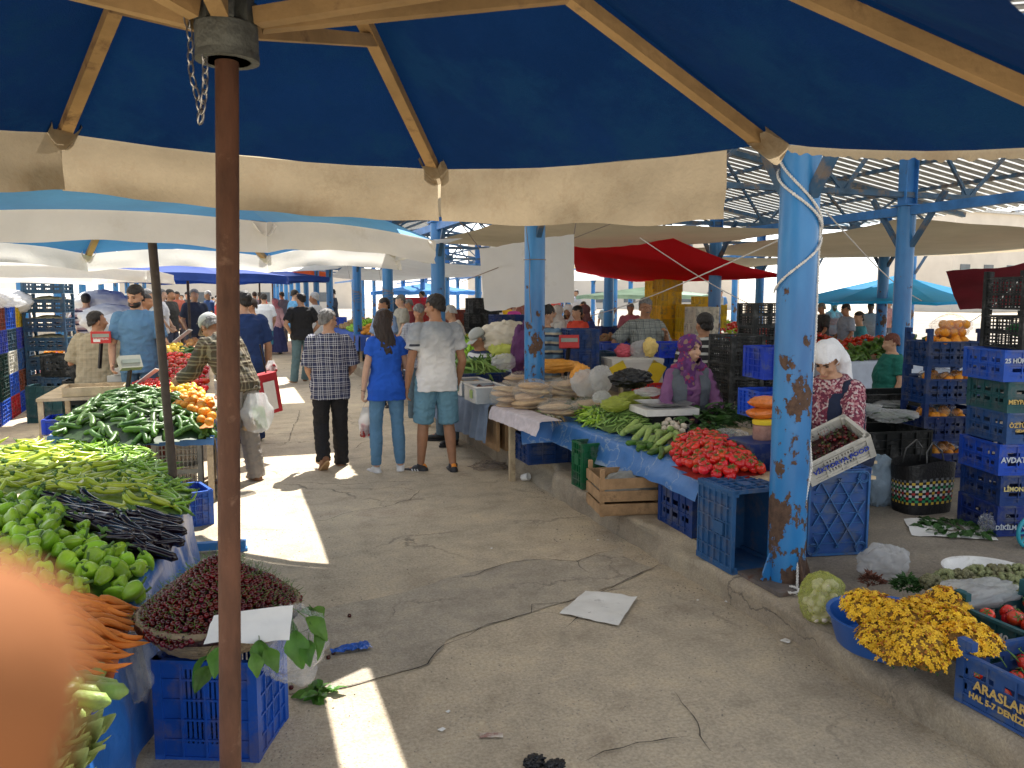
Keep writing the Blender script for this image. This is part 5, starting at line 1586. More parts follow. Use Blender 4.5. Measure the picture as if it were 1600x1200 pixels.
def mk_egg(seed, L=.2, r=.023):
    rr = random.Random(seed); b = MB(); n = 12; c = rr.uniform(-.5, .5); pts = []; rs = []
    for i in range(n):
        t = i / (n - 1); pts.append(V((L * (t - .5), c * L * (t - .5) ** 2 * 1.6, 0))); rs.append(r * (.62 + .42 * sin(pi * (.12 + t * .62))) * (1 if t < .9 else sqrt(max(.02, 1 - ((t - .9) / .1) ** 2))))
    b.tube(pts, rs, 12); b.mat(1)
    b.tube([pts[0] + V((.012, 0, 0)), pts[0], pts[0] - V((.012, 0, 0)), pts[0] - V((.035, 0, -.006))], [r * .82, r * .84, r * .3, .0045], 9)
    for k in range(5):
        a = k * 2 * pi / 5; d = V((0, cos(a), sin(a)))
        b.add([pts[0] + d * r * .8 + V((.0, 0, 0)) + V((0, -sin(a), cos(a))) * .008, pts[0] + d * r * .8 - V((0, -sin(a), cos(a))) * .008, pts[2] + d * r * .93], [(0, 1, 2)])
    return b.mesh('aubergine', [MEgg, MStem], True)
def mk_cuc(seed, L=.2, r=.021, m=None, name='cucumber'):
    rr = random.Random(seed); b = MB(); n = 11; c = rr.uniform(-.5, .5); pts = []; rs = []
    for i in range(n):
        t = i / (n - 1); pts.append(V((L * (t - .5), c * L * (t - .5) ** 2, 0)))
        e = min(t, 1 - t) / .13; rs.append(r * (1 if e > 1 else sqrt(max(.05, 1 - (1 - e) ** 2))) * (1 + .07 * sin(t * 3 + seed)))
    b.tube(pts, rs, 10)
    return b.mesh(name, [m or MCuc, MStem], True)
def mk_carrot(seed, L=.19, r=.017):
    rr = random.Random(seed); b = MB(); pts = []; rs = []
    for i in range(9):
        t = i / 8; pts.append(V((L * (t - .5), .012 * sin(t * 4 + seed), .004 * sin(t * 7)))); rs.append(r * (1 - t) ** .55 * (1 if t > .04 else .6) + .0012)
    b.tube(pts, rs, 9); return b.mesh('carrot', [MCar], True)
def mk_ball(name, r, m, sq=(1, 1, 1), seg=12, rings=8, seed=0, bump=.05, stem=None):
    b = MB(); b.ell((0, 0, 0), (r * sq[0], r * sq[1], r * sq[2]), None, seg, rings, lambda p: p * (1 + bump * nz3(p, 1.5, seed)))
    if stem: b.mat(1); b.tube([(0, 0, r * .8), (r * .2, r * .1, r * 2.2), (r * .7, r * .2, r * 3.6)], r * .07, 4)
    return b.mesh(name, [m, MStem], True)
PR = dict(tomato=[mk_tomato()], tomato_small=[mk_tomato(.03)], bell=[mk_bell(i) for i in range(4)],
    chili=[mk_chili(i, .145 + .02 * (i % 3), .0105) for i in range(5)], chili_pale=[mk_chili(20 + i, .15, .0165, MPepL, .7) for i in range(5)],
    egg=[mk_egg(i, .2 + .015 * i) for i in range(4)], cuc=[mk_cuc(i) for i in range(4)], zuc=[mk_cuc(9 + i, .2, .025, MCucP, 'zucchini') for i in range(3)],
    carrot=[mk_carrot(i) for i in range(3)], cherry=[mk_ball('cherry', .0115, MCher, (1, .95, .92), 10, 7, i, .03, True) for i in range(3)],
    orange=[mk_ball('orange', .037, MOr, (1, 1, .95))], lemon=[mk_ball('lemon', .03, MLem, (1.3, 1, 1))], garlic=[mk_ball('garlic_bulb', .026, MGar, (1, 1, .85), 12, 8, 2, .12, None)],
    bean=[mk_chili(40 + i, .13, .006, MBean, .5) for i in range(4)], cherrytom=[mk_tomato(.017, False)], onion=[mk_ball('onion', .034, MOnion, (1, 1, .9))],
    potato=[mk_ball('potato', .034, M('potato', (.36, .25, .13), .8, .2, 9, .2), (1.3, 1, .85), seed=4, bump=.15)])

def inpoly(x, y, P):
    c = False; n = len(P); j = n - 1
    for i in range(n):
        if (P[i][1] > y) != (P[j][1] > y) and x < (P[j][0] - P[i][0]) * (y - P[i][1]) / (P[j][1] - P[i][1]) + P[i][0]: c = not c
        j = i
    return c
def edged(x, y, P):
    m = 9; n = len(P)
    for i in range(n):
        ax, ay = P[i][0], P[i][1]; bx, by = P[(i + 1) % n][0], P[(i + 1) % n][1]
        dx, dy = bx - ax, by - ay; t = max(0, min(1, ((x - ax) * dx + (y - ay) * dy) / (dx * dx + dy * dy + 1e-9)))
        m = min(m, hypot(x - ax - t * dx, y - ay - t * dy))
    return m
def heap(kinds, poly, zf, n, sp, label, group, cat, name, main=None, spread=pi, r=.03, ht=0, w=.15, core=None, layers=1, tilt=.35, lim=300, seed=1, sc_=(.88, 1.12)):
    """lay individual items over the surface zf (+ mound ht) inside a world polygon"""
    rr = random.Random(seed); P = [(p[0], p[1]) for p in poly]
    x0, x1 = min(p[0] for p in P), max(p[0] for p in P); y0, y1 = min(p[1] for p in P), max(p[1] for p in P)
    def S(x, y):
        e = min(1, edged(x, y, P) / w); return zf(x, y) + ht * (1 - (1 - e) ** 2)
    if core:
        b = MB(); nu = max(6, int((x1 - x0) / .05)); nv = max(6, int((y1 - y0) / .05))
        def fn(u, v):
            x, y = x0 + (x1 - x0) * u, y0 + (y1 - y0) * v
            return V((x, y, (S(x, y) - r * .75 if inpoly(x, y, P) else zf(x, y) - r * .9) + .008 * nz3((x, y, 0), 30)))
        vs = [fn(i / nu, j / nv) for j in range(nv + 1) for i in range(nu + 1)]
        fs = [(j * (nu + 1) + i, j * (nu + 1) + i + 1, (j + 1) * (nu + 1) + i + 1, (j + 1) * (nu + 1) + i) for j in range(nv) for i in range(nu)]
        fs = [f for f in fs if any(inpoly(vs[q][0], vs[q][1], P) for q in f)]
        b.add(vs, fs); b.build(name + '_heap', core, smooth=True, kind='stuff', label='deeper layer of ' + group, cat='produce')
    pts = []; cnt = 0
    for L in range(layers):
        loc = []
        tries = 0
        while tries < n * 40 and cnt < n * (L + 1) / layers and cnt < lim:
            tries += 1
            x, y = rr.uniform(x0, x1), rr.uniform(y0, y1)
            if not inpoly(x, y, P): continue
            if any((x - a) ** 2 + (y - c) ** 2 < sp * sp for a, c in loc): continue
            loc.append((x, y)); cnt += 1
            e = .02; gx = (S(x + e, y) - S(x - e, y)) / (2 * e); gy = (S(x, y + e) - S(x, y - e)) / (2 * e)
            gx = max(-1.2, min(1.2, gx)); gy = max(-1.2, min(1.2, gy))
            nrm = V((-gx, -gy, 1)).normalized()
            yaw = rr.uniform(-spread, spread) + (main or 0)
            q = nrm.rotation_difference(V((0, 0, 1))).inverted().to_matrix() if False else V((0, 0, 1)).rotation_difference(nrm).to_matrix()
            m = q @ Euler((rr.uniform(-tilt, tilt) * (1 if main is None else .6), rr.uniform(-tilt, tilt), yaw)).to_matrix()
            o = inst(name, rr.choice(kinds), (x, y, S(x, y) + r * (.15 + L * .75) + rr.uniform(-.1, .35) * r), m.to_euler(), rr.uniform(*sc_), None, label, cat, group)
    return S
def PXW(pts, z): return [G(x, y, z) for x, y in pts]
def PXS(pts, zf, add=0.0):
    out = []
    for x, y in pts:
        z = .6
        for _ in range(14):
            p = G(x, y, z); z = z * .4 + .6 * (zf(p.x, p.y) + add)
        out.append(G(x, y, z))
    return out

# ================================================================== left foreground table
def table(poly, z, label, mat='wood_pale', th=.03, loc=None, legs=True, name='market_table'):
    c = sum((V((p[0], p[1], 0)) for p in poly), V((0, 0, 0))) / len(poly)
    root = empty(name, c, 0, label, 'table')
    b = MB(); top = [V((p[0], p[1], z)) - c for p in poly]; bot = [p - V((0, 0, th)) for p in top]; n = len(poly)
    b.add(top + bot, [tuple(range(n)), tuple(range(n, 2 * n))[::-1]] + [(i, n + i, n + (i + 1) % n, (i + 1) % n) for i in range(n)])
    b.build('tabletop', MC[mat], root)
    if legs:
        for p in poly:
            q = (V((p[0], p[1], 0)) - c) * .94; gz_ = zp(p[1]) if p[0] > 2.56 else 0
            b = MB(); b.box((q.x, q.y, (z - th + gz_) / 2), (.05, .05, z - th - gz_)); b.build('leg', MC[mat], root)
    return root
MOil = M('oilcloth_blue', (.025, .13, .44), .35, .2, 3, .6, 9, spec=.5, dirt=(.06, .24, .52), dscale=5, damt=.44)
MOilW = M('oilcloth_worn', (.075, .19, .40), .5, .2, 4, .35, 14, spec=.4, dirt=(.40, .47, .52), dscale=3.2, damt=.40)
def drape(name, edge, zt, zb, mat, label, out=.05, folds=18, amp=.02, seed=0, cat='cloth', zbf=None, nu=90, nv=14, inn=.2, outv=V((1, 0, 0)), group=None):
    """cloth: lies over the edge polyline (world xy) and hangs from zt to zb"""
    b = MB(); L = [0]
    for i in range(len(edge) - 1): L.append(L[-1] + (V(edge[i + 1][:2]) - V(edge[i][:2])).length)
    def at(u):
        s = u * L[-1]
        for i in range(len(edge) - 1):
            if s <= L[i + 1] + 1e-6:
                t = (s - L[i]) / (L[i + 1] - L[i] + 1e-9); p = V((edge[i][0], edge[i][1], 0)).lerp(V((edge[i + 1][0], edge[i + 1][1], 0)), t)
                d = V((edge[i + 1][0] - edge[i][0], edge[i + 1][1] - edge[i][1], 0)).normalized(); return p, d
    def fn(u, v):
        p, d = at(min(u, .9999)); o = V((d.y, -d.x, 0))
        if o.dot(outv) < 0: o = -o
        if v < .15:
            t = v / .15; q = p - o * inn * (1 - t); return V((q.x, q.y, zt + .004 + .004 * nz3((u * 20, t * 3, seed))))
        t = (v - .15) / .85
        f = amp * (sin(u * folds * 2 * pi + 3 * nz3((u * 6, 0, seed))) * .6 + 1.6 * nz3((u * folds * .6, t * 1.5, seed))) * min(1, t * 1.6)
        zbb = zbf(u) if zbf else zb
        q = p + o * (.008 + out * t + f)
        return V((q.x, q.y, zt + .004 - (zt - zbb) * t - .012 * nz3((u * 14, t * 2, seed + 3)) * t))
    b.grid(nu, nv, fn)
    return b.build(name, mat, smooth=True, label=label, cat=cat, group=group)

E0 = G(20, 1330, .5); E1 = G(291, 769, .5)
ed = (E1 - E0).normalized(); en = V((-ed.y, ed.x, 0))   # en points to the left of the edge
E2 = E1 + en * 2.6; E3 = E0 + en * 2.6
TZ = .47
table([E0 - ed * .3 + en * .02, E1 + en * .02, E2, E3 - ed * .3], TZ, 'long low table under the peppers and aubergines in the left foreground')
def zt1(x, y):
    p = V((x, y, 0)); s = (p - E1).dot(en); t = (E1 - p).dot(ed)
    e = min(1, max(0, s / .85)); f = min(1, max(0, t / .5))
    return TZ + .015 + .17 * (1 - (1 - e) ** 2) * (1 - (1 - f) ** 2) + .02 * nz3((x, y, 0), 3)
far_in = E1 + ed * 0
drape('table_cloth', [(p.x, p.y) for p in (E0 - ed * .4, E0.lerp(E1, .3), E0.lerp(E1, .6), E0.lerp(E1, .85), E1)], TZ, .02, MOil,
      'blue oilcloth hanging from the left foreground table down to the ground', .05, 9, .035, 3, nu=150, outv=V((1, 0, 0)))
drape('table_cloth', [(E1.x, E1.y), (E1.x + en.x * 2.4, E1.y + en.y * 2.4)], TZ, .05, MOilW, 'pale blue plastic sheet at the far end of the pepper table', .03, 6, .02, 5, outv=ed)

def W1(pts, z=.6): return PXS(pts, zt1, .03)
heap(PR['chili_pale'], W1([(-180, 725), (-60, 700), (60, 688), (150, 704), (215, 742), (264, 795), (215, 812), (120, 772), (40, 762), (-180, 800)], .66), lambda x, y: zt1(x, y) + .035, 300, .032,
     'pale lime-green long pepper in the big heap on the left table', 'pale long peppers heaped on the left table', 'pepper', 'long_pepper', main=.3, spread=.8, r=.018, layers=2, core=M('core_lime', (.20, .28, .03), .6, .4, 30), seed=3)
heap(PR['chili'], W1([(90, 688), (140, 676), (190, 684), (230, 712), (272, 750), (298, 775), (286, 800), (262, 797), (215, 748), (160, 712)], .66), lambda x, y: zt1(x, y) + .03, 300, .022,
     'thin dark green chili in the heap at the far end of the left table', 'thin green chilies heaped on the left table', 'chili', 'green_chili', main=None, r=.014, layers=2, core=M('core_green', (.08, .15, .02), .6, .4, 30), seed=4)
heap(PR['egg'], W1([(95, 780), (150, 782), (215, 812), (262, 806), (266, 835), (240, 862), (205, 860), (140, 830), (95, 800)], .6), lambda x, y: zt1(x, y) + .02, 70, .028,
     'long glossy black aubergine in the pile between the green peppers', 'aubergines piled on the left table', 'aubergine', 'aubergine', main=-.35, spread=.35, r=.024, layers=2, tilt=.25, core=M('core_black', (.006, .003, .006), .4, .4, 30), seed=5)
heap(PR['bell'], W1([(-260, 812), (-60, 790), (60, 775), (95, 800), (140, 832), (205, 862), (232, 868), (222, 900), (205, 932), (130, 925), (20, 930), (-100, 980), (-300, 1010)], .6), zt1, 260, .058,
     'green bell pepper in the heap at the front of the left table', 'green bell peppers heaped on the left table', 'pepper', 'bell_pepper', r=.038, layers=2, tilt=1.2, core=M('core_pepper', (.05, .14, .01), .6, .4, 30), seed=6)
heap(PR['carrot'], W1([(30, 925), (130, 928), (203, 936), (200, 965), (178, 1010), (158, 1048), (80, 1040), (-40, 1000)], .56), lambda x, y: zt1(x, y), 90, .021,
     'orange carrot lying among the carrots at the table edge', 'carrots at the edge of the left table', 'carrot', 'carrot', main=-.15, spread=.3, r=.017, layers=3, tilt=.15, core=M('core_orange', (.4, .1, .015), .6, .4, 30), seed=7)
heap(PR['zuc'], W1([(0, 1040), (100, 1050), (152, 1055), (135, 1105), (60, 1120), (-40, 1110)], .56), zt1, 34, .045,
     'pale green squash beside the carrots on the left table', 'pale squashes on the left table', 'squash', 'squash', r=.028, layers=2, core=M('core_pale', (.18, .25, .06), .6, .4, 30), seed=8)

def leaf_mesh(L=.1, W=.06, m=None, curl=.3, seed=0, serr=0):
    b = MB(); nu, nv = 8, 6
    def fn(u, v):
        x = u; wv = (v - .5) * 2
        wd = W * .5 * sin(pi * min(1, x * .96 + .02)) ** .75 * (1.15 - .4 * x)
        wd *= 1 + serr * .12 * sin(x * 40)
        return V((x * L, wv * wd, L * (-curl * (x - .2) ** 2) - abs(wv) * wd * -.25 + .006 * nz3((x * 3, wv * 2, seed))))
    b.grid(nu, nv, fn); b.tube([(-L * .35, 0, .0), (0, 0, 0), (L * .5, 0, -curl * L * .09)], [.0016, .0014, .0006], 4)
    return b.mesh('leaf', [m], True)
MLeaf = M('leaf_green', (.09, .22, .03), .45, .3, 12, .2, 40, trans=.25, inst=.2)
MLeafD = M('leaf_dark', (.035, .10, .02), .5, .3, 12, .2, 40, trans=.15, inst=.2)
MLeafY = M('leaf_lettuce', (.42, .50, .16), .5, .2, 9, .3, 30, trans=.3, inst=.12)
def bunch(loc, R_, n, mesh, label, cat='herbs', name='herb_bunch', flat=.5, mats=None, group=None, up=.6, size=(.7, 1.2), seed=0):
    """a tied bunch of leaves: one object"""
    rr = random.Random(seed + int(loc[0] * 100)); b = MB()
    mv = [v.co.copy() for v in mesh.vertices]; mf = [tuple(p.vertices) for p in mesh.polygons]
    for i in range(n):
        a = rr.uniform(0, 2 * pi); r = R_ * sqrt(rr.random()); z = flat * R_ * (1 - (r / R_) ** 2) * rr.uniform(.3, 1)
        e = Euler((rr.uniform(-.6, .6), -rr.uniform(-.2, 1) * up, a + rr.uniform(-.8, .8))).to_matrix(); s = rr.uniform(*size)
        c = V((r * cos(a), r * sin(a), z))
        b.add([e @ v * s + c for v in mv], mf)
    return b.build(name, mats or list(mesh.materials), smooth=True, loc=loc, label=label, cat=cat, group=group)
lf_let = leaf_mesh(.11, .085, MLeafY, -.5, 1, 1); lf = leaf_mesh(.1, .065, MLeaf, .5, 2, 1); lf_s = leaf_mesh(.028, .012, MLeafD, .2, 3); lf_m = leaf_mesh(.05, .03, MLeafD, .3, 4); lf_b = leaf_mesh(.16, .08, MLeafD, .3, 5)
for i, (px, py, l) in enumerate([(30, 1125, 'pale lettuce head next to the squash at the lower left'), (75, 1150, 'pale lettuce head nearest the table edge at the lower left'), (0, 1175, 'pale lettuce head at the bottom left corner'), (45, 1200, 'pale lettuce head at the bottom of the picture by the blue cloth')]):
    p = G(px, py, .56); bunch((p.x, p.y, TZ + .04), .10, 70, lf_let, l, 'lettuce', 'lettuce', .35, up=.6, size=(.45, .8), seed=i)

# ================================================================== cherries on their basket and blue crate
CC = G(330, 1180, .0); CCx = D(350, 1100, 2.95); cb = V((CCx.x, CCx.y, 0))
crz = -YAW - .06
MWick = M('wicker', (.25, .19, .12), .7, .35, 30, .4, 90)
cr1 = crate((cb.x, cb.y, 0), crz, 'grid', (.38, .31, .385), 0, 'blue', 'bright blue ventilated crate standing upright under the cherry basket')
bk = empty('wicker_basket', (cb.x, cb.y + .02, .40), 0, 'wide round wicker basket full of cherries on the blue crate', 'basket')
b = MB()
for k in range(9):
    t = k / 8; rr_ = .21 + .10 * t ** .6; z = .005 + .115 * t
    b.tube([V((rr_ * cos(a * 2 * pi / 48) * (1 + .012 * (-1) ** (a + k)), rr_ * sin(a * 2 * pi / 48) * (1 + .012 * (-1) ** (a + k)), z)) for a in range(48)], .0075 if k < 8 else .013, 6, closed=True)
for a in range(24):
    th = a * 2 * pi / 24; b.tube([(.2 * cos(th), .2 * sin(th), 0), (.26 * cos(th), .26 * sin(th), .045), (.312 * cos(th), .312 * sin(th), .12)], .005, 5)
b.lathe([(.0, .004), (.2, .004), (.26, .05), (.30, .11)], 32)
b.build('weave', MWick, bk, True); bk.scale = (.92, .92, 1)
Cc = V((cb.x, cb.y + .02, .5))
def zch(x, y):
    r = hypot(x - Cc.x, y - Cc.y) / .3; return Cc.z + .225 * max(0, 1 - r) ** .85 + .012 * nz3((x, y, 0), 14)
b = MB(); b.lathe([(.285, .005)] + [(.3 * (1 - i / 14) + .001, .225 * (i / 14) ** .85 - .008) for i in range(15)], 40, Matrix.Translation(Cc))
b.build('cherry_heap', M('core_cherry', (.03, .003, .005), .3, .5, 60, .6, 90), smooth=True, kind='stuff', label='cherries deeper in the pile', cat='cherries')
rr = random.Random(5); pts = []
cand = []
tries = 0
while len(cand) < 1050 and tries < 60000:
    tries += 1
    a = rr.uniform(0, 2 * pi); r = .297 * sqrt(rr.random()) * (1 + .05 * sin(a * 5)); x, y = Cc.x + r * cos(a), Cc.y + r * sin(a); z = zch(x, y)
    p = V((x, y, z))
    if any((p - q).length_squared < .0165 ** 2 for q in cand): continue
    cand.append(p)
cand.sort(key=lambda p: (p - CAMP).length)
bst = MB(); cm_ = PR['cherry']
for i, p in enumerate(cand):
    e = Euler((rr.uniform(-1.4, 1.4), rr.uniform(-1.4, 1.4), rr.uniform(0, 6))); s = rr.uniform(.9, 1.12)
    if i < 215: inst('cherry', cm_[i % 3], p, e, s, None, 'dark red cherry with a green stem in the heap on the wicker basket', 'cherry', 'cherries heaped on the wicker basket')
    else:
        m_ = e.to_matrix(); me = cm_[i % 3]
        base = len(bst.v); bst.v += [tuple(m_ @ v.co * s + p) for v in me.vertices]
        bst.f += [tuple(q + base for q in pl.vertices) for pl in me.polygons]; bst.mi += [pl.material_index for pl in me.polygons]
bst.build('cherries', [M('cherry_rest', (.03, .001, .003), .09, .5, 25, spec=.5, col2=(.15, .004, .006)), MStem], smooth=True, kind='stuff', label='the rest of the heaped cherries further back', cat='cherries')
# price paper stuck in the cherries
def paper(name, pts, mat, label, cat='paper', n=12, amp=.004, seed=0, parent=None):
    b = MB(); a, c, d, e = [V(p) for p in pts]
    b.grid(n, n, lambda u, v: a.lerp(c, u).lerp(e.lerp(d, u), v) + V((0, 0, amp * 2 * nz3((u * 2.5, v * 2.5, seed)))) + (c - a).cross(e - a).normalized() * amp * nz3((u * 5, v * 5, seed + 4)))
    return b.build(name, mat, smooth=True, label=label, cat=cat)
paper('price_paper', [D(318, 1007, 2.66), D(452, 1000, 2.66), D(458, 946, 2.72), D(334, 962, 2.7)], MC['paper_white'], 'blank white paper card propped on the cherries behind the rusty pole', amp=.006)
i = 0
for (px, py, ds, rz, l) in [(322, 1025, 2.68, 200, 1.25), (345, 1010, 2.64, 250, 1), (405, 1000, 2.66, 270, 1), (415, 1012, 2.64, 300, .9), (460, 985, 2.72, 280, 1.3), (478, 965, 2.78, 330, 1.1), (490, 985, 2.76, 300, 1), (470, 955, 2.86, 20, 1.2), (488, 950, 2.9, 60, 1), (445, 965, 2.85, 10, 1.1), (328, 1040, 2.62, 230, .9), (395, 1020, 2.6, 290, .8), (482, 1000, 2.72, 260, .9)]:
    p = D(px, py, ds); inst('leaf', lf.copy() if False else lf, p, (R.uniform(-.5, .5), R.uniform(.5, 1.1), radians(rz)), l, None, 'fresh green cherry leaf tucked round the rim of the wicker basket', 'leaf', 'cherry leaves on the basket rim')
def film(name, c, sx, sy, sz, mat, label, seed=0, cat='plastic sheet', cut=None, fold=.16):
    b = MB()
    b.ell(c, (sx, sy, sz), None, 56, 38, lambda p: p * (1 + fold * abs(nz3(p, 1.8, seed)) * 2.2 - fold * 1.3 * abs(nz3((p[0] * 3, p[1] * 3, p[2] * 1.2), 1.5, seed + 3)) - fold * .8 * abs(nz3(p, 9, seed)) + .03 * nz3(p, 19, seed)))
    return b.build(name, mat, smooth=True, label=label, cat=cat)
p = D(455, 1005, 2.86); film('plastic_sheet', (p.x, p.y, p.z), .125, .1, .14, MC['plastic_film'] if False else MC['plastic_film_thin'], 'clear plastic bag spilling from the right side of the cherry basket', 3)
p = D(215, 1035, 2.85); film('plastic_sheet', (p.x, p.y, p.z), .07, .1, .14, MC['plastic_film_thin'], 'clear plastic sheet hanging off the left side of the cherry basket', 8)
for (px, py) in [(546, 962), (521, 1020), (513, 1027), (455, 1074), (443, 1072)]:
    p = G(px, py, .011); inst('cherry', cm_[0], p, (1, .5, px), 1, None, 'fallen cherry lying on the ground near the basket', 'cherry', 'cherries dropped on the paving')
# stand of the second umbrella
b = MB(); pu = V((PU.x, PU.y, 0))
for a_ in (0, pi / 2): 
    d = V((cos(a_ - .12), sin(a_ - .12), 0)); b.bar(pu - d * .42 + V((0, 0, .045)), pu + d * .42 + V((0, 0, .045)), .05, .05)
for a_ in range(4):
    d = V((cos(a_ * pi / 2 - .12), sin(a_ * pi / 2 - .12), 0)); b.box(pu + d * .4 + V((0, 0, .01)), (.06, .06, .02))
b.tube([pu + V((0, 0, .06)), pu + V((0, 0, .5))], .036, 14)
b.build('umbrella_stand', MBlue, label='blue steel cross foot holding the brown umbrella pole', cat='umbrella stand')
# ================================================================== left middle: cucumber and tomato tables
A0 = G(74, 682, .55); A1 = G(335, 681, .55); bk_ = V((0, 1, 0))
T2 = [A0, A1, V((A1.x - .12, 12.6, 0)), V((A0.x, 12.6, 0))]
def zt2(x, y):
    t = min(1, max(0, (y - A1.y) / 3.0)); return .56 + .14 * t
table([T2[0], T2[1], V((T2[1].x, 7.9, 0)), V((T2[0].x, 7.9, 0))], .55, 'low plank table under the heap of cucumbers', th=.04)
table([V((T2[0].x + .3, 7.95, 0)), V((T2[1].x, 7.95, 0)), V((T2[1].x - .1, 12.6, 0)), V((T2[0].x + .3, 12.6, 0))], .66, 'long plank table under the tomatoes and lemons', th=.04)
drape('table_cloth', [(A0.x, A0.y), (A1.x, A1.y)], .55, .47, MOilW, 'worn blue sheet along the front of the cucumber table', .01, 4, .006, 2, outv=V((0, -1, 0)))
drape('table_cloth', [(A1.x, A1.y), (A1.x, 8.0)], .55, .03, MOil, 'blue cloth hanging at the right end of the cucumber table', .03, 3, .02, 7, nu=60, outv=V((1, 0, 0)))
crate((G(285, 772, 0).x - .02, G(285, 772, 0).y + .02, 0), 0, 'mesh', (.38, .34, .47), 0, 'cream', 'cream slatted plastic crate standing under the cucumber table')
crate((G(228, 745, 0).x, G(228, 745, 0).y + .4, 0), .1, 'grid', (.4, .3, .3), 0, 'brown', 'dark brown crate deep under the cucumber table')
crate((G(292, 815, 0).x + .02, G(292, 815, 0).y, 0), .3, 'grid', (.25, .35, .26), 0, 'blue2', 'blue crate behind the leaning umbrella pole at the end of the pepper table')
heap(PR['cuc'], PXW([(82, 668), (200, 680), (332, 668), (325, 640), (270, 628), (180, 628), (120, 645)], .62), lambda x, y: zt2(x, y), 235, .037,
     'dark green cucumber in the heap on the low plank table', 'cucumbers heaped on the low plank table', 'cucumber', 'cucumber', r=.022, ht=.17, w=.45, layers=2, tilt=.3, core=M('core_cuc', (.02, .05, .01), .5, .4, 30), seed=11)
heap(PR['orange'], PXW([(266, 640), (332, 652), (330, 620), (270, 614)], .72), lambda x, y: .66, 60, .07, 'orange in the pile behind the cucumbers', 'oranges piled on the tomato table', 'orange', 'orange', r=.037, ht=.1, w=.3, layers=2, seed=12, core=M('core_or', (.4, .14, .01), .6, .3, 30))
heap(PR['lemon'], PXW([(232, 616), (318, 616), (315, 602), (240, 600)], .74), lambda x, y: .68, 50, .06, 'yellow lemon in the row behind the oranges', 'lemons on the tomato table', 'lemon', 'lemon', r=.03, ht=.06, w=.2, layers=2, seed=13)
heap(PR['cherrytom'], PXW([(188, 612), (250, 612), (320, 603), (318, 593), (240, 592), (200, 594)], .76), lambda x, y: .69, 300, .03, 'small red cherry tomato in the heap behind the lemons', 'cherry tomatoes on the tomato table', 'cherry tomato', 'cherry_tomato', r=.017, ht=.08, w=.3, layers=2, seed=14, core=M('core_red', (.22, .012, .008), .5, .3, 30))
heap(PR['tomato'], PXW([(244, 592), (322, 594), (322, 566), (256, 562)], .8), lambda x, y: .70 + .05 * max(0, y - 9.4), 84, .095, 'ripe red tomato in the heap beside the man in the cap', 'tomatoes heaped on the tomato table', 'tomato', 'tomato', r=.03, ht=.1, w=.4, layers=2, seed=15, sc_=(1.2, 1.5), core=MC['core_red'])
heap(PR['cuc'], PXW([(256, 560), (322, 561), (322, 545), (262, 543)], .86), lambda x, y: .80 , 44, .09, 'small cucumber in the heap behind the tomatoes', 'small cucumbers behind the tomatoes', 'cucumber', 'cucumber', r=.022, ht=.08, w=.4, layers=2, seed=16, core=MC['core_cuc'])
heap(PR['lemon'], PXW([(258, 548), (288, 547), (286, 536), (262, 536)], .9), lambda x, y: .84, 26, .08, 'yellow pepper beside the far cucumbers', 'yellow peppers behind the cucumbers', 'pepper', 'yellow_pepper', r=.03, ht=.06, w=.3, layers=2, seed=17, sc_=(1, 1.5))
heap(PR['onion'], PXW([(288, 541), (318, 541), (316, 529), (290, 529)], .9), lambda x, y: .84, 40, .08, 'brown onion on the far end of the left tables', 'onions at the far end of the left tables', 'onion', 'onion', r=.03, ht=.06, w=.3, layers=2, seed=18)
# crates, scale and boxes beside the cucumbers
def tray(loc, size, c, label, rz=0): return crate(loc, rz, 'shell', size, 0, c, label)
q = G(125, 655, .5); tray((q.x, q.y + .1, .38), (.62, .4, .14), 'blue', 'low blue tray of small cucumbers left of the cucumber heap')
crate((q.x, q.y + .1, 0), 0, 'mesh', (.6, .4, .37), 0, 'white', 'white crate under the low blue tray')
heap(PR['cuc'], [(q.x - .28, q.y - .08), (q.x + .28, q.y - .08), (q.x + .28, q.y + .28), (q.x - .28, q.y + .28)], lambda x, y: .46, 20, .06, 'small cucumber in the low blue tray', 'small cucumbers in the blue tray', 'cucumber', 'cucumber', r=.018, ht=.05, layers=2, seed=21, sc_=(.5, .65))
q = G(150, 612, .72); b = MB(); b.box((0, 0, .008), (.56, .4, .016))
for s in (-1, 1): b.box((0, s * .2, .045), (.56, .014, .09)); b.box((s * .275, 0, .045), (.014, .4, .09))
b.build('wooden_tray', MC['wood_pale'], loc=(q.x, q.y, .70), rot=.03, label='shallow pale wooden tray on the table left of the cherry tomatoes', cat='tray')
table([V((q.x - .5, q.y - .25, 0)), V((q.x + .6, q.y - .25, 0)), V((q.x + .6, q.y + 1.2, 0)), V((q.x - .5, q.y + 1.2, 0))], .695, 'small table carrying the wooden tray and boxes')
def box_obj(loc, size, mat, label, cat='box', name='cardboard_box', rz=0, marks=None, lid=True):
    r = empty(name, loc, rz, label, cat); w, d, h = size
    b = MB(); b.box((0, 0, h / 2), (w, d, h)); b.build('carton', mat, r)
    if lid: b = MB(); b.box((0, 0, h * .93), (w + .012, d + .012, h * .16)); b.build('lid', mat, r)
    if marks: marks(r, w, d, h)
    return r
MCard = M('cardboard_white', (.66, .65, .6), .8, .08, 6, .1); MYel = M('print_yellowbox', (.75, .55, .03), .7, .1, 6); MBluP = M('print_bluebox', (.05, .14, .4), .7, .1, 6)
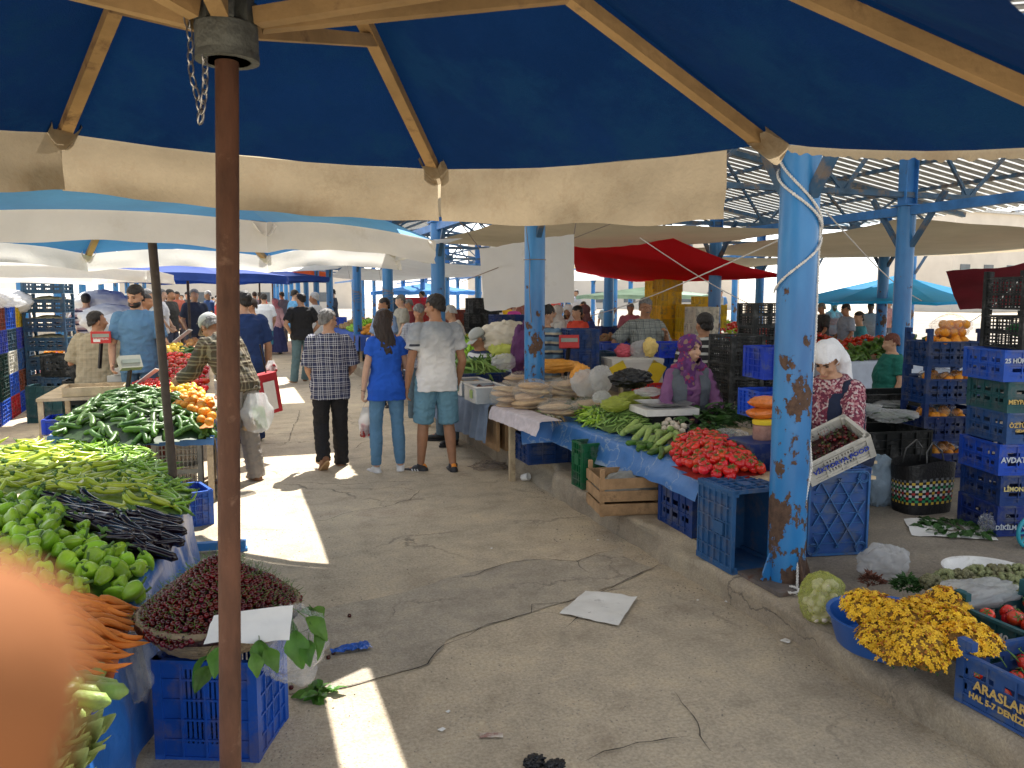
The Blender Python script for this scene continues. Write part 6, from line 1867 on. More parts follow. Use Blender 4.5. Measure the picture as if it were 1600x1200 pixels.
def bananas(r, w, d, h):
    b = MB()
    for s in (-1, 1):
        for k in range(3):
            pts = [V((s * (w * .34) + .05 * cos(t), -d / 2 - .004, h * .32 + (.035 + .012 * k) * sin(t))) for t in [pi + .2 + i * .28 for i in range(10)]]
            b.tube([V((s * w * .34 + (.05 + .016 * k) * cos(pi + .3 + i * .27), -d / 2 - .003, h * .4 + (.04 + .014 * k) * sin(pi + .3 + i * .27))) for i in range(10)], .005, 5)
    b.build('printed_fruit', MYel, r)
    b = MB(); b.box((0, -d / 2 - .007, h * .72), (w * .2, .004, h * .14)); b.build('hand_hole', MC['black_plastic'], r)
    lettering('BONITA', .05, MC['print_bluebox'], r, (0, -d / 2 - .004, h * .45), (pi / 2, 0, 0))
q = G(152, 575, .8); box_obj((q.x, q.y, .70), (.5, .4, .23), MCard, 'white fruit carton with yellow banana print next to the seated man', rz=.03, marks=bananas)
q = G(215, 580, .8)
for i, l in enumerate(['flat white tray at the bottom of the stack beside the scale', 'flat white tray in the middle of the stack beside the scale', 'flat white tray on top of the stack beside the scale']):
    b = MB(); b.box((0, 0, .035), (.62 - .05 * i, .42, .07)); b.box((0, 0, .072), (.55 - .05 * i, .36, .008)); b.build('tray', MCard, loc=(q.x + .03 * i, q.y, .70 + .082 * i), rot=.1 * i, label=l, cat='tray')
table([V((q.x - .4, q.y - .3, 0)), V((q.x + .4, q.y - .3, 0)), V((q.x + .4, q.y + .3, 0)), V((q.x - .4, q.y + .3, 0))], .695, 'small table carrying the stack of flat white trays')
# price computing scales on posts
def scale_head(loc, label, c, rz, tilt, text=None, post=.35):
    r = empty('scale_display', loc, rz, label, 'scale')
    m = M('scale_' + c, {'grey': (.36, .36, .3), 'red': (.5, .03, .03)}[c], .5, .12, 8)
    b = MB(); b.box((0, 0, 0), (.2, .07, .13), (tilt, 0, 0)); b.build('housing', m, r)
    b = MB(); b.box((0, -.037 * cos(tilt), .02), (.17, .004, .04), (tilt, 0, 0)); b.build('screen', M('lcd', (.25, .28, .24), .3), r)
    b = MB(); b.box((-.04, -.038, -.035), (.07, .004, .03), (tilt, 0, 0)); b.build('sticker', MC['paper_white'], r)
    b = MB(); b.bar((0, 0, -.05), (-.04, .05, -.05 - post), .03); b.build('post', MC['black_plastic'], r)
    if text: lettering(text, .03, MC['paper_white'], r, (0, -.041, -.02), (pi / 2, 0, 0))
    return r
q = D(203, 567, 7.7); scale_head(q, 'beige weighing scale display on a black post behind the cucumbers', 'grey', .5, -.5, None, .36)
q = D(158, 527, 9.0); scale_head(q, 'red price scale display in front of the seated man', 'red', 0, 0, 'DIKOMSAN', .3)
q = D(889, 534, 8.2); scale_head(q, 'red and white price scale display just right of the bright blue column', 'red', -.3, -.2, None, .4)
for i, (px, py, l) in enumerate([(228, 590, 'narrow white plastic board in front of the vendor in blue'), (285, 525, 'white plastic board leaning over the cucumbers beside the man in the cap'), (215, 608, 'short pale board stuck in the cherry tomatoes')]):
    p = D(px, py, 8.6 + i * 1.2); b = MB(); b.box((0, 0, 0), (.05, .45 - .1 * i, .01)); b.build('divider_board', MC['white_plastic'], loc=p, rot=(-.5, .3, .55), label=l, cat='board')

# ---- the coloured crate wall on the far left
rows = [('brown', 'blue', 'yellow', None), ('violet', 'slate', 'violet', 'slate'), ('dgreen', 'white', 'steelb', 'slate'), ('dgreen', 'blue2', 'brown', 'slate'), ('blue', 'red', 'blue2', 'slate')]
cn = {'brown': 'brown', 'blue': 'blue', 'yellow': 'yellow', 'violet': 'violet blue', 'slate': 'slate', 'dgreen': 'dark green', 'white': 'white', 'steelb': 'steel blue', 'blue2': 'bright blue', 'red': 'red'}
pos_ = ['nearest', 'second', 'third', 'fourth']
B0 = G(6, 664, 0); B1 = G(56, 630, 0); bd = (B1 - B0); bd.normalize()
rzw = atan2(bd.y, bd.x)
for r_, row in enumerate(rows[::-1]):
    for c_, col in enumerate(row):
        if col is None: continue
        p = B0 + bd * (.22 + c_ * .62) + V((-bd.y, bd.x, 0)) * .2
        crate((p.x, p.y, r_ * .312), rzw + R.uniform(-.03, .03), 'shell', (.6, .4, .31), 0, col, '%s crate in the left wall, %s column, %s row up' % (cn[col], pos_[c_], ['first', 'second', 'third', 'fourth', 'fifth'][r_]))
        
for i, (dx, l) in enumerate([(-.3, 'left'), (.3, 'middle'), (.9, 'right')]):
    p = B0 + bd * (.3 + dx) + V((-bd.y, bd.x, 0)) * .2; film('plastic_bag', (p.x, p.y, 5 * .312 + .07), .3, .2, .12, MC['bag_white'], 'crumpled white bags on top of the coloured crate wall, %s heap' % l, i, 'bag')
# more of the wall closer to the camera, cut by the frame
for r_ in range(3):
    p = B0 - bd * .45 + V((-bd.y, bd.x, 0)) * .2
    crate((p.x, p.y, r_ * .312), rzw, 'shell', (.6, .4, .31), 0, ['violet', 'dgreen', 'blue'][r_], '%s crate at the very left edge, row %d from the ground' % (['violet blue', 'dark green', 'blue'][r_], r_ + 1))
# tall slate stack with goods showing in the gaps
Sx = D(84, 600, 12.3)
nm = ['lowest', 'second', 'third', 'fourth', 'fifth', 'sixth', 'seventh']
MGood = M('goods_pale', (.42, .40, .26), .8, .4, 14, .5, 25)
for i in range(7):
    crate((Sx.x + R.uniform(-.01, .01), Sx.y, .02 + i * .287), -YAW * .6 + .03, 'slot', (.58, .4, .2), .085, 'slate', 'slate blue crate in the tall stack at the left, %s from the ground' % nm[i])
    b = MB(); b.grid(14, 10, lambda u, v: V(((u - .5) * .5, (v - .5) * .33, .2 + .05 * sin(pi * u) * sin(pi * v) + .02 * nz3((u * 9, v * 9, i)))))
    b.build('greens_layer', MGood, smooth=True, loc=(Sx.x, Sx.y, .02 + i * .287), rot=-YAW * .6 + .03, label='pale greens in the tall slate stack, %s crate' % nm[i], cat='greens', kind='stuff')
Sx2 = D(76, 640, 10.9); crate((Sx2.x, Sx2.y, 0), -.1, 'shell', (.42, .35, .5), 0, 'teal', 'dark teal crate standing upright beside the tall slate stack')
for i in range(3):
    p = D(112, 610, 11.2); crate((p.x, p.y, i * .3), -.2, 'slot', (.6, .4, .29), 0, ['dgreen', 'slate', 'black'][i], '%s crate between the slate stack and the table, %s' % (['dark green', 'slate', 'black'][i], nm[i]))
for i in range(2):
    p = D(138, 596, 9.8); crate((p.x + i * .1, p.y, .4 + i * .31), 0, 'slot', (.5, .36, .29), 0, 'black', 'black crate behind the wooden tray, %s' % nm[i])
# big white sacks and counter in the background on the left
for i, (px, py, ds, s, l) in enumerate([(160, 470, 15.5, .55, 'white sack leaning in the pile left of the vendor'), (172, 490, 14.5, .5, 'white sack at the bottom of the pile left of the vendor'), (150, 488, 16, .5, 'white sack behind the seated man'), (183, 478, 16, .5, 'white sack on top of the pile left of the vendor'), (10, 462, 12, .35, 'pale sack at the far left edge above the crates'), (190, 500, 13.5, .4, 'white sack just behind the vendor in blue')]):
    p = D(px, py, ds); film('sack', (p.x, p.y, max(.2, p.z - .1)), s, s * .7, s * .55, M('sack_white', (.66, .66, .66), .7, .1, 5, .3, 9), l, i, 'sack', fold=.08)
p = D(185, 455, 20); b = MB(); b.box((0, 0, .55), (1.6, .7, 1.1))
for k in range(3): b.bar((-.8 + .8 * k, -.36, 1.1), (-.8 + .8 * k, -.36, 1.75), .04)
b.bar((-.8, -.36, 1.75), (.8, -.36, 1.75), .04); b.bar((-.8, -.36, 1.15), (.8, -.36, 1.7), .03)
b.build('counter', MC['white_plastic'], loc=(p.x, p.y, 0), rot=-.2, label='white market counter with a frame in the left background', cat='counter')
p = D(178, 530, 12.6)
def chair(loc, rz, label):
    r = empty('plastic_chair', loc, rz, label, 'chair'); m = MC['white_plastic']
    b = MB(); b.box((0, 0, .44), (.42, .42, .03)); b.build('seat', m, r)
    b = MB()
    for k in range(6): b.bar((-.16 + .064 * k, -.2, .46), (-.15 + .06 * k, -.26, .82), .03, .012)
    b.tube([(-.2, -.2, .45), (-.2, -.25, .75), (-.1, -.27, .86), (.1, -.27, .86), (.2, -.25, .75), (.2, -.2, .45)], .018, 8); b.build('backrest', m, r, True)
    for sx in (-1, 1):
        for sy in (-1, 1): b = MB(); b.bar((sx * .17, sy * .17, .43), (sx * .22, sy * .22, 0), .035); b.build('leg', m, r)
        b = MB(); b.tube([(sx * .2, -.22, .66), (sx * .23, 0, .66), (sx * .22, .16, .62), (sx * .2, .19, .45)], .016, 8); b.build('armrest', m, r, True)
    return r
chair((p.x, p.y, 0), 2.6, 'white plastic chair behind the red scale')

# ================================================================== things the people on the left carry
def greens_in(root):
    b = MB()
    for i in range(26):
        x = R.uniform(0, .09); b.tube([(x, R.uniform(-.03, .03), .04), (x + R.uniform(-.06, .0), R.uniform(-.03, .03), .2 + R.uniform(0, .05))], .005, 5)
    b.build('contents', MBean, root, True)
    b = MB()
    for i in range(9): b.ell((R.uniform(-.11, -.02), R.uniform(-.04, .04), .05 + .028 * (i % 3)), .03)
    b.build('contents', MC['potato'], root, True)
p = D(403, 676, 7.2); carry_bag((p.x, p.y, p.z), (.27, .36, .16), MC['bag_white'], greens_in, 'white carrier bag with potatoes and green beans held by the man in the cap')
p = D(418, 650, 8.3); r = empty('shopping_bag', (p.x, p.y, p.z), .5, 'red and white shopping trolley bag behind the man in the cap', 'bag')
b = MB(); b.box((0, 0, .24), (.22, .14, .42), (0, -.15, 0)); b.build('pouch', M('bag_redcloth', (.36, .02, .03), .8, .2, 8), r)
b = MB(); b.box((-.0, -.076, .22), (.13, .004, .3), (0, -.15, 0)); b.build('panel', MC['white_plastic'], r)
b = MB(); b.tube([(.0, 0, .45), (-.05, 0, .7), (-.06, 0, .75)], .008, 6); b.build('handle', MC['black_plastic'], r)
p = D(384, 636, 8.7); carry_bag((p.x + .28, p.y, .82), (.12, .18, .08), MC['bag_white'], red_stuff, 'small thin bag of red fruit held by the man in navy')
# pole of a further umbrella and its dark blue top
def far_umbrella(px, ytop, yrim, dist, rad, colm, label, pole=True, n=8, val=.14, vm=None, zt=None):
    q = D(px, yrim, dist); z = q.z
    ap = D(px, ytop, dist).z
    umbrella((q.x, q.y, 0), z, ap, rim(V((q.x, q.y, 0)), rad, n, .3, z), (colm, vm or colm, MDarkP), label, .025, val=val, sag=.06, n_strut=False, wood=False)
MBlueF = M('umbrella_far_blue', (.015, .05, .25), .8, .2, 2, trans=.1, tcol=(.01, .07, .4)); MOrF = M('umbrella_orange', (.75, .16, .05), .8, .2, 2, trans=.4); MGnF = M('umbrella_sage', (.28, .40, .30), .8, .2, 2, trans=.4)
far_umbrella(293, 405, 432, 15.5, 2.0, MBlueF, 'dark blue umbrella on a brown pole behind the tomato table')
far_umbrella(405, 418, 434, 24, 2.2, MBlueF, 'dark blue umbrella far down the left side of the aisle')
far_umbrella(425, 412, 426, 28, 2.0, MOrF, 'orange umbrella far down the left side of the aisle')
far_umbrella(1010, 448, 462, 30, 2.6, MGnF, 'sage green umbrella far behind the vendor with glasses')
far_umbrella(665, 442, 456, 34, 2.4, M('umbrella_sky', (.08, .3, .7), .8, .2, 2, trans=.4), 'sky blue umbrella far off between the blue columns')
# ================================================================== right side: vegetable stall 1
ZS = .61
F1 = G(1100, 740, ZS); F0 = G(892, 658, ZS)
yN, yF = F1.y, F0.y + .35
xf = F1.x
table([V((xf, yN, 0)), V((xf + 1.35, yN, 0)), V((xf + 1.35, yF, 0)), V((xf, yF, 0))], ZS - .012, 'boarded stall table under the beans and tomatoes beside the near column', th=.02)
for i, (y, l) in enumerate([(yN - .05, 'front edge board under the tomatoes on the right stall'), (yN + .02, 'second board under the tomatoes on the right stall')]):
    b = MB()
    for k in range(3):
        x0 = xf + .0 + k * .38; b.box((x0 + .19, y - .02 * k, ZS - .03 - .045 * i + .01 * (k % 2)), (.38, .10, .022))
    b.box((xf + .6, y, ZS - .055 - .05 * i), (1.2, .03, .018))
    b.build('board', MC['wood_pale'], label=l, cat='board')
# oilcloth with cracked white wear
def oil_mat():
    m = M('oilcloth_cracked', (.04, .155, .42), .42, .15, 3, .35, 12, spec=.5)
    nt = m.node_tree; L = nt.links.new; bs = [n for n in nt.nodes if n.type == 'BSDF_PRINCIPLED'][0]
    src = bs.inputs['Base Color'].links[0].from_socket
    tc = [n for n in nt.nodes if n.type == 'TEX_COORD'][0]
    wn = nd(nt, 'ShaderNodeTexNoise'); wn.inputs['Scale'].default_value = 7; wn.inputs['Detail'].default_value = 5; L(tc.outputs['Object'], wn.inputs['Vector'])
    mv = nd(nt, 'ShaderNodeMix', data_type='VECTOR'); mv.inputs[0].default_value = .22; L(tc.outputs['Object'], mv.inputs[4]); L(wn.outputs['Color'], mv.inputs[5])
    vo = nd(nt, 'ShaderNodeTexVoronoi'); vo.feature = 'DISTANCE_TO_EDGE'; vo.inputs['Scale'].default_value = 4.5; L(mv.outputs[1], vo.inputs['Vector'])
    r = nd(nt, 'ShaderNodeValToRGB'); r.color_ramp.elements[0].color = (1, 1, 1, 1); r.color_ramp.elements[1].color = (0, 0, 0, 1); r.color_ramp.elements[1].position = .02; L(vo.outputs['Distance'], r.inputs[0])
    sp = nd(nt, 'ShaderNodeSeparateXYZ'); L(tc.outputs['Object'], sp.inputs[0])
    mr = nd(nt, 'ShaderNodeMapRange'); mr.inputs[1].default_value = .50; mr.inputs[2].default_value = .42; L(sp.outputs[2], mr.inputs[0])
    n3 = nd(nt, 'ShaderNodeTexNoise'); n3.inputs['Scale'].default_value = 22; n3.inputs['Detail'].default_value = 6; L(tc.outputs['Object'], n3.inputs['Vector'])
    mm = nd(nt, 'ShaderNodeMath', operation='MULTIPLY'); L(mr.outputs[0], mm.inputs[0]); L(n3.outputs['Fac'], mm.inputs[1])
    r3 = nd(nt, 'ShaderNodeValToRGB'); r3.color_ramp.elements[0].position = .34; r3.color_ramp.elements[1].position = .46; L(mm.outputs[0], r3.inputs[0])
    mx = nd(nt, 'ShaderNodeMath', operation='MAXIMUM'); L(r.outputs[0], mx.inputs[0]); L(r3.outputs[0], mx.inputs[1])
    m8 = nd(nt, 'ShaderNodeMath', operation='MULTIPLY'); m8.inputs[1].default_value = .5; L(mx.outputs[0], m8.inputs[0])
    cm = nd(nt, 'ShaderNodeMix', data_type='RGBA'); L(m8.outputs[0], cm.inputs[0]); L(src, cm.inputs[6]); cm.inputs[7].default_value = (.42, .48, .48, 1)
    L(cm.outputs[2], bs.inputs['Base Color'])
    return m
MOC = oil_mat()
Fx = G(812, 660, ZS)
drape('oilcloth', [(xf - .01, yN - .04), (xf - .01, yN + .6), (xf - .03, yF - .75), (xf - .06, yF - .3), (Fx.x, Fx.y)], ZS + .006, ZS - .17, MOC,
      'cracked blue oilcloth hanging over the aisle side of the vegetable stall', .07, 5, .012, 4, nu=160, nv=16, outv=V((-1, 0, 0)), inn=.3,
      zbf=lambda u: ZS - .165 - .03 * u + .02 * sin(u * 9))
def zs1(x, y): return ZS + .02 + .10 * min(1, max(0, (x - xf) / .9))
def H1(kinds, px, n, sp, label, group, cat, name, **kw):
    heap(kinds, PXS(px, zs1, kw.pop('lift', .02)), zs1, n, sp, label, group, cat, name, **kw)
H1(PR['tomato'], [(1052, 712), (1098, 741), (1192, 735), (1180, 712), (1140, 690), (1095, 680), (1055, 690)], 180, .042, 'ripe red tomato in the pile nearest the column on the right stall', 'tomatoes piled on the right stall', 'tomato', 'tomato', r=.031, ht=.09, w=.3, layers=2, seed=31, core=M('core_red2', (.25, .012, .008), .5, .3, 30))
H1(PR['zuc'], [(962, 668), (1000, 690), (1046, 705), (1070, 690), (1055, 676), (1000, 668)], 18, .05, 'pale green zucchini between the beans and the tomatoes', 'zucchini on the right stall', 'zucchini', 'zucchini', main=.7, spread=.6, r=.026, ht=.04, w=.2, layers=2, seed=32)
H1(PR['cuc'], [(990, 690), (1035, 706), (1050, 702), (1010, 686)], 9, .045, 'dark cucumber under the zucchini at the cloth edge', 'dark cucumbers on the right stall', 'cucumber', 'cucumber', main=.5, spread=.5, r=.022, layers=1, seed=33)
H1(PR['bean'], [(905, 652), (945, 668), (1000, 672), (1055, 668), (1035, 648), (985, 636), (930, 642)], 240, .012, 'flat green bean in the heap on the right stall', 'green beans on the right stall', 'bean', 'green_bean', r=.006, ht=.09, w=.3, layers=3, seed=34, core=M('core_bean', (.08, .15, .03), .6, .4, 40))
H1(PR['chili'], [(893, 652), (925, 664), (960, 660), (950, 642), (905, 640)], 60, .026, 'bright green long pepper left of the beans on the right stall', 'green peppers on the right stall', 'pepper', 'long_pepper', r=.012, ht=.06, w=.2, layers=2, seed=35)
H1(PR['garlic'], [(1012, 650), (1030, 672), (1066, 690), (1072, 668), (1055, 648), (1030, 640)], 34, .045, 'white garlic bulb in the pile behind the zucchini', 'garlic bulbs on the right stall', 'garlic', 'garlic_bulb', r=.026, ht=.05, w=.2, layers=2, seed=36)
def PS(px, py, add=0): return PXS([(px, py)], zs1, add)[0]
for i, (px, py, r_, n, me, l, fl) in enumerate([(905, 640, .17, 420, lf_s, 'dark green parsley bunch at the front left of the right stall', .7), (932, 628, .15, 360, lf_s, 'dark green purslane bunch behind the parsley', .7), (880, 644, .11, 220, lf_s, 'small herb bunch hanging over the blue oilcloth', .6),
        (1092, 660, .17, 40, lf_b, 'broad dark spinach leaves beside the garlic', .8), (1130, 655, .15, 260, lf_m, 'curly dark greens in the middle of the leafy row', .9), (1160, 665, .14, 300, lf_s, 'dark dill and parsley at the right end of the leafy row', .7), (1112, 676, .14, 130, lf_m, 'leafy bunch half wrapped in clear plastic above the tomatoes', .5)]):
    p = PS(px, py); bunch((p.x, p.y, zs1(p.x, p.y)), r_, n, me, l, 'greens', 'leafy_greens', fl, seed=i)
p = PS(1135, 690); film('plastic_bag', (p.x, p.y, p.z + .04), .16, .1, .05, MC['plastic_film_thin'], 'clear plastic bag around the greens above the tomatoes', 5, 'bag')
# spring onions
p = G(868, 655, ZS + .02); b = MB()
for i in range(26):
    a = R.uniform(-.5, .5); q0 = V((R.uniform(-.07, .07), 0, R.uniform(0, .05))); b.cur = 1; b.ell(q0, (.013, .013, .012), None, 8, 6); b.cur = 0
    b.tube([q0, q0 + V((.03 * sin(a), -.05, -.01)), q0 + V((.05 * sin(a), -.11, -.05))], [.003, .002, .001], 4)
    b.cur = 2; b.tube([q0, q0 + V((.05 * a, .12, .01)), q0 + V((.1 * a, .24, .01))], [.008, .006, .004], 5)
b.build('spring_onions', [M('onion_root', (.5, .38, .2), .8, .3, 20), M('onion_white', (.78, .74, .55), .5, .1, 9), MBean], smooth=True, loc=p, label='bunch of spring onions with pale bulbs at the left end of the blue oilcloth', cat='onions')
# scale with a steel tray
p = D(1037, 636, 6.35); r = empty('weighing_scale', (p.x, p.y, p.z), -YAW * .3, 'flat weighing scale with a steel tray in front of the woman in purple', 'scale')
b = MB(); b.box((0, 0, -.02), (.44, .36, .05)); b.build('base', MC['white_plastic'], r)
b = MB(); b.box((0, 0, -.05), (.38, .3, .03)); b.box((0, 0, -.09), (.3, .3, .06)); b.build('foot', MC['black_plastic'], r)
b = MB()
b.grid(12, 10, lambda u, v: V(((u - .5) * .40, (v - .5) * .32, .015 + .03 * min(1, max(0, max(abs(u - .5) * 2, abs(v - .5) * 2) - .75) * 5))))
b.build('tray', MC['steel'], r, True)
box_obj((p.x, p.y, ZS), (.34, .3, max(.03, p.z - .12 - ZS)), MC['white_plastic'], 'white carton under the weighing scale', lid=False)
# bags, jar, bags of pepper flakes
MYG = M('bag_yellowgreen', (.48, .55, .10), .3, .15, 9, .5, 20, trans=.4, alpha=.9)
for i, (px, py, s, mt, l) in enumerate([(962, 632, (.12, .1, .06), MYG, 'yellow-green net bag left of the scale'), (990, 622, (.15, .1, .06), MYG, 'yellow-green bag behind the beans'), (940, 620, (.08, .06, .05), MC['bag_white'], 'small clear bag behind the parsley'),
        (915, 598, (.14, .1, .12), MC['bag_white'], 'crumpled white plastic bag beside the bread'), (938, 592, (.11, .1, .12), MC['bag_white'], 'pale carrier bag next to the black bag'), (985, 592, (.19, .12, .085), MC['bag_black'], 'shiny black plastic bag in front of the fruit carton'),
        (908, 590, (.1, .09, .12), M('bag_orange', (.75, .33, .05), .4, .15, 8, .5, 20), 'orange cloth bundle behind the white bag'), (865, 572, (.3, .12, .07), MC['bag_orange'], 'orange cloth lying behind the bright blue column'),
        (1013, 612, (.12, .08, .035), MC['bag_white'], 'knotted bag of nuts behind the scale'), (1190, 706, (.08, .06, .11), MC['bag_white'], 'thin white bag with red stripes right of the tomatoes'),
        (975, 548, (.1, .07, .07), M('bag_pinkred', (.6, .1, .14), .4, .4, 8, .5, 20), 'pink and red bag on the fruit carton'), (998, 546, (.11, .07, .09), MC['bag_white'], 'white bag on the fruit carton'), (1016, 543, (.08, .07, .1), M('bag_yel', (.8, .6, .2), .4, .2, 8, .5, 20), 'yellow knotted bag on the fruit carton'),
        (790, 532, (.34, .26, .22), M('sack_cream', (.66, .6, .48), .7, .15, 5, .5, 9), 'big cream sack beside the seated man in the cap'), (787, 555, (.2, .16, .16), M('sack_lime', (.55, .6, .12), .6, .15, 5, .5, 9), 'lime yellow sack under the cream sack'), (822, 548, (.16, .16, .3), M('shawl_purple', (.10, .03, .11), .8, .3, 8, .3, 9), 'purple cloth bundle left of the bright blue column')]):
    p = D(px, py, [6.5, 6.9, 6.8, 7.3, 7.25, 7.0, 7.6, 8.2, 6.6, 5.3, 8.7, 8.7, 8.6, 9.6, 9.4, 8.4][i]); film('cloth_bundle' if 'cloth' in l else ('sack' if 'sack' in l else 'plastic_bag'), (p.x, p.y, p.z), s[0], s[1], s[2], mt, l, i + 20, 'bundle' if 'cloth' in l else 'bag')
MFl = M('pepper_flakes', (.62, .17, .03), .25, .15, 50, .3, 60, spec=.6)
for i, (px, py, l) in enumerate([(1192, 645, 'lower bag of orange pepper flakes left of the near column'), (1195, 628, 'upper bag of orange pepper flakes left of the near column')]):
    p = D(px, py, 5.2); film('spice_bag', (p.x, p.y, p.z), .115, .08, .04, MFl, l, 40 + i, 'bag', fold=.05)
p = D(1192, 672, 5.15); r = empty('jar', (p.x, p.y, p.z - .06), 0, 'jar with a yellow lid under the bags of pepper flakes', 'jar')
b = MB(); b.lathe([(.06, 0), (.065, .01), (.065, .09), (.055, .1)], 20); b.build('glass', M('jar_red', (.35, .2, .16), .15, .2, 30, coat=.5), r, True, 40)
b = MB(); b.lathe([(.066, .1), (.068, .105), (.068, .125), (.06, .13)], 20); b.build('lid', MYel, r, True, 40)
box_obj((p.x, p.y, zp(p.y)), (.4, .3, p.z - .06 - zp(p.y)), pcm('navy'), 'navy crate under the spice jar', 'crate', 'crate', lid=False)
# ---- white cherry crate tilted on boards
xb = xf + .52
b = MB()
for k in range(4): b.box((xf + .26 + .2 * k, yN - .26 - .015 * k, .675 - .05), (.21, .12, .022), (0, .02 * (k % 2), .03 * k))
b.box((xf + .5, yN - .26, .60), (.9, .3, .018))
b.build('board', MC['wood_pale'], label='loose pale boards behind the column carrying the white crate', cat='board')
p = D(1300, 700, 4.72)
vk = crate((p.x, p.y, p.z - .07), 0, 'grid', (.40, .28, .15), 0, 'white', 'tilted white crate of cherries with blue lettering beside the near column', rot=(.32, -.46, -.32), text='VİKTORYA FOOD', tcol='navy', tsize=.043, tz=.55)
mvk = vk.matrix_basis if False else Matrix.Translation(vk.location) @ vk.rotation_euler.to_matrix().to_4x4()
for i in range(80):
    q = mvk @ V((R.uniform(-.17, .17), R.uniform(-.11, .11), .09 + .03 * R.random()))
    inst('cherry', cm_[i % 3], q, (R.uniform(-1, 1), R.uniform(-1, 1), R.uniform(0, 6)), 1, None, 'dark cherry in the tilted white crate', 'cherry', 'cherries in the tilted white crate')
b = MB(); b.box((0, 0, .07), (.36, .24, .03)); o = b.build('cherry_layer', MC['core_cherry'], label='bottom layer of cherries in the tilted white crate', cat='cherries', kind='stuff'); o.matrix_basis = mvk
# ---- crates under and beside the stall
zz = lambda p: zp(p.y)
def onplat(px, py, z=None):
    p = G(px, py, .17)
    for _ in range(4): p = G(px, py, zp(p.y))
    return p
# two crates on end either side of the column
p = onplat(1140, 885)
def stand_crate(p, label, face_deg, w=.42, h=.6, d=.3, c='steelb', bottom=True, tilt=0):
    """crate standing on its short end, its underside showing the diamond ribs"""
    me = crate_mesh('shell', h, w, d, 0, c)
    o = inst('crate', me, (0, 0, 0), (0, 0, 0), 1, None, label, 'crate')
    # rotate: local x -> up, local z -> away from the viewer
    f = radians(face_deg); back = V((sin(f), cos(f), 0)); side = V((cos(f), -sin(f), 0))
    m = Matrix((V((0, 0, 1)), -side if False else side, back)).transposed()
    if m.determinant() < 0: m = Matrix((V((0, 0, 1)), -side, back)).transposed()
    o.matrix_basis = Matrix.Translation(V((p.x, p.y, p.z + h / 2))) @ m.to_4x4()
    if bottom:
        b = MB(); n = 4
        for i in range(-3, 5):
            for s in (-1, 1):
                pts = []
                for k in range(13):
                    u = -h / 2 + .05 + (h - .1) * k / 12; v = (i * .12 + s * (u) * .62)
                    if abs(v) < w / 2 - .03: pts.append(V((u, v, -.008)))
                if len(pts) > 1: b.bar(pts[0], pts[-1], .006, .012, V((0, 0, 1)))
        for sx in (-1, 1):
            for sy in (-1, 1):
                c_ = V((sx * (h / 2 - .045), sy * (w / 2 - .045), -.006))
                b.tube([c_ + V((.034 * cos(t * pi / 8), .034 * sin(t * pi / 8), 0)) for t in range(16)], .005, 5, closed=True)
                b.tube([c_ + V((.024 * cos(t * pi / 8), .024 * sin(t * pi / 8), 0)) for t in range(16)], .003, 5, closed=True)
        for s in (-1, 1): b.box((0, s * (w / 2 - .012), -.006), (h - .08, .012, .014)); b.box((s * (h / 2 - .012), 0, -.006), (.012, w - .08, .014))
        for k in range(7): b.box((s * 0 - h / 2 + .08 + k * (h - .16) / 6, 0, -.004), (.004, w - .1, .008))
        b.build('bottom_ribs', pcm(c), o)
    return o
pr = onplat(1306, 868); stand_crate(pr, 'dusty blue crate standing on end right of the near column, ribbed base outwards', degrees_ := math.degrees(YAW) * .55, .40, .52, .3, 'steelb')
pl = onplat(1142, 878)
# an upright crate lying on its side, open side towards the aisle end
b = crate_mb(.46, .33, .36, 'shell', 0)
o = b.build('crate', pcm('steelb'), label='dark blue crate on its side under the stall left of the near column', cat='crate')
o.matrix_basis = Matrix.Translation(V((pl.x + .05, pl.y + .18, pl.z + .232))) @ Euler((pi / 2, 0, 0)).to_matrix().to_4x4() @ Euler((0, 0, pi / 2)).to_matrix().to_4x4()
p = onplat(1078, 845); crate((p.x + .2, p.y + .25, p.z), pi / 2, 'slot', (.42, .32, .27), .05, 'navy', 'navy crate of tomatoes pushed under the stall behind the blue crate')
for i in range(18): inst('tomato', PR['tomato'][0], (p.x + .2 + R.uniform(-.12, .12), p.y + .25 + R.uniform(-.16, .16), p.z + .16 + R.uniform(0, .05)), (R.uniform(-1, 1), R.uniform(-1, 1), 0), 1, None, 'tomato in the navy crate under the stall', 'tomato', 'tomatoes in the navy crate under the stall')
# wooden crate
def wooden_crate(loc, rz, size, label, filled=True):
    r = empty('wooden_crate', loc, rz, label, 'crate'); w, d, h = size
    for s in (-1, 1):
        for k in range(3):
            b = MB(); b.box((0, s * (d / 2), h * (.17 + .3 * k)), (w + .012, .01, h * .24), (0, R.uniform(-.015, .015), 0)); b.build('slat', MC['wood_crate'], r)
            b = MB(); b.box((s * (w / 2), 0, h * (.17 + .3 * k)), (.01, d - .012, h * .24), (R.uniform(-.015, .015), 0, 0)); b.build('slat', MC['wood_crate'], r)
    for sx in (-1, 1):
        for sy in (-1, 1):
            b = MB(); b.box((sx * (w / 2 - .018), sy * (d / 2 - .018), h * .55), (.028, .028, h * 1.1)); b.build('corner_post', MC['wood_crate'], r)
    b = MB(); b.box((0, 0, .008), (w - .02, d - .02, .012)); b.build('base', MC['wood_crate'], r)
    if filled:
        b = MB(); b.grid(26, 18, lambda u, v: V(((u - .5) * (w - .03), (v - .5) * (d - .03), h * .5 + h * .4 * sin(pi * u) * sin(pi * v) + .04 * abs(nz3((u * 6, v * 6, 1)))))); b.build('paper_wrapping', M('wrapping', (.25, .26, .25), .4, .4, 9, .6, 20), r, True)
    return r
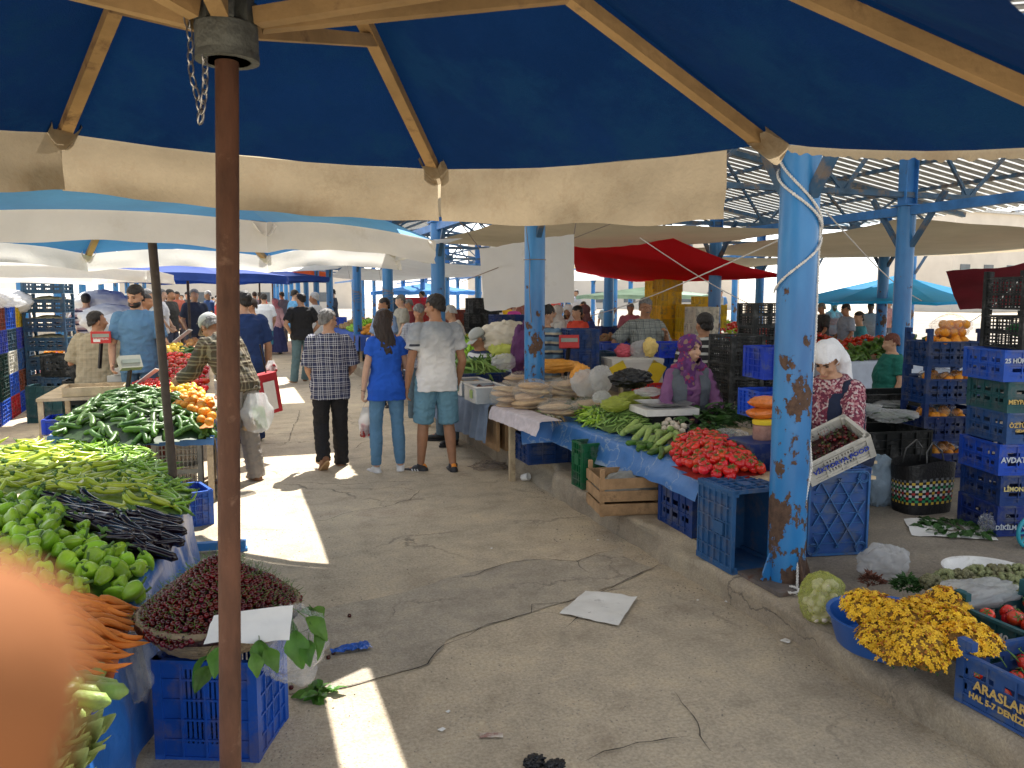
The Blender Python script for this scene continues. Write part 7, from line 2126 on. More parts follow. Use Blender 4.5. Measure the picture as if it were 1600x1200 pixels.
p = onplat(985, 808); wooden_crate((p.x + .08, p.y + .20, p.z), -.18, (.5, .36, .30), 'wooden slat crate with grey wrapping on the kerb under the blue oilcloth')
p = onplat(915, 770); crate((p.x + .12, p.y + .2, p.z), pi / 2, 'shell', (.2, .2, .36), 0, 'green', 'green crate under the stall behind the wooden crate')
p = onplat(860, 722); crate((p.x + .08, p.y + .15, p.z), .0, 'shell', (.62, .42, .24), 0, 'navy', 'long navy crate under the left end of the blue oilcloth')
p = onplat(800, 706)
for k in range(5):
    b = MB(); b.box((0, 0, .2), (.03, .5, .4)); b.build('plank', MC['wood_crate'], loc=(p.x - .12 + .09 * k, p.y + .3, p.z), label='brown upright plank under the bread table, %s from the aisle' % nm[k], cat='plank')
# ---- bread table
ZB = .66
g0 = G(845, 662, ZB); g1 = G(770, 636, ZB); g2 = G(700, 612, ZB)
xt = min(g0.x, g1.x) + .05
table([V((xt, yF + .02, 0)), V((xt + 1.6, yF + .02, 0)), V((xt + 1.6, 10.3, 0)), V((xt, 10.3, 0))], ZB, 'long bread table behind the vegetable stall', legs=True)
drape('table_cloth', [(g0.x, g0.y), (g1.x, g1.y)], ZB + .01, ZB - .11, M('cloth_pattern', (.55, .50, .53), .85, .15, 16, .2, 40, dirt=(.2, .17, .22), dscale=18, damt=.36), 'pale printed cloth along the bread table edge', .03, 4, .012, 6, nu=50, outv=V((-1, 0, 0)))
drape('table_cloth', [(g1.x - .02, g1.y + .05), (g2.x, g2.y), (g2.x + .05, g2.y + 1.2)], ZB + .01, .30, M('tulle_grey', (.20, .26, .36), .8, .15, 10, .2, 30, trans=.3), 'gathered grey-blue cloth hanging below the plastic tubs', .03, 14, .03, 8, nu=140, outv=V((-1, 0, 0)))
def bread_mesh(seed):
    b = MB(); b.ell((0, 0, 0), (.155, .12, .028), None, 22, 10, lambda p: p * (1 + .2 * nz3(p, 1.6, seed * 3)) + V((0, 0, .12 * nz3(p, 3, seed + 2)))); return b.mesh('flatbread', [MBread], True)
BR = [bread_mesh(i) for i in range(3)]
MWrap = M('bread_wrap', (.7, .68, .62), .12, .1, 9, .7, 30, alpha=.18, spec=1.0)
def bread_stack(px, py, ds, n, label, group='wrapped flat breads stacked on the table'):
    p = D(px, py, ds)
    for i in range(n):
        inst('flatbread', BR[i % 3], (p.x + R.uniform(-.035, .035), p.y + R.uniform(-.035, .035), ZB + .03 + i * .048), (R.uniform(-.12, .12), R.uniform(-.12, .12), R.uniform(-.5, .5)), R.uniform(.88, 1.08), None, label, 'bread', label.replace('flat bread in', 'flat breads in'))
    film('bread_bag', (p.x, p.y, ZB + .03 + n * .023), .185, .14, .03 + n * .023, MWrap, 'clear film round ' + label.replace('flat bread in ', ''), int(px), 'bag', fold=.06)
bread_stack(795, 630, 7.5, 4, 'flat bread in the leftmost low stack'); bread_stack(832, 622, 7.35, 5, 'flat bread in the second stack at the table edge'); bread_stack(815, 604, 8.1, 5, 'flat bread in the stack behind the leftmost')
bread_stack(862, 606, 7.9, 4, 'flat bread in the stack right of the bright column'); bread_stack(886, 606, 7.6, 5, 'flat bread in the tall stack left of the bags'); bread_stack(872, 640, 7.0, 2, 'flat bread in the flat pair behind the spring onions'); bread_stack(925, 612, 7.2, 2, 'flat bread in the low pair beside the orange bundle')
MTub = M('tub_clear', (.55, .62, .68), .2, .1, 9, alpha=.55, spec=.7)
def tub(px, py, ds, size, label, cont=(.16, .07, .05)):
    p = D(px, py, ds); r = empty('plastic_tub', (p.x, p.y, ZB + .01), 0, label, 'tub'); w, d, h = size
    b = MB()
    for s in (-1, 1): b.box((s * w / 2, 0, h / 2), (.006, d, h)); b.box((0, s * d / 2, h / 2), (w, .006, h))
    b.box((0, 0, .004), (w, d, .006)); b.build('shell', MTub, r)
    b = MB()
    for s in (-1, 1): b.box((s * w / 2, 0, h), (.02, d + .02, .012)); b.box((0, s * d / 2, h), (w - .02, .02, .012))
    b.build('rim', MC['white_plastic'], r)
    b = MB(); b.grid(10, 8, lambda u, v: V(((u - .5) * w * .95, (v - .5) * d * .95, h * .8 + .03 * nz3((u * 5, v * 5, px))))); b.build('contents', M('tub_fill_%d' % px, cont, .7, .4, 30, .6, 40), r, True)
    b = MB(); b.box((-w / 2 - .008, -d * .1, h * .5), (.004, .09, h * .5)); b.build('label_sticker', M('sticker_lime', (.45, .6, .2), .6), r)
tub(758, 634, 7.9, (.3, .42, .16), 'clear plastic tub with dark fruit at the corner of the bread table'); tub(735, 622, 8.5, (.3, .42, .15), 'second clear plastic tub further along the cloth', (.3, .2, .1)); tub(720, 610, 9.2, (.3, .4, .14), 'third clear plastic tub beside the young man', (.1, .1, .08))
p = D(748, 590, 9.0); crate((p.x, p.y, ZB), 0, 'shell', (.62, .4, .2), 0, 'navy', 'navy crate of green beans in front of the seated man in the cap')
heap(PR['bean'], [(p.x - .29, p.y - .18), (p.x + .29, p.y - .18), (p.x + .29, p.y + .18), (p.x - .29, p.y + .18)], lambda x, y: ZB + .19, 60, .028, 'green bean in the navy crate in front of the seated man', 'green beans in the navy crate', 'bean', 'green_bean', r=.01, ht=.12, w=.2, layers=3, seed=41, core=MC['core_bean'], sc_=(1.7, 2.2))
p = D(800, 573, 8.4); film('plastic_bag', (p.x - .05, p.y, p.z + .06), .17, .12, .08, MC['plastic_film'], 'clear bag of dried fruit beside the bright column', 52, 'bag')
# ================================================================== right edge: crates on the platform
def stack_x(px, ds): q = D(px, 600, ds); return q
q = stack_x(1468, 6.75); rz = -YAW * .72
for i in range(4):
    z = zp(q.y) + i * .31
    if i >= 1 or True:
        crate((q.x + .004 * i, q.y, z), rz, 'slot', (.46, .34, .205), .105, 'navy', 'dark blue crate in the orange stack, %s from the ground' % nm[i])
    rr = random.Random(i); m_ = Euler((0, 0, rz)).to_matrix()
    for k in range(20):
        a = m_ @ V((rr.uniform(-.18, .18), -.13 + .06 * (k % 4) + rr.uniform(-.01, .01), .0))
        inst('orange', PR['orange'][0], (q.x + a.x, q.y + a.y, z + (.215 if k % 2 else .19) + rr.uniform(-.01, .02)), (0, 0, rr.uniform(0, 6)), 1, None, 'orange in the %s crate of the orange stack' % nm[i], 'orange', 'oranges in the %s crate of the stack' % nm[i])
    if i < 3: film('fruit_bag', (q.x, q.y, z + .225), .19, .14, .055, MWrap, 'clear bag round the oranges in the %s crate' % nm[i], i + 60, 'bag')
tz = zp(q.y) + 3 * .31 + .2
for k in range(12):
    L_ = k // 6; a = Euler((0, 0, rz)).to_matrix() @ V((.0 + .072 * (k % 3) + .03 * L_ - .03, -.08 + .075 * ((k // 3) % 2), 0)); inst('orange', PR['orange'][0], (q.x + a.x, q.y + a.y, tz + .075 + .065 * L_), (0, 0, k), 1.05, None, 'orange in the clear bag on top of the orange stack', 'orange', 'oranges bagged on top of the stack')
film('fruit_bag', (q.x + .06, q.y - .02, tz + .12), .17, .12, .11, MWrap, 'clear knotted bag of oranges on top of the crate stack', 66, 'bag')
q2 = D(1530, 560, 7.0)
for i in range(4): crate((q2.x, q2.y + .35, zp(q2.y) + i * .29), rz, 'slot', (.5, .38, .205), .083, 'navy', 'dark blue crate hidden behind the right-hand stack, %s from the ground' % nm[i])
for k in range(8): inst('orange', PR['orange'][0], (q2.x - .14 + .075 * (k % 4), q2.y + .22 + .08 * (k // 4), zp(q2.y) + 3 * .29 + .22), (0, 0, 0), 1, None, 'orange in the rear stack beside the black crates', 'orange', 'oranges in the rear stack')
q = D(1597, 700, 5.25); rz2 = -YAW * .8
col_ = [('navy', 'DİKİLMAN 245', 'pale', .3), ('navy', 'LİMONATA', 'yellow', .55), ('blue', 'AVDATEK', 'pale', .5), ('steelb', ['ÖZTÜRKLER', 'GIDA TARIM'], 'gold', .6), ('teal', 'MEYPA HAL 8', 'gold', .35), ('blue2', '25 HÜRRİYET', 'pale', .66)]
for i, (c, t, tc, tzz) in enumerate(col_):
    h = .2
    crate((q.x + [.0, .01, -.02, .03, .02, -.03][i], q.y, zp(q.y) + i * h), rz2, 'slot', (.56, .4, .2), 0, c, '%s crate with printed lettering in the right-hand stack, %s from the ground' % ({'navy': 'navy', 'blue': 'royal blue', 'steelb': 'steel blue', 'teal': 'dark teal', 'blue2': 'bright blue'}[c], nm[i]), text=t, tcol=tc, tsize=.04 if i != 2 else .05, tz=tzz, tx=-.165)
for i in range(2):
    crate((q.x + .07, q.y, zp(q.y) + 6 * .2 + i * .25), rz2, 'mesh', (.5, .4, .21), .04, 'black', '%s black lattice crate on top of the right-hand stack' % ['lower', 'upper'][i])
    if i == 0: film('green_bag', (q.x + .07, q.y, zp(q.y) + 6 * .2 + .12), .2, .13, .06, M('bag_green', (.02, .25, .06), .4, .3, 8, .5, 20), 'green plastic bag inside the lower black lattice crate', 70, 'bag')
for r_ in range(7):
    crate((q.x + .62, q.y - .2, zp(q.y) + r_ * .2), rz2, 'slot', (.56, .4, .2), 0, ['navy', 'blue', 'teal', 'navy', 'blue2', 'steelb', 'black'][r_], 'crate at the very right edge behind the lettered stack, %s from the ground' % nm[r_])
# woven shopping bag
def woven_mat():
    m = bpy.data.materials.new('woven_checks'); m.use_nodes = True; nt = m.node_tree; L = nt.links.new; bs = nt.nodes['Principled BSDF']; bs.inputs['Roughness'].default_value = .45
    return m
p = onplat(1464, 806); p = V((p.x + .02, p.y + .16, p.z))
r = empty('woven_bag', p, 0, 'black woven shopping bag with a band of coloured checks', 'bag')
wm = [M('weave_black', (.015, .015, .016), .45, .2, 30, .3, 60), M('weave_yellow', (.62, .42, .06), .45), M('weave_white', (.62, .62, .6), .45), M('weave_green', (.04, .3, .12), .45), M('weave_red', (.45, .04, .04), .45), M('weave_grey', (.16, .17, .18), .45)]
b = MB(); nu, nv = 56, 20; W_, D_, Hh = .22, .13, .36
rowc = {4: [1, 0], 5: [0, 3], 6: [4, 0], 7: [0, 2], 8: [1, 0], 9: [0, 2], 10: [3, 0], 11: [0, 2], 12: [1, 0], 13: [0, 5]}
for j in range(nv):
    for i in range(nu):
        def P_(ii, jj):
            a = 2 * pi * ii / nu; t = jj / nv; e = 3.2; c_, s_ = cos(a), sin(a); mm = (abs(c_) ** e + abs(s_) ** e) ** (-1 / e)
            return V((c_ * mm * W_ * (.93 + .1 * t), s_ * mm * D_ * (.95 + .1 * sin(t * 2)), Hh * t * (1 - .06 * cos(2 * a) * t)))
        b.cur = rowc[j][i % 2] if j in rowc else 0
        if j in (6, 8) and b.cur and i % 4 == 2: b.cur = 3 if j == 6 else 4
        b.add([P_(i, j), P_(i + 1, j), P_(i + 1, j + 1), P_(i, j + 1)], [(0, 1, 2, 3)])
b.build('weave', wm, r)
for s in (-1, 1):
    b = MB(); b.tube([(-.08, s * .11, Hh - .03), (-.07, s * .09, Hh + .08), (0, s * .07, Hh + .14), (.07, s * .09, Hh + .08), (.08, s * .11, Hh - .03)], .006, 6); b.build('handle', M('handle_clear', (.1, .1, .1), .3), r, True)
p = onplat(1393, 795); film('plastic_bag', (p.x, p.y + .13, p.z + .17), .15, .12, .20, MC['bag_blue'], 'bluish white plastic bag standing left of the woven bag', 81, 'bag', fold=.1)
# feed sack
p = onplat(1350, 775); film('feed_sack', (p.x + .02, p.y + .35, p.z + .24), .16, .12, .27, M('sack_feed', (.55, .5, .48), .6, .15, 8, .3, 14), 'white feed sack with a red printed band behind the crate on end', 85, 'sack', fold=.07)
sk = bpy.context.scene.objects[-1]
SKO = [o for o in COL.objects if o.name.startswith('feed_sack')][0]
b = MB(); c_ = V((p.x + .02, p.y + .35, p.z + .24))
b.grid(16, 8, lambda u, v: c_ + V((.172 * cos(pi * 1.02 + u * pi * .96) * sqrt(max(.05, 1 - ((v - .5) * .5 + .42) ** 2)), .135 * sin(pi * 1.02 + u * pi * .96) * sqrt(max(.05, 1 - ((v - .5) * .5 + .42) ** 2)), .27 * ((v - .5) * .5 + .42))))
o = b.build('printed_band', M('sack_redband', (.5, .03, .04), .5, .15, 8), SKO, True)
lettering('BESİ YEMİ', .055, MC['paper_white'], SKO, c_ + V((.05, -.150, .115)), (pi / 2 - .35, .5, .25))
# greens on a white sheet, green leaves
p0 = [onplat(x, y) for x, y in ((1412, 812), (1425, 838), (1560, 846), (1545, 815))]
paper('sheet', [V((q.x, q.y, q.z + .006)) for q in (p0[0], p0[3], p0[2], p0[1])], MC['paper_white'], 'white sheet on the platform under the loose green leaves', 'sheet', amp=.008)
pm = onplat(1490, 828)
bunch((pm.x, pm.y, pm.z + .015), .2, 90, lf_m, 'loose green leaves spread on the white sheet', 'leaves', 'loose_leaves', .15, up=.2, size=(.8, 1.6), seed=7)
p = onplat(1555, 832); film('plastic_bag', (p.x, p.y, p.z + .06), .12, .08, .08, MC['plastic_film_thin'], 'clear plastic bag at the foot of the lettered crates', 88, 'bag')
p = onplat(1606, 856); r = empty('trolley_wheel', (p.x, p.y, p.z + .10), 0, 'turquoise spoked trolley wheel at the right edge', 'wheel')
mt = M('turquoise', (.03, .32, .42), .4, .15, 8)
b = MB(); b.tube([(cos(t * pi / 14) * .09, 0, sin(t * pi / 14) * .09) for t in range(28)], .012, 8, closed=True); b.build('tyre', mt, r, True)
b = MB(); 
for k in range(8): b.bar((0, 0, 0), (.085 * cos(k * pi / 4), 0, .085 * sin(k * pi / 4)), .012, .01)
b.ell((0, 0, 0), (.022, .02, .022)); b.build('spokes', mt, r)
# ---- near right corner: garlic bag, basins of flowers, tomato crates
p = onplat(1296, 975); film('net_bag', (p.x, p.y + .06, p.z + .105), .11, .10, .13, M('net_yellow', (.55, .6, .12), .3, .15, 9, .5, 30, trans=.3, alpha=.42), 'yellow-green net bag of garlic beside the column foot', 90, 'bag', fold=.1)
rr = random.Random(3)
for i in range(46):
    a = rr.uniform(0, 6.28); t = rr.random(); rad_ = .075 * sqrt(rr.random()) * (1.1 - .3 * t); inst('garlic_bulb', PR['garlic'][0], (p.x + rad_ * cos(a), p.y + .06 + rad_ * sin(a), p.z + .02 + t * .17), (rr.uniform(-1, 1), rr.uniform(-1, 1), 0), .75, None, 'small garlic bulb in the yellow-green net bag', 'garlic', 'garlic bulbs in the net bag')
def basin(p, r_, h, mat, label):
    b = MB(); b.lathe([(r_ * .78, .0), (r_ * .84, .012), (r_ * .98, h - .012), (r_ * 1.03, h), (r_ * 1.03, h + .006), (r_ * .965, h), (r_ * .82, .02), (0, .015)], 44)
    return b.build('basin', mat, smooth=True, ang=40, loc=p, label=label, cat='basin')
MBas = M('basin_blue', (.012, .10, .40), .35, .12, 6, spec=.5)
p = onplat(1424, 1049); bp_ = V((p.x + .085, p.y + .23, p.z)); basin(bp_, .245, .14, MBas, 'round blue basin full of yellow flowers')
# flower sprigs
MFY = M('flower_yellow', (.80, .48, .02), .55, .25, 30, inst=.1); MFO = M('flower_bud', (.42, .15, .02), .7, .4, 40)
def flower_bunch(loc, R_, n, label, seed, hgt=.7):
    rr = random.Random(seed); b = MB()
    for i in range(n):
        a = rr.uniform(0, 6.28); r_ = R_ * sqrt(rr.random()); z = hgt * R_ * (1 - (r_ / R_) ** 2) + rr.uniform(-.02, .01)
        c = V((r_ * cos(a), r_ * sin(a), z)) + V((nz3((i, 0, 0)), nz3((0, i, 0)), 0)) * .01
        kind = rr.random()
        b.cur = 1 if kind < .25 else 0
        nrm = (V((c.x, c.y, R_ * .7)).normalized() + V((rr.uniform(-.5, .5), rr.uniform(-.5, .5), rr.uniform(-.2, .3)))).normalized(); t = nrm.orthogonal().normalized(); s = nrm.cross(t); q_ = rr.uniform(0, 1.2)
        sz = rr.uniform(.008, .013)
        if kind < .25: b.ell(c, sz * .45, None, 5, 4)
        else:
            for k in range(5):
                th = q_ + k * 2 * pi / 5; d = t * cos(th) + s * sin(th); e = nrm.cross(d)
                b.add([c, c + d * sz * .7 + e * sz * .38 + nrm * sz * .2, c + d * sz * 1.3 + nrm * sz * .05, c + d * sz * .7 - e * sz * .38 + nrm * sz * .2], [(0, 1, 2, 3)])
        if i % 4 == 0:
            b.cur = 2; b.tube([c - nrm * .004, c * .6 + V((0, 0, -.03))], .0013, 4)
            b.add([c - nrm * .02, c - nrm * .02 + t * .018, c - nrm * .02 + t * .01 + s * .008], [(0, 1, 2)])
    b.cur = 3; b.ell((0, 0, 0), (R_ * .86, R_ * .86, R_ * hgt * .8), None, 16, 10, lambda p: p * (1 + .15 * nz3(p, 4, seed)))
    return b.build('flower_bunch', [MFY, MFO, MLeafD, M('flower_core', (.20, .10, .015), .8, .5, 50, .6, 60)], loc=loc, label=label, cat='flowers')
FBL = [(1368, 937, .12, 1.0), (1405, 950, .12, .0), (1382, 978, .115, .0), (1435, 985, .12, 0), (1440, 945, .13, 0), (1480, 960, .14, 0), (1400, 1005, .075, 0), (1450, 1012, .08, 0), (1500, 985, .11, 0), (1530, 985, .09, 0), (1478, 925, .10, 0), (1347, 928, .09, 0)]
fl_lab = ['leftmost large bunch', 'bunch behind the left rim', 'bunch over the left rim', 'bunch at the middle front', 'tall middle bunch', 'tall bunch right of the middle', 'small bunch drooping over the left front rim', 'small bunch drooping over the front rim', 'bunch beside the lone tomato', 'rightmost bunch by the crate', 'bunch at the back', 'bunch leaning on the garlic bag']
for i, (px, py, r_, _) in enumerate(FBL):
    p = G(px, py + 6, .38 if i not in (6, 7, 2) else .33)
    flower_bunch((p.x, p.y, p.z - r_ * .35), r_, int(36000 * r_ * r_), 'golden yellow flowers in the blue basin, ' + fl_lab[i], i)
# bag with herbs behind
p = onplat(1385, 905); film('plastic_bag', (p.x, p.y + .02, p.z + .09), .15, .1, .10, MC['bag_white'], 'white plastic bag with herb bunches behind the yellow flowers', 95, 'bag')
p = G(1418, 905, .32); bunch((p.x, p.y, p.z - .04), .065, 260, lf_s, 'fresh green herb bunch in the white bag', flat=.9, up=1.0, seed=31)
p = G(1362, 900, .3); bunch((p.x, p.y, p.z - .03), .05, 120, lf_s, 'reddish dried herb bunch in the white bag', flat=.9, up=1.0, seed=33, mats=[M('leaf_redbrown', (.14, .05, .03), .7, .4, 20)])
# white bowl with greenish flower heads
p = onplat(1570, 930); basin(V((p.x, p.y + .1, p.z)), .22, .10, MC['white_plastic'], 'white bowl behind the greenish flower heads')
MSage = M('sage_flower', (.26, .28, .13), .85, .35, 60, .7, 90)
for i, (px, py, r_) in enumerate([(1455, 905, .055), (1480, 898, .06), (1505, 900, .07), (1530, 895, .075), (1560, 895, .08), (1590, 895, .08), (1490, 915, .06), (1575, 910, .08)]):
    q_ = G(px, py, .33); rr = random.Random(i); b = MB()
    for k in range(70):
        a = rr.uniform(0, 6.28); t = rr.random(); s = r_ * sqrt(1 - t * t); b.ell((s * cos(a) * .9, s * sin(a) * .9, t * r_ * .8), rr.uniform(.008, .016), None, 6, 4)
    b.ell((0, 0, 0), (r_ * .8, r_ * .8, r_ * .6)); b.build('umbel_bunch', M('sage_flower%d' % (i % 2), (.26, .28, .13) if i % 2 else (.20, .19, .10), .85, .35, 60, .7, 90), smooth=True, loc=q_ - V((0, 0, .03)), rot=i, label='dusty %s flower head, %s from the left in the row by the white bowl' % ('sage green' if i % 2 else 'olive brown', (nm + ['last'])[i]), cat='flowers')
# tomato crates in the corner
cA = onplat(1494, 1093); rzc = pi / 2
bx, by, bz = cA.x, cA.y, cA.z
ar = crate((bx + .19, by - .30, bz), 0, 'slot', (.38, .60, .20), .05, 'steelb', 'blue crate of tomatoes with gold lettering in the bottom right corner', text=['ARASLAR', 'HAL 5-7 DENİZLİ'], tcol='gold', tface='-x', tsize=.052, tz=.5, tx=.11)
rr = random.Random(9)
for i in range(52):
    inst('tomato', PR['tomato'][0], (bx + .19 + rr.uniform(-.16, .16), by - .30 + rr.uniform(-.27, .27), bz + .075 + .085 * rr.random()), (rr.uniform(-1, 1), rr.uniform(-1, 1), rr.uniform(0, 6)), rr.uniform(.65, .95), None, 'small vine tomato in the gold-lettered crate', 'tomato', 'vine tomatoes in the gold-lettered crate')
b = MB()
for i in range(16):
    x, y = rr.uniform(-.15, .15), rr.uniform(-.25, .25); b.tube([(x, y, .15), (x + rr.uniform(-.04, .04), y + .04, .18 + .02 * rr.random()), (x + rr.uniform(-.06, .06), y + .09, .16)], .0022, 5)
b.build('vine_stems', MStem, ar, True)
p = D(1556, 988, 3.35); inst('tomato', PR['tomato'][0], p, (.3, .2, 0), .9, None, 'single tomato resting on the yellow flowers', 'tomato')
cB = G(1560, 985, .2); crate((bx + .60, by + .12, bz), 0, 'slot', (.42, .5, .2), .06, 'teal', 'dark teal crate of tomatoes behind the gold-lettered crate', text='40', tcol='white', tface='-x', tsize=.05, tz=.7)
for i in range(26): inst('tomato', PR['tomato'][0], (bx + .6 + rr.uniform(-.17, .17), by + .12 + rr.uniform(-.2, .2), bz + .13 + .05 * rr.random()), (rr.uniform(-1, 1), rr.uniform(-1, 1), 0), 1, None, 'tomato in the dark teal crate', 'tomato', 'tomatoes in the dark teal crate')
film('plastic_bag', (bx + .55, by + .42, bz + .2), .26, .1, .06, MC['bag_white'], 'white plastic film folded over the back of the dark teal crate', 98, 'bag')

# ================================================================== rope on the near column
b = MB(); cx, cy = X1, Y0
cols_ = []
def helix(z0, z1, a0_, a1_, n=40, r_=.112): return [V((cx + r_ * cos(a0_ + (a1_ - a0_) * i / n), cy + r_ * sin(a0_ + (a1_ - a0_) * i / n), z0 + (z1 - z0) * i / n)) for i in range(n + 1)]
def rope_tube(b, pts, r_=.008):
    L = 0; out = []
    b.tube(pts, r_ * .62, 6)
    for s in (0, pi):
        q = []
        tot = 0
        for i in range(len(pts) - 1):
            n = max(1, int((pts[i + 1] - pts[i]).length / .006))
            t = (pts[i + 1] - pts[i]).normalized(); a = t.orthogonal().normalized(); c = t.cross(a)
            for k in range(n):
                th = tot * 210 + s; tot += (pts[i + 1] - pts[i]).length / n
                q.append(pts[i].lerp(pts[i + 1], k / n) + (a * cos(th) + c * sin(th)) * r_ * .5)
        if len(q) > 2: b.tube(q, r_ * .58, 5)
view = atan2(-cy, -cx)
rope_tube(b, helix(2.02, 2.42, view + 1.9, view - 1.4)); rope_tube(b, helix(2.02, 2.36, view + 1.9, view - 1.9)); rope_tube(b, helix(2.02, 1.72, view + 1.9, view - 1.4))
lx, ly = cx + .114 * cos(view + 1.75), cy + .114 * sin(view + 1.75)
rope_tube(b, [V((lx - .02, ly - .01, 2.1)), V((lx - .03, ly - .02, 1.8)), V((lx - .02, ly - .01, 1.5)), V((lx - .025, ly, 1.2)), V((lx - .03, ly, 1.0)), V((lx - .02, ly - .02, .8)), V((lx - .06, ly - .03, .62)), V((lx - .05, ly - .02, .45)), V((lx - .10, ly - .04, .3)), V((lx - .13, ly - .08, .18)), V((lx - .16, ly - .12, .16)), V((lx - .19, ly - .12, .15))])
rope_tube(b, [V((lx - .19 + .03 * cos(t), ly - .12 + .03 * sin(t), .162 + .004 * t)) for t in [i * .6 for i in range(14)]])
b.build('rope', MC['rope'], smooth=True, label='white braided rope wound round the near column and trailing to the kerb', cat='rope')
# cord on other columns
for i, (k, l) in enumerate([(3, 'thin cord looped round the column behind the woman in blue'), (4, 'thin cord round the column beside the plaid-shirted man'), (1, 'thin cord tied round the bright blue column')]):
    b = MB(); y = Y0 + k * S; z0 = 1.6 if k != 1 else 2.05
    for j in range(1 if k == 1 else 7):
        b.tube([V((X1 + .106 * cos(t), y + .106 * sin(t), z0 + .04 * j + .03 * sin(t + j) * (k != 1))) for t in [q_ * pi / 10 for q_ in range(20)]], .004, 5, closed=True)
    b.tube([V((X1 - .08, y - .08, z0)), V((X1 - .1, y - .12, z0 - .3)), V((X1 - .07, y - .1, z0 - .6))], .004, 5)
    b.tube([V((X1 - .08, y - .08, z0)), V((X1 - .3, y - .5, 2.5))], .003, 5)
    b.build('cord', MC['cable'], smooth=True, label=l, cat='cord')
# ================================================================== litter on the ground
paper('paper_sheet', [G(874, 958, .008), G(966, 977, .012), G(996, 932, .02), G(915, 923, .01)], M('paper_dirty', (.72, .71, .67), .85, .08, 5, .3, 12, dirt=(.38, .37, .35), dscale=7, damt=.42), 'dirty white paper sheet lying on the asphalt in the middle', 'paper', n=20, amp=.006, seed=3)
MWr = M('wrapper_blue', (.01, .10, .5), .3, .3, 30, .8, 40, dirt=(.7, .75, .8), dscale=16, damt=.42)
p = G(548, 1018, .0); b = MB(); b.grid(14, 8, lambda u, v: V(((u - .5) * .19, (v - .5) * .075 * (.5 + u * .7), .018 + .025 * abs(nz3((u * 4, v * 3, 1))) + .012 * nz3((u * 9, v * 9, 2))))); b.build('wrapper', MWr, smooth=True, loc=p, rot=.12, label='crumpled blue and white sweet wrapper on the ground', cat='litter')
p = G(768, 1151, .0); b = MB(); b.grid(6, 4, lambda u, v: V(((u - .5) * .09, (v - .5) * .035, .006 + .01 * abs(nz3((u * 4, v * 3, 1)))))); b.build('wrapper', M('card_red', (.55, .12, .08), .6, .6, 30, col2=(.7, .65, .55)), loc=p, rot=-.3, label='small torn card with red print on the ground', cat='litter')
for i, (px, py) in enumerate([(835, 1188), (865, 1196)]):
    p = G(px, py, .02); film('rag', (p.x, p.y, .015), .04, .03, .02, MC['bag_black'], 'small %s scrap of black plastic at the bottom edge' % ['left', 'right'][i], 110 + i, 'litter', fold=.3)
for i, (px, py) in enumerate([(492, 1086), (505, 1082)]):
    p = G(px, py, .01); bunch((p.x, p.y, .01), .045, 12, lf, 'dropped green leaf scraps, %s clump beside the sunlit patch' % ['left', 'right'][i], 'leaf', 'leaf_scraps', .25, size=(.5, .8), seed=50 + i)
p = G(816, 752, 0); b = MB(); b.lathe([(.028, 0), (.036, .075), (.033, .075), (.026, .005)], 14, Matrix.Rotation(1.3, 4, 'X')); b.build('paper_cup', MC['paper_white'], loc=(p.x, p.y, .035), rot=.6, label='crumpled white paper cup by the kerb', cat='cup')
b = MB(); rr = random.Random(2); p = G(768, 732, 0)
for k in range(9):
    w_, h_ = rr.uniform(.1, .2), rr.uniform(.05, .12); a_ = rr.uniform(0, 6); c_ = V((rr.uniform(-.07, .07), rr.uniform(-.06, .06), 0))
    b.tube([c_ + V((w_ * cos(t) * cos(a_) - h_ * sin(t) * sin(a_), w_ * cos(t) * sin(a_) + h_ * sin(t) * cos(a_), .012 + .03 * abs(sin(t * 1.5 + k)))) for t in [i * .35 for i in range(18)]], .0035, 5)
b.tube([V((.1, 0, .01)), V((.3, -.05, .01)), V((.42, .05, .02)), V((.45, .25, .3)), V((.6, .4, .45))], .004, 5)
b.build('wire_coil', MC['cable'], smooth=True, loc=p, label='tangled coil of brown wire at the foot of the kerb', cat='wire')
for i, (px, py, s) in enumerate([(1227, 1001, .03), (934, 844, .014), (1480 - 250, 1003, .02), (700, 1112, .012), (690, 1140, .018), (1135, 940, .016), (768, 857, .012), (1090, 938, .01)]):
    p = G(px, py, .004); b = MB(); b.add([p + V((s * cos(a), s * .7 * sin(a), .004 * (k % 2))) for k, a in enumerate((0, 1.1, 2.3, 3.3, 4.6, 5.4))], [(0, 1, 2, 3, 4, 5)]); b.build('paper_scrap', MC['paper_white'], label='tiny pale paper scrap on the paving', cat='litter', group='paper scraps on the paving')
# ================================================================== tarpaulins
MTB = M('tarp_beige', (.50, .42, .29), .85, .15, 1.5, .25, 14, trans=.42, tcol=(.62, .50, .33), dirt=(.36, .28, .18), dscale=1.2, damt=.42)
MTW = M('tarp_white', (.82, .81, .78), .85, .07, 1.5, .25, 14, trans=.55, dirt=(.6, .56, .5), dscale=1.5, damt=.4)
MTR = M('tarp_red', (.55, .012, .02), .8, .15, 1.5, .25, 14, trans=.6, tcol=(.95, .02, .04))
MTC = M('tarp_cyan', (.03, .30, .62), .8, .2, 1.5, .25, 14, trans=.5, tcol=(.05, .55, .9))
MTD = M('tarp_wine', (.22, .02, .04), .8, .2, 1.5, .25, 14, trans=.3)
def tarp(c, mat, label, sag=.15, wr=.03, seed=0, cat='tarpaulin', n=30, name='tarpaulin', group=None):
    a, b_, d, e = [V(p) for p in c]; b = MB()
    b.grid(n, n, lambda u, v: a.lerp(b_, u).lerp(e.lerp(d, u), v) + V((0, 0, -sag * 4 * (u * (1 - u) + v * (1 - v)) * .5 + wr * nz3((u * 3, v * 3, seed)) + wr * .35 * nz3((u * 9, v * 3, seed)))))
    return b.build(name, mat, smooth=True, label=label, cat=cat, group=group)
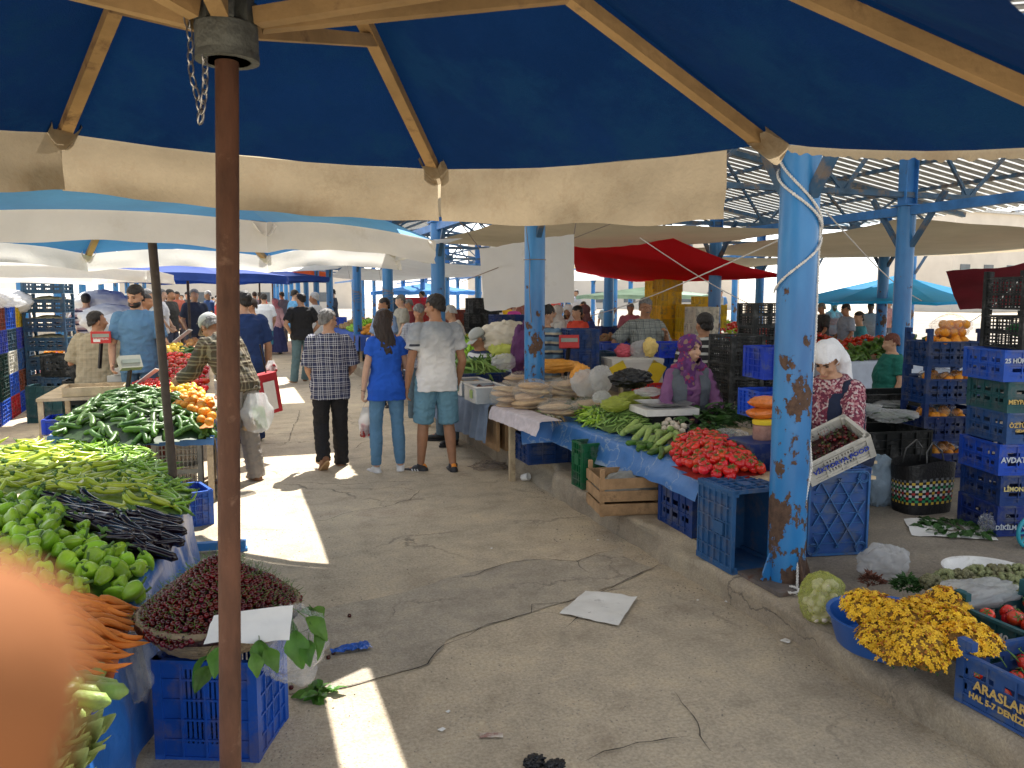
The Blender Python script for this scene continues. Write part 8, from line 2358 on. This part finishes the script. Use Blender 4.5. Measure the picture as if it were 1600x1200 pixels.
def tw(x0, x1, y0, y1, z0, z1, mat, label, **k): return tarp([(x0, y0, z0), (x1, y0, z0), (x1, y1, z1), (x0, y1, z1)], mat, label, **k)
tw(1.32, 2.95, 3.3, 9.0, 2.62, 2.62, MTB, 'unseen beige tarpaulin added to shade the aisle next to the near columns', sag=.03)  # out of view behind the valance, added to keep sun off the aisle
tw(-2.6, 1.05, 3.7, 5.3, 2.46, 2.42, MTB, 'unseen beige tarpaulin strip added to shade the left foreground', sag=.02)  # added out of view for the shade it casts on the left foreground
tw(.85, 1.45, 5.0, 6.1, 2.5, 2.5, MTB, 'small unseen beige tarpaulin added to block the sun between the umbrella and the aisle tarpaulin', sag=.01)  # added out of view to stop a streak of sun on the paving
tw(-1.2, 2.9, 10.2, 14.6, 2.45, 2.5, MTW, 'white tarpaulin over the aisle above the trio', sag=.1, seed=2)
tw(-1.5, 2.9, 19, 27, 2.55, 2.55, MTW, 'white tarpaulin further along the aisle', sag=.15, seed=3)
tw(-1.5, 2.9, 29, 42, 2.7, 2.7, MTW, 'pale tarpaulin at the far end of the aisle', sag=.15, seed=4)
tw(3.0, 7.2, 8.4, 13.6, 2.58, 2.62, MTB, 'beige tarpaulin slung under the roof behind the hanging sheet', sag=.12, seed=5)
tw(7.5, 13.5, 7.5, 13.4, 2.62, 2.55, MTB, 'large patched beige tarpaulin on the right under the roof', sag=.16, seed=6)
tw(7.6, 12.5, 14.2, 19.5, 2.6, 2.5, MTB, 'beige tarpaulin behind the large patched one', sag=.22, seed=7)
tw(3.4, 7.0, 16.5, 22, 2.5, 2.45, MTW, 'white tarpaulin between the column rows in the middle distance', sag=.3, seed=8)
tw(8, 15, 22, 28, 2.6, 2.5, MTW, 'white tarpaulin deep in the hall on the right', sag=.3, seed=9)
tw(3.2, 7.2, 24, 31, 2.6, 2.5, MTW, 'white tarpaulin deep in the hall beside the aisle', sag=.3, seed=10)
tarp([D(893, 384, 11.2), D(1052, 372, 10.2), D(1236, 432, 12.2), D(960, 424, 16)], MTR, 'bright red tarpaulin stretched under the roof in the middle of the picture', sag=.12, seed=11)
tarp([D(1000, 440, 16), D(900, 424, 15), D(893, 384, 11.2), D(1236, 432, 12.2)], MTR, 'lower fold of the red tarpaulin hanging behind the column', sag=.05, seed=12)
p = D(1400, 434, 12.5); far_umbrella(1400, 430, 472, 17, 2.3, MTC, 'cyan umbrella glowing in the sun on the right behind the stalls', val=.05)
tarp([D(1478, 424, 11), D(1660, 400, 10), D(1660, 470, 12), D(1500, 484, 12.5)], MTD, 'wine red tarpaulin at the right behind the orange stack', sag=.06, seed=13)
a_, b_, c_, d_ = D(749, 388, 8.5), D(897, 366, 8.35), D(897, 474, 8.35), D(757, 483, 8.5)
tarp([a_, b_, c_, d_], MTW, 'plain white sheet hanging upright behind the bright blue column', sag=0, wr=.05, seed=14, name='hanging_sheet', cat='sheet')
b = MB(); b.tube([a_, a_ + V((-.3, -.3, .25))], .006, 5); b.tube([b_, b_ + V((.1, .1, .35))], .006, 5); b.tube([a_ + V((-.2, 0, -.35)), b_ + V((.9, 0, .3))], .005, 5); b.build('guy_line', MC['cable'], label='dark cord running across the hanging white sheet', cat='cord')
for i, (p0, p1, l) in enumerate([((1225, 372, 6), (895, 500, 14), 'thin rope slanting under the red tarpaulin to the upper right'), ((1000, 372, 9), (1230, 500, 12), 'thin rope crossing the red tarpaulin to the lower right'), ((1290, 330, 6), (1440, 470, 12), 'thin rope slanting down towards the orange crates'), ((1600, 430, 8), (1480, 520, 8), 'rope tied to the column behind the oranges')]):
    q0, q1 = D(*p0), D(*p1); b = MB(); b.tube([q0.lerp(q1, t / 8) - V((0, 0, .08 * sin(pi * t / 8))) for t in range(9)], .006, 5); b.build('guy_rope', MC['rope'], label=l, cat='rope')
far_umbrella(-70, 402, 425, 9.4, 2.4, MValW, 'pale umbrella added to shade the cucumbers behind the white-edged one on the left', val=.12)  # extra umbrella added so the cucumber table lies in shade
# ================================================================== clutter of the stalls deeper in the hall
def cs(px, yb, ds, n, c, kind, label, size=(.58, .4, .29), rz=None, base=None):
    q = D(px, yb, ds); z0 = q.z if base is None else base
    for i in range(n): crate((q.x + R.uniform(-.015, .015), q.y, z0 + i * size[2]), (-YAW * .4 if rz is None else rz) + R.uniform(-.04, .04), kind, size, 0, c, '%s, %s from the bottom' % (label, nm[i]) if n > 1 else label)
cs(1148, 650, 6.9, 3, 'black', 'mesh', 'black lattice crate in the front stack behind the woman in purple', (.30, .4, .235))
cs(1178, 625, 7.4, 2, 'black', 'mesh', 'black lattice crate in the rear stack by the near column', (.46, .4, .235)); cs(1190, 545, 7.4, 2, 'black', 'mesh', 'small black lattice crate high behind the near column', (.34, .3, .21))
cs(1196, 650, 5.9, 1, 'blue', 'shell', 'bright blue crate under the leaning blue crate', (.26, .3, .2)); cs(1200, 590, 6.1, 1, 'blue', 'grid', 'bright blue ribbed crate just left of the near column', (.26, .3, .24))
q = D(987, 597, 8.6); box_obj((q.x, q.y, q.z), (.56, .38, .26), MCard, 'white and yellow fruit carton behind the black bag', rz=-.15, marks=lambda r, w, d, h: [(lambda b: (b.box((s * w * .34, -d / 2 - .004, h * .45), (w * .3, .004, h * .85), (0, s * .5, 0)), b.build('yellow_print', MYel, r)))(MB()) for s in (-1, 1)] and None)
cs(905, 577, 8.7, 2, 'navy', 'shell', 'navy crate beside the price scale behind the bread', (.3, .4, .22)); cs(930, 590, 9.2, 1, 'slate', 'shell', 'slate crate behind the white bags', (.4, .4, .3))
cs(1035, 640, 8.0, 1, 'red', 'grid', 'dark red crate behind the woman in purple', (.5, .4, .25)); cs(1040, 610, 9.1, 2, 'blue', 'slot', 'blue crate in the pair behind the fruit carton', (.42, .4, .27)); cs(965, 560, 9.9, 1, 'blue', 'slot', 'blue crate right in front of the vendor with glasses', (.5, .4, .2)); cs(1052, 557, 8.9, 1, 'blue', 'slot', 'blue crate of herbs beside the vendor with glasses', (.5, .4, .16))
for (px, yb, ds, n, l) in [(1028, 520, 15, 4, 'column by the vendor'), (1058, 522, 15.5, 2, 'column left of the striped man'), (1078, 540, 14, 3, 'front column'), (1098, 520, 16, 3, 'column above the striped man'), (1042, 540, 14.5, 5, 'tallest column'), (1115, 512, 17, 2, 'rear column')]: cs(px, yb, ds, n, 'yellow', 'shell', 'yellow crate in the %s' % l, (.36, .4, .24))
cs(1095, 530, 12, 2, 'cream', 'shell', 'cream crate between the yellow ones', (.34, .4, .24))
# generic stalls: table, cloth, heaps
HK = [('orange', .04), ('tomato', .032), ('lemon', .032), ('onion', .034), ('bell', .036), ('potato', .035), ('cuc', .022), ('tomato_small', .03)]
def stall(x, y, w, d, zt_, kinds, label, cl=None, rz=0):
    """a goods table far off: table, cloth, and mounds of goods read as a mass"""
    gz_ = zp(y) if x > 2.5 else 0
    table([V((x, y, 0)), V((x + w, y, 0)), V((x + w, y + d, 0)), V((x, y + d, 0))], gz_ + zt_, 'market table ' + label)
    if cl: drape('table_cloth', [(x - .01, y - .01), (x - .01, y + d)], gz_ + zt_, gz_ + .25, cl, 'cloth on the aisle side of the table ' + label, .03, 6, .02, int(y), nu=40, outv=V((-1, 0, 0))); drape('table_cloth', [(x, y - .02), (x + w, y - .02)], gz_ + zt_, gz_ + .25, cl, 'cloth on the front of the table ' + label, .03, 6, .02, int(y), nu=40, outv=V((0, -1, 0)))
    n = len(kinds)
    for i, k in enumerate(kinds):
        me = PR[k][0]; b = MB(); y0 = y + d * i / n; dd = d / n; r_ = .036
        tmp = [v.co.copy() for v in me.vertices]; fc = [tuple(p.vertices) for p in me.polygons]; mi = [p.material_index for p in me.polygons]
        for _ in range(int(min(240, w * dd / .006))):
            u, v = R.random(), R.random(); m_ = Euler((R.uniform(-1, 1), R.uniform(-1, 1), R.uniform(0, 6))).to_matrix(); s = R.uniform(.95, 1.25)
            c_ = V((x + w * (.06 + .88 * u), y0 + dd * (.06 + .88 * v), gz_ + zt_ + .03 + .22 * sin(pi * u) * sin(pi * v) + .03 * R.random()))
            base = len(b.v); b.v += [tuple(m_ @ q * s + c_) for q in tmp]; b.f += [tuple(q + base for q in f) for f in fc]; b.mi += mi
        b.build(k.replace('cuc', 'cucumber').replace('tom', 'tomato', 0) + '_mound', list(me.materials), smooth=True, kind='stuff', label='mound of produce %d on the table %s' % (i + 1, label), cat='produce')
MCl1 = cloth('cover_blue', (.04, .10, .4)); MCl2 = cloth('cover_pale', (.45, .5, .6)); MCl3 = cloth('cover_pink', (.55, .2, .22)); MCl4 = cloth('cover_green', (.03, .18, .15))
for a in [(2.75, 10.6, 1.4, 2.6, .6, ['bell', 'chili', 'lemon'], 'behind the young man in the t-shirt', MCl2), (2.75, 14.2, 1.4, 3, .6, ['tomato', 'cuc', 'onion'], 'beside the plaid-shirted man', whitec), (2.75, 18.2, 1.4, 5, .6, ['orange', 'bell', 'potato'], 'along the far part of the aisle', MCl1),
          (5.2, 10.2, 1.6, 2.2, .6, ['onion', 'potato'], 'at the onion stall', MCl2), (7.6, 8.5, 2.6, 1.2, .62, ['cuc', 'tomato'], 'in front of the green-clad woman', MCl2), (8.2, 11.6, 2.6, 1.3, .6, ['tomato', 'tomato_small'], 'by the man in teal', MCl1), (5, 16.5, 2.2, 2, .6, ['lemon', 'tomato'], 'under the white sheet', MCl1), (5, 21, 2.2, 4, .6, ['bell', 'potato', 'orange'], 'in the deep middle of the hall', MCl4),
          (9.5, 15.5, 3, 1.4, .6, ['tomato', 'bell'], 'far right one', MCl1), (-3.4, 17.0, 1.6, 2.0, .6, ['orange', 'bell'], 'left of the aisle with the pink cloth', MCl3), (-3.6, 21, 1.6, 5, .6, ['bell', 'lemon', 'chili'], 'further left of the aisle', MCl4), (-9, 14, 3, 2, .6, ['potato', 'onion'], 'far left behind the sacks', MCl2), (-3.4, 28, 1.8, 8, .6, ['tomato', 'orange', 'bell'], 'far down on the left', MCl2)]: stall(*a)
for i, (x, y, n, c) in enumerate([(4.6, 13.4, 4, 'navy'), (4.7, 15.2, 5, 'black'), (5.2, 18.8, 4, 'brown'), (4.6, 20.5, 5, 'red'), (7.4, 15, 3, 'navy'), (9.6, 9.6, 2, 'navy'), (10.6, 13.2, 3, 'blue'), (8, 20, 4, 'brown'), (10.8, 17.5, 4, 'navy'), (4.8, 24.8, 5, 'slate'), (12.5, 15, 3, 'yellow'), (13, 20, 5, 'white'), (-6, 15.5, 3, 'white'), (-7.6, 19, 4, 'yellow'), (-5, 22, 4, 'brown'), (2.95, 24.2, 3, 'blue2'), (9, 25, 5, 'brown'), (6.7, 10.8, 2, 'black'), (7.1, 12.4, 2, 'slate'), (11.8, 10.6, 2, 'black')]):
    for k in range(n): crate((x + R.uniform(-.03, .03), y, (zp(y) if x > 2.5 else 0) + k * .29), R.uniform(-.1, .1), 'shell', (.6, .4, .29), 0, c, '%s plastic crate in a background stack' % cn.get(c, c), 'background %s crates stacked behind the stalls' % cn.get(c, c))
# black lidded bins with greens between the headcloth woman and the orange stack
cs(1365, 745, 6.6, 1, 'black', 'shell', 'black crate with wrapped greens behind the feed sack', (.7, .45, .42)); cs(1375, 660, 7.6, 1, 'black', 'shell', 'black crate of bagged leaves behind the headcloth woman', (.9, .45, .3))
for i, (px, py, ds, l) in enumerate([(1345, 640, 6.6, 'clear bag of greens at the left on the black crates'), (1385, 632, 7.4, 'clear bag of greens at the back on the black crates'), (1398, 650, 6.5, 'clear bag of greens at the right on the black crates')]):
    q = D(px, py, ds); film('plastic_bag', (q.x, q.y, q.z), .2, .13, .05, MC['plastic_film'], l, 120 + i, 'bag'); bunch((q.x, q.y, q.z - .02), .13, 60, lf_m, l.replace('clear bag of greens', 'green leaves inside the bag'), seed=90 + i, flat=.25)
# pale apartment blocks beyond the market
MBd = M('render_pale', (.62, .58, .52), .85, .1, .3); MGl = M('window_dark', (.12, .14, .16), .3, .2, 1)
for i, (x, y, w, h, l) in enumerate([(-34, 95, 26, 9, 'low pale building far off on the left'), (2, 120, 30, 12, 'pale apartment block far beyond the aisle'), (46, 95, 34, 9, 'long pale building far off behind the hall'), (90, 75, 30, 11, 'pale building far off on the right'), (-70, 60, 24, 10, 'pale building beyond the left hall')]):
    r = empty('apartment_block', (x, y, 0), .1 * (i - 2), l, 'building'); b = MB(); b.box((0, 0, h / 2), (w, 10, h)); b.build('wall', MBd, r); b = MB(); b.box((0, 0, h + .15), (w + .8, 10.8, .3)); b.build('roof', MC['roof_grey'], r)
    for k in range(int(w / 4)):
        for f_ in range(int(h / 3)): b = MB(); b.box((-w / 2 + 2 + 4 * k, -5.02, 1.6 + 3 * f_), (1.6, .1, 1.3)); b.build('window', MGl, r)
# ================================================================== the photographer's fingertip at the edge of the lens
def cz(x, y, z): return CAMP + RT * x + UPV * y + FW * z
b = MB()
tip = cz(-.0256, -.0134, .036); base = cz(-.0435, -.041, .046)
capsule(b, tip, tip.lerp(base, .45), .0062, .0078, 20); capsule(b, tip.lerp(base, .45), base, .0078, .0085, 20)
k1 = base; k2 = cz(-.075, -.055, .045); k3 = cz(-.095, -.07, .02)
capsule(b, k1, k2, .0088, .0095, 16); capsule(b, k2, k3, .0098, .012, 16)
k4 = k3 + RT * -.01 - UPV * .02 - FW * .05; capsule(b, k3, k4, .018, .03, 16)
for j in range(1, 4):
    o = -UPV * .02 * j; capsule(b, k3 + o + RT * .0, k2 + o * 1.0 - RT * .012, .0105, .0095, 12); capsule(b, k2 + o - RT * .012, k2 + o + RT * .012 - FW * .02, .0095, .008, 12); capsule(b, k3 + o, k4, .0115, .022, 12)
capsule(b, k4, k4 - FW * .09 - UPV * .12 - RT * .02, .03, .034, 16)
me = remesh(b, .0016, .0002, 220, 2); me.materials.append(M('skin_finger', (.25, .10, .04), .75, .12, 60, .1, 900, spec=.1))
inst('finger', me, (0, 0, 0), label='blurred tan fingertip of the photographer reaching in at the lower left corner', cat='hand')
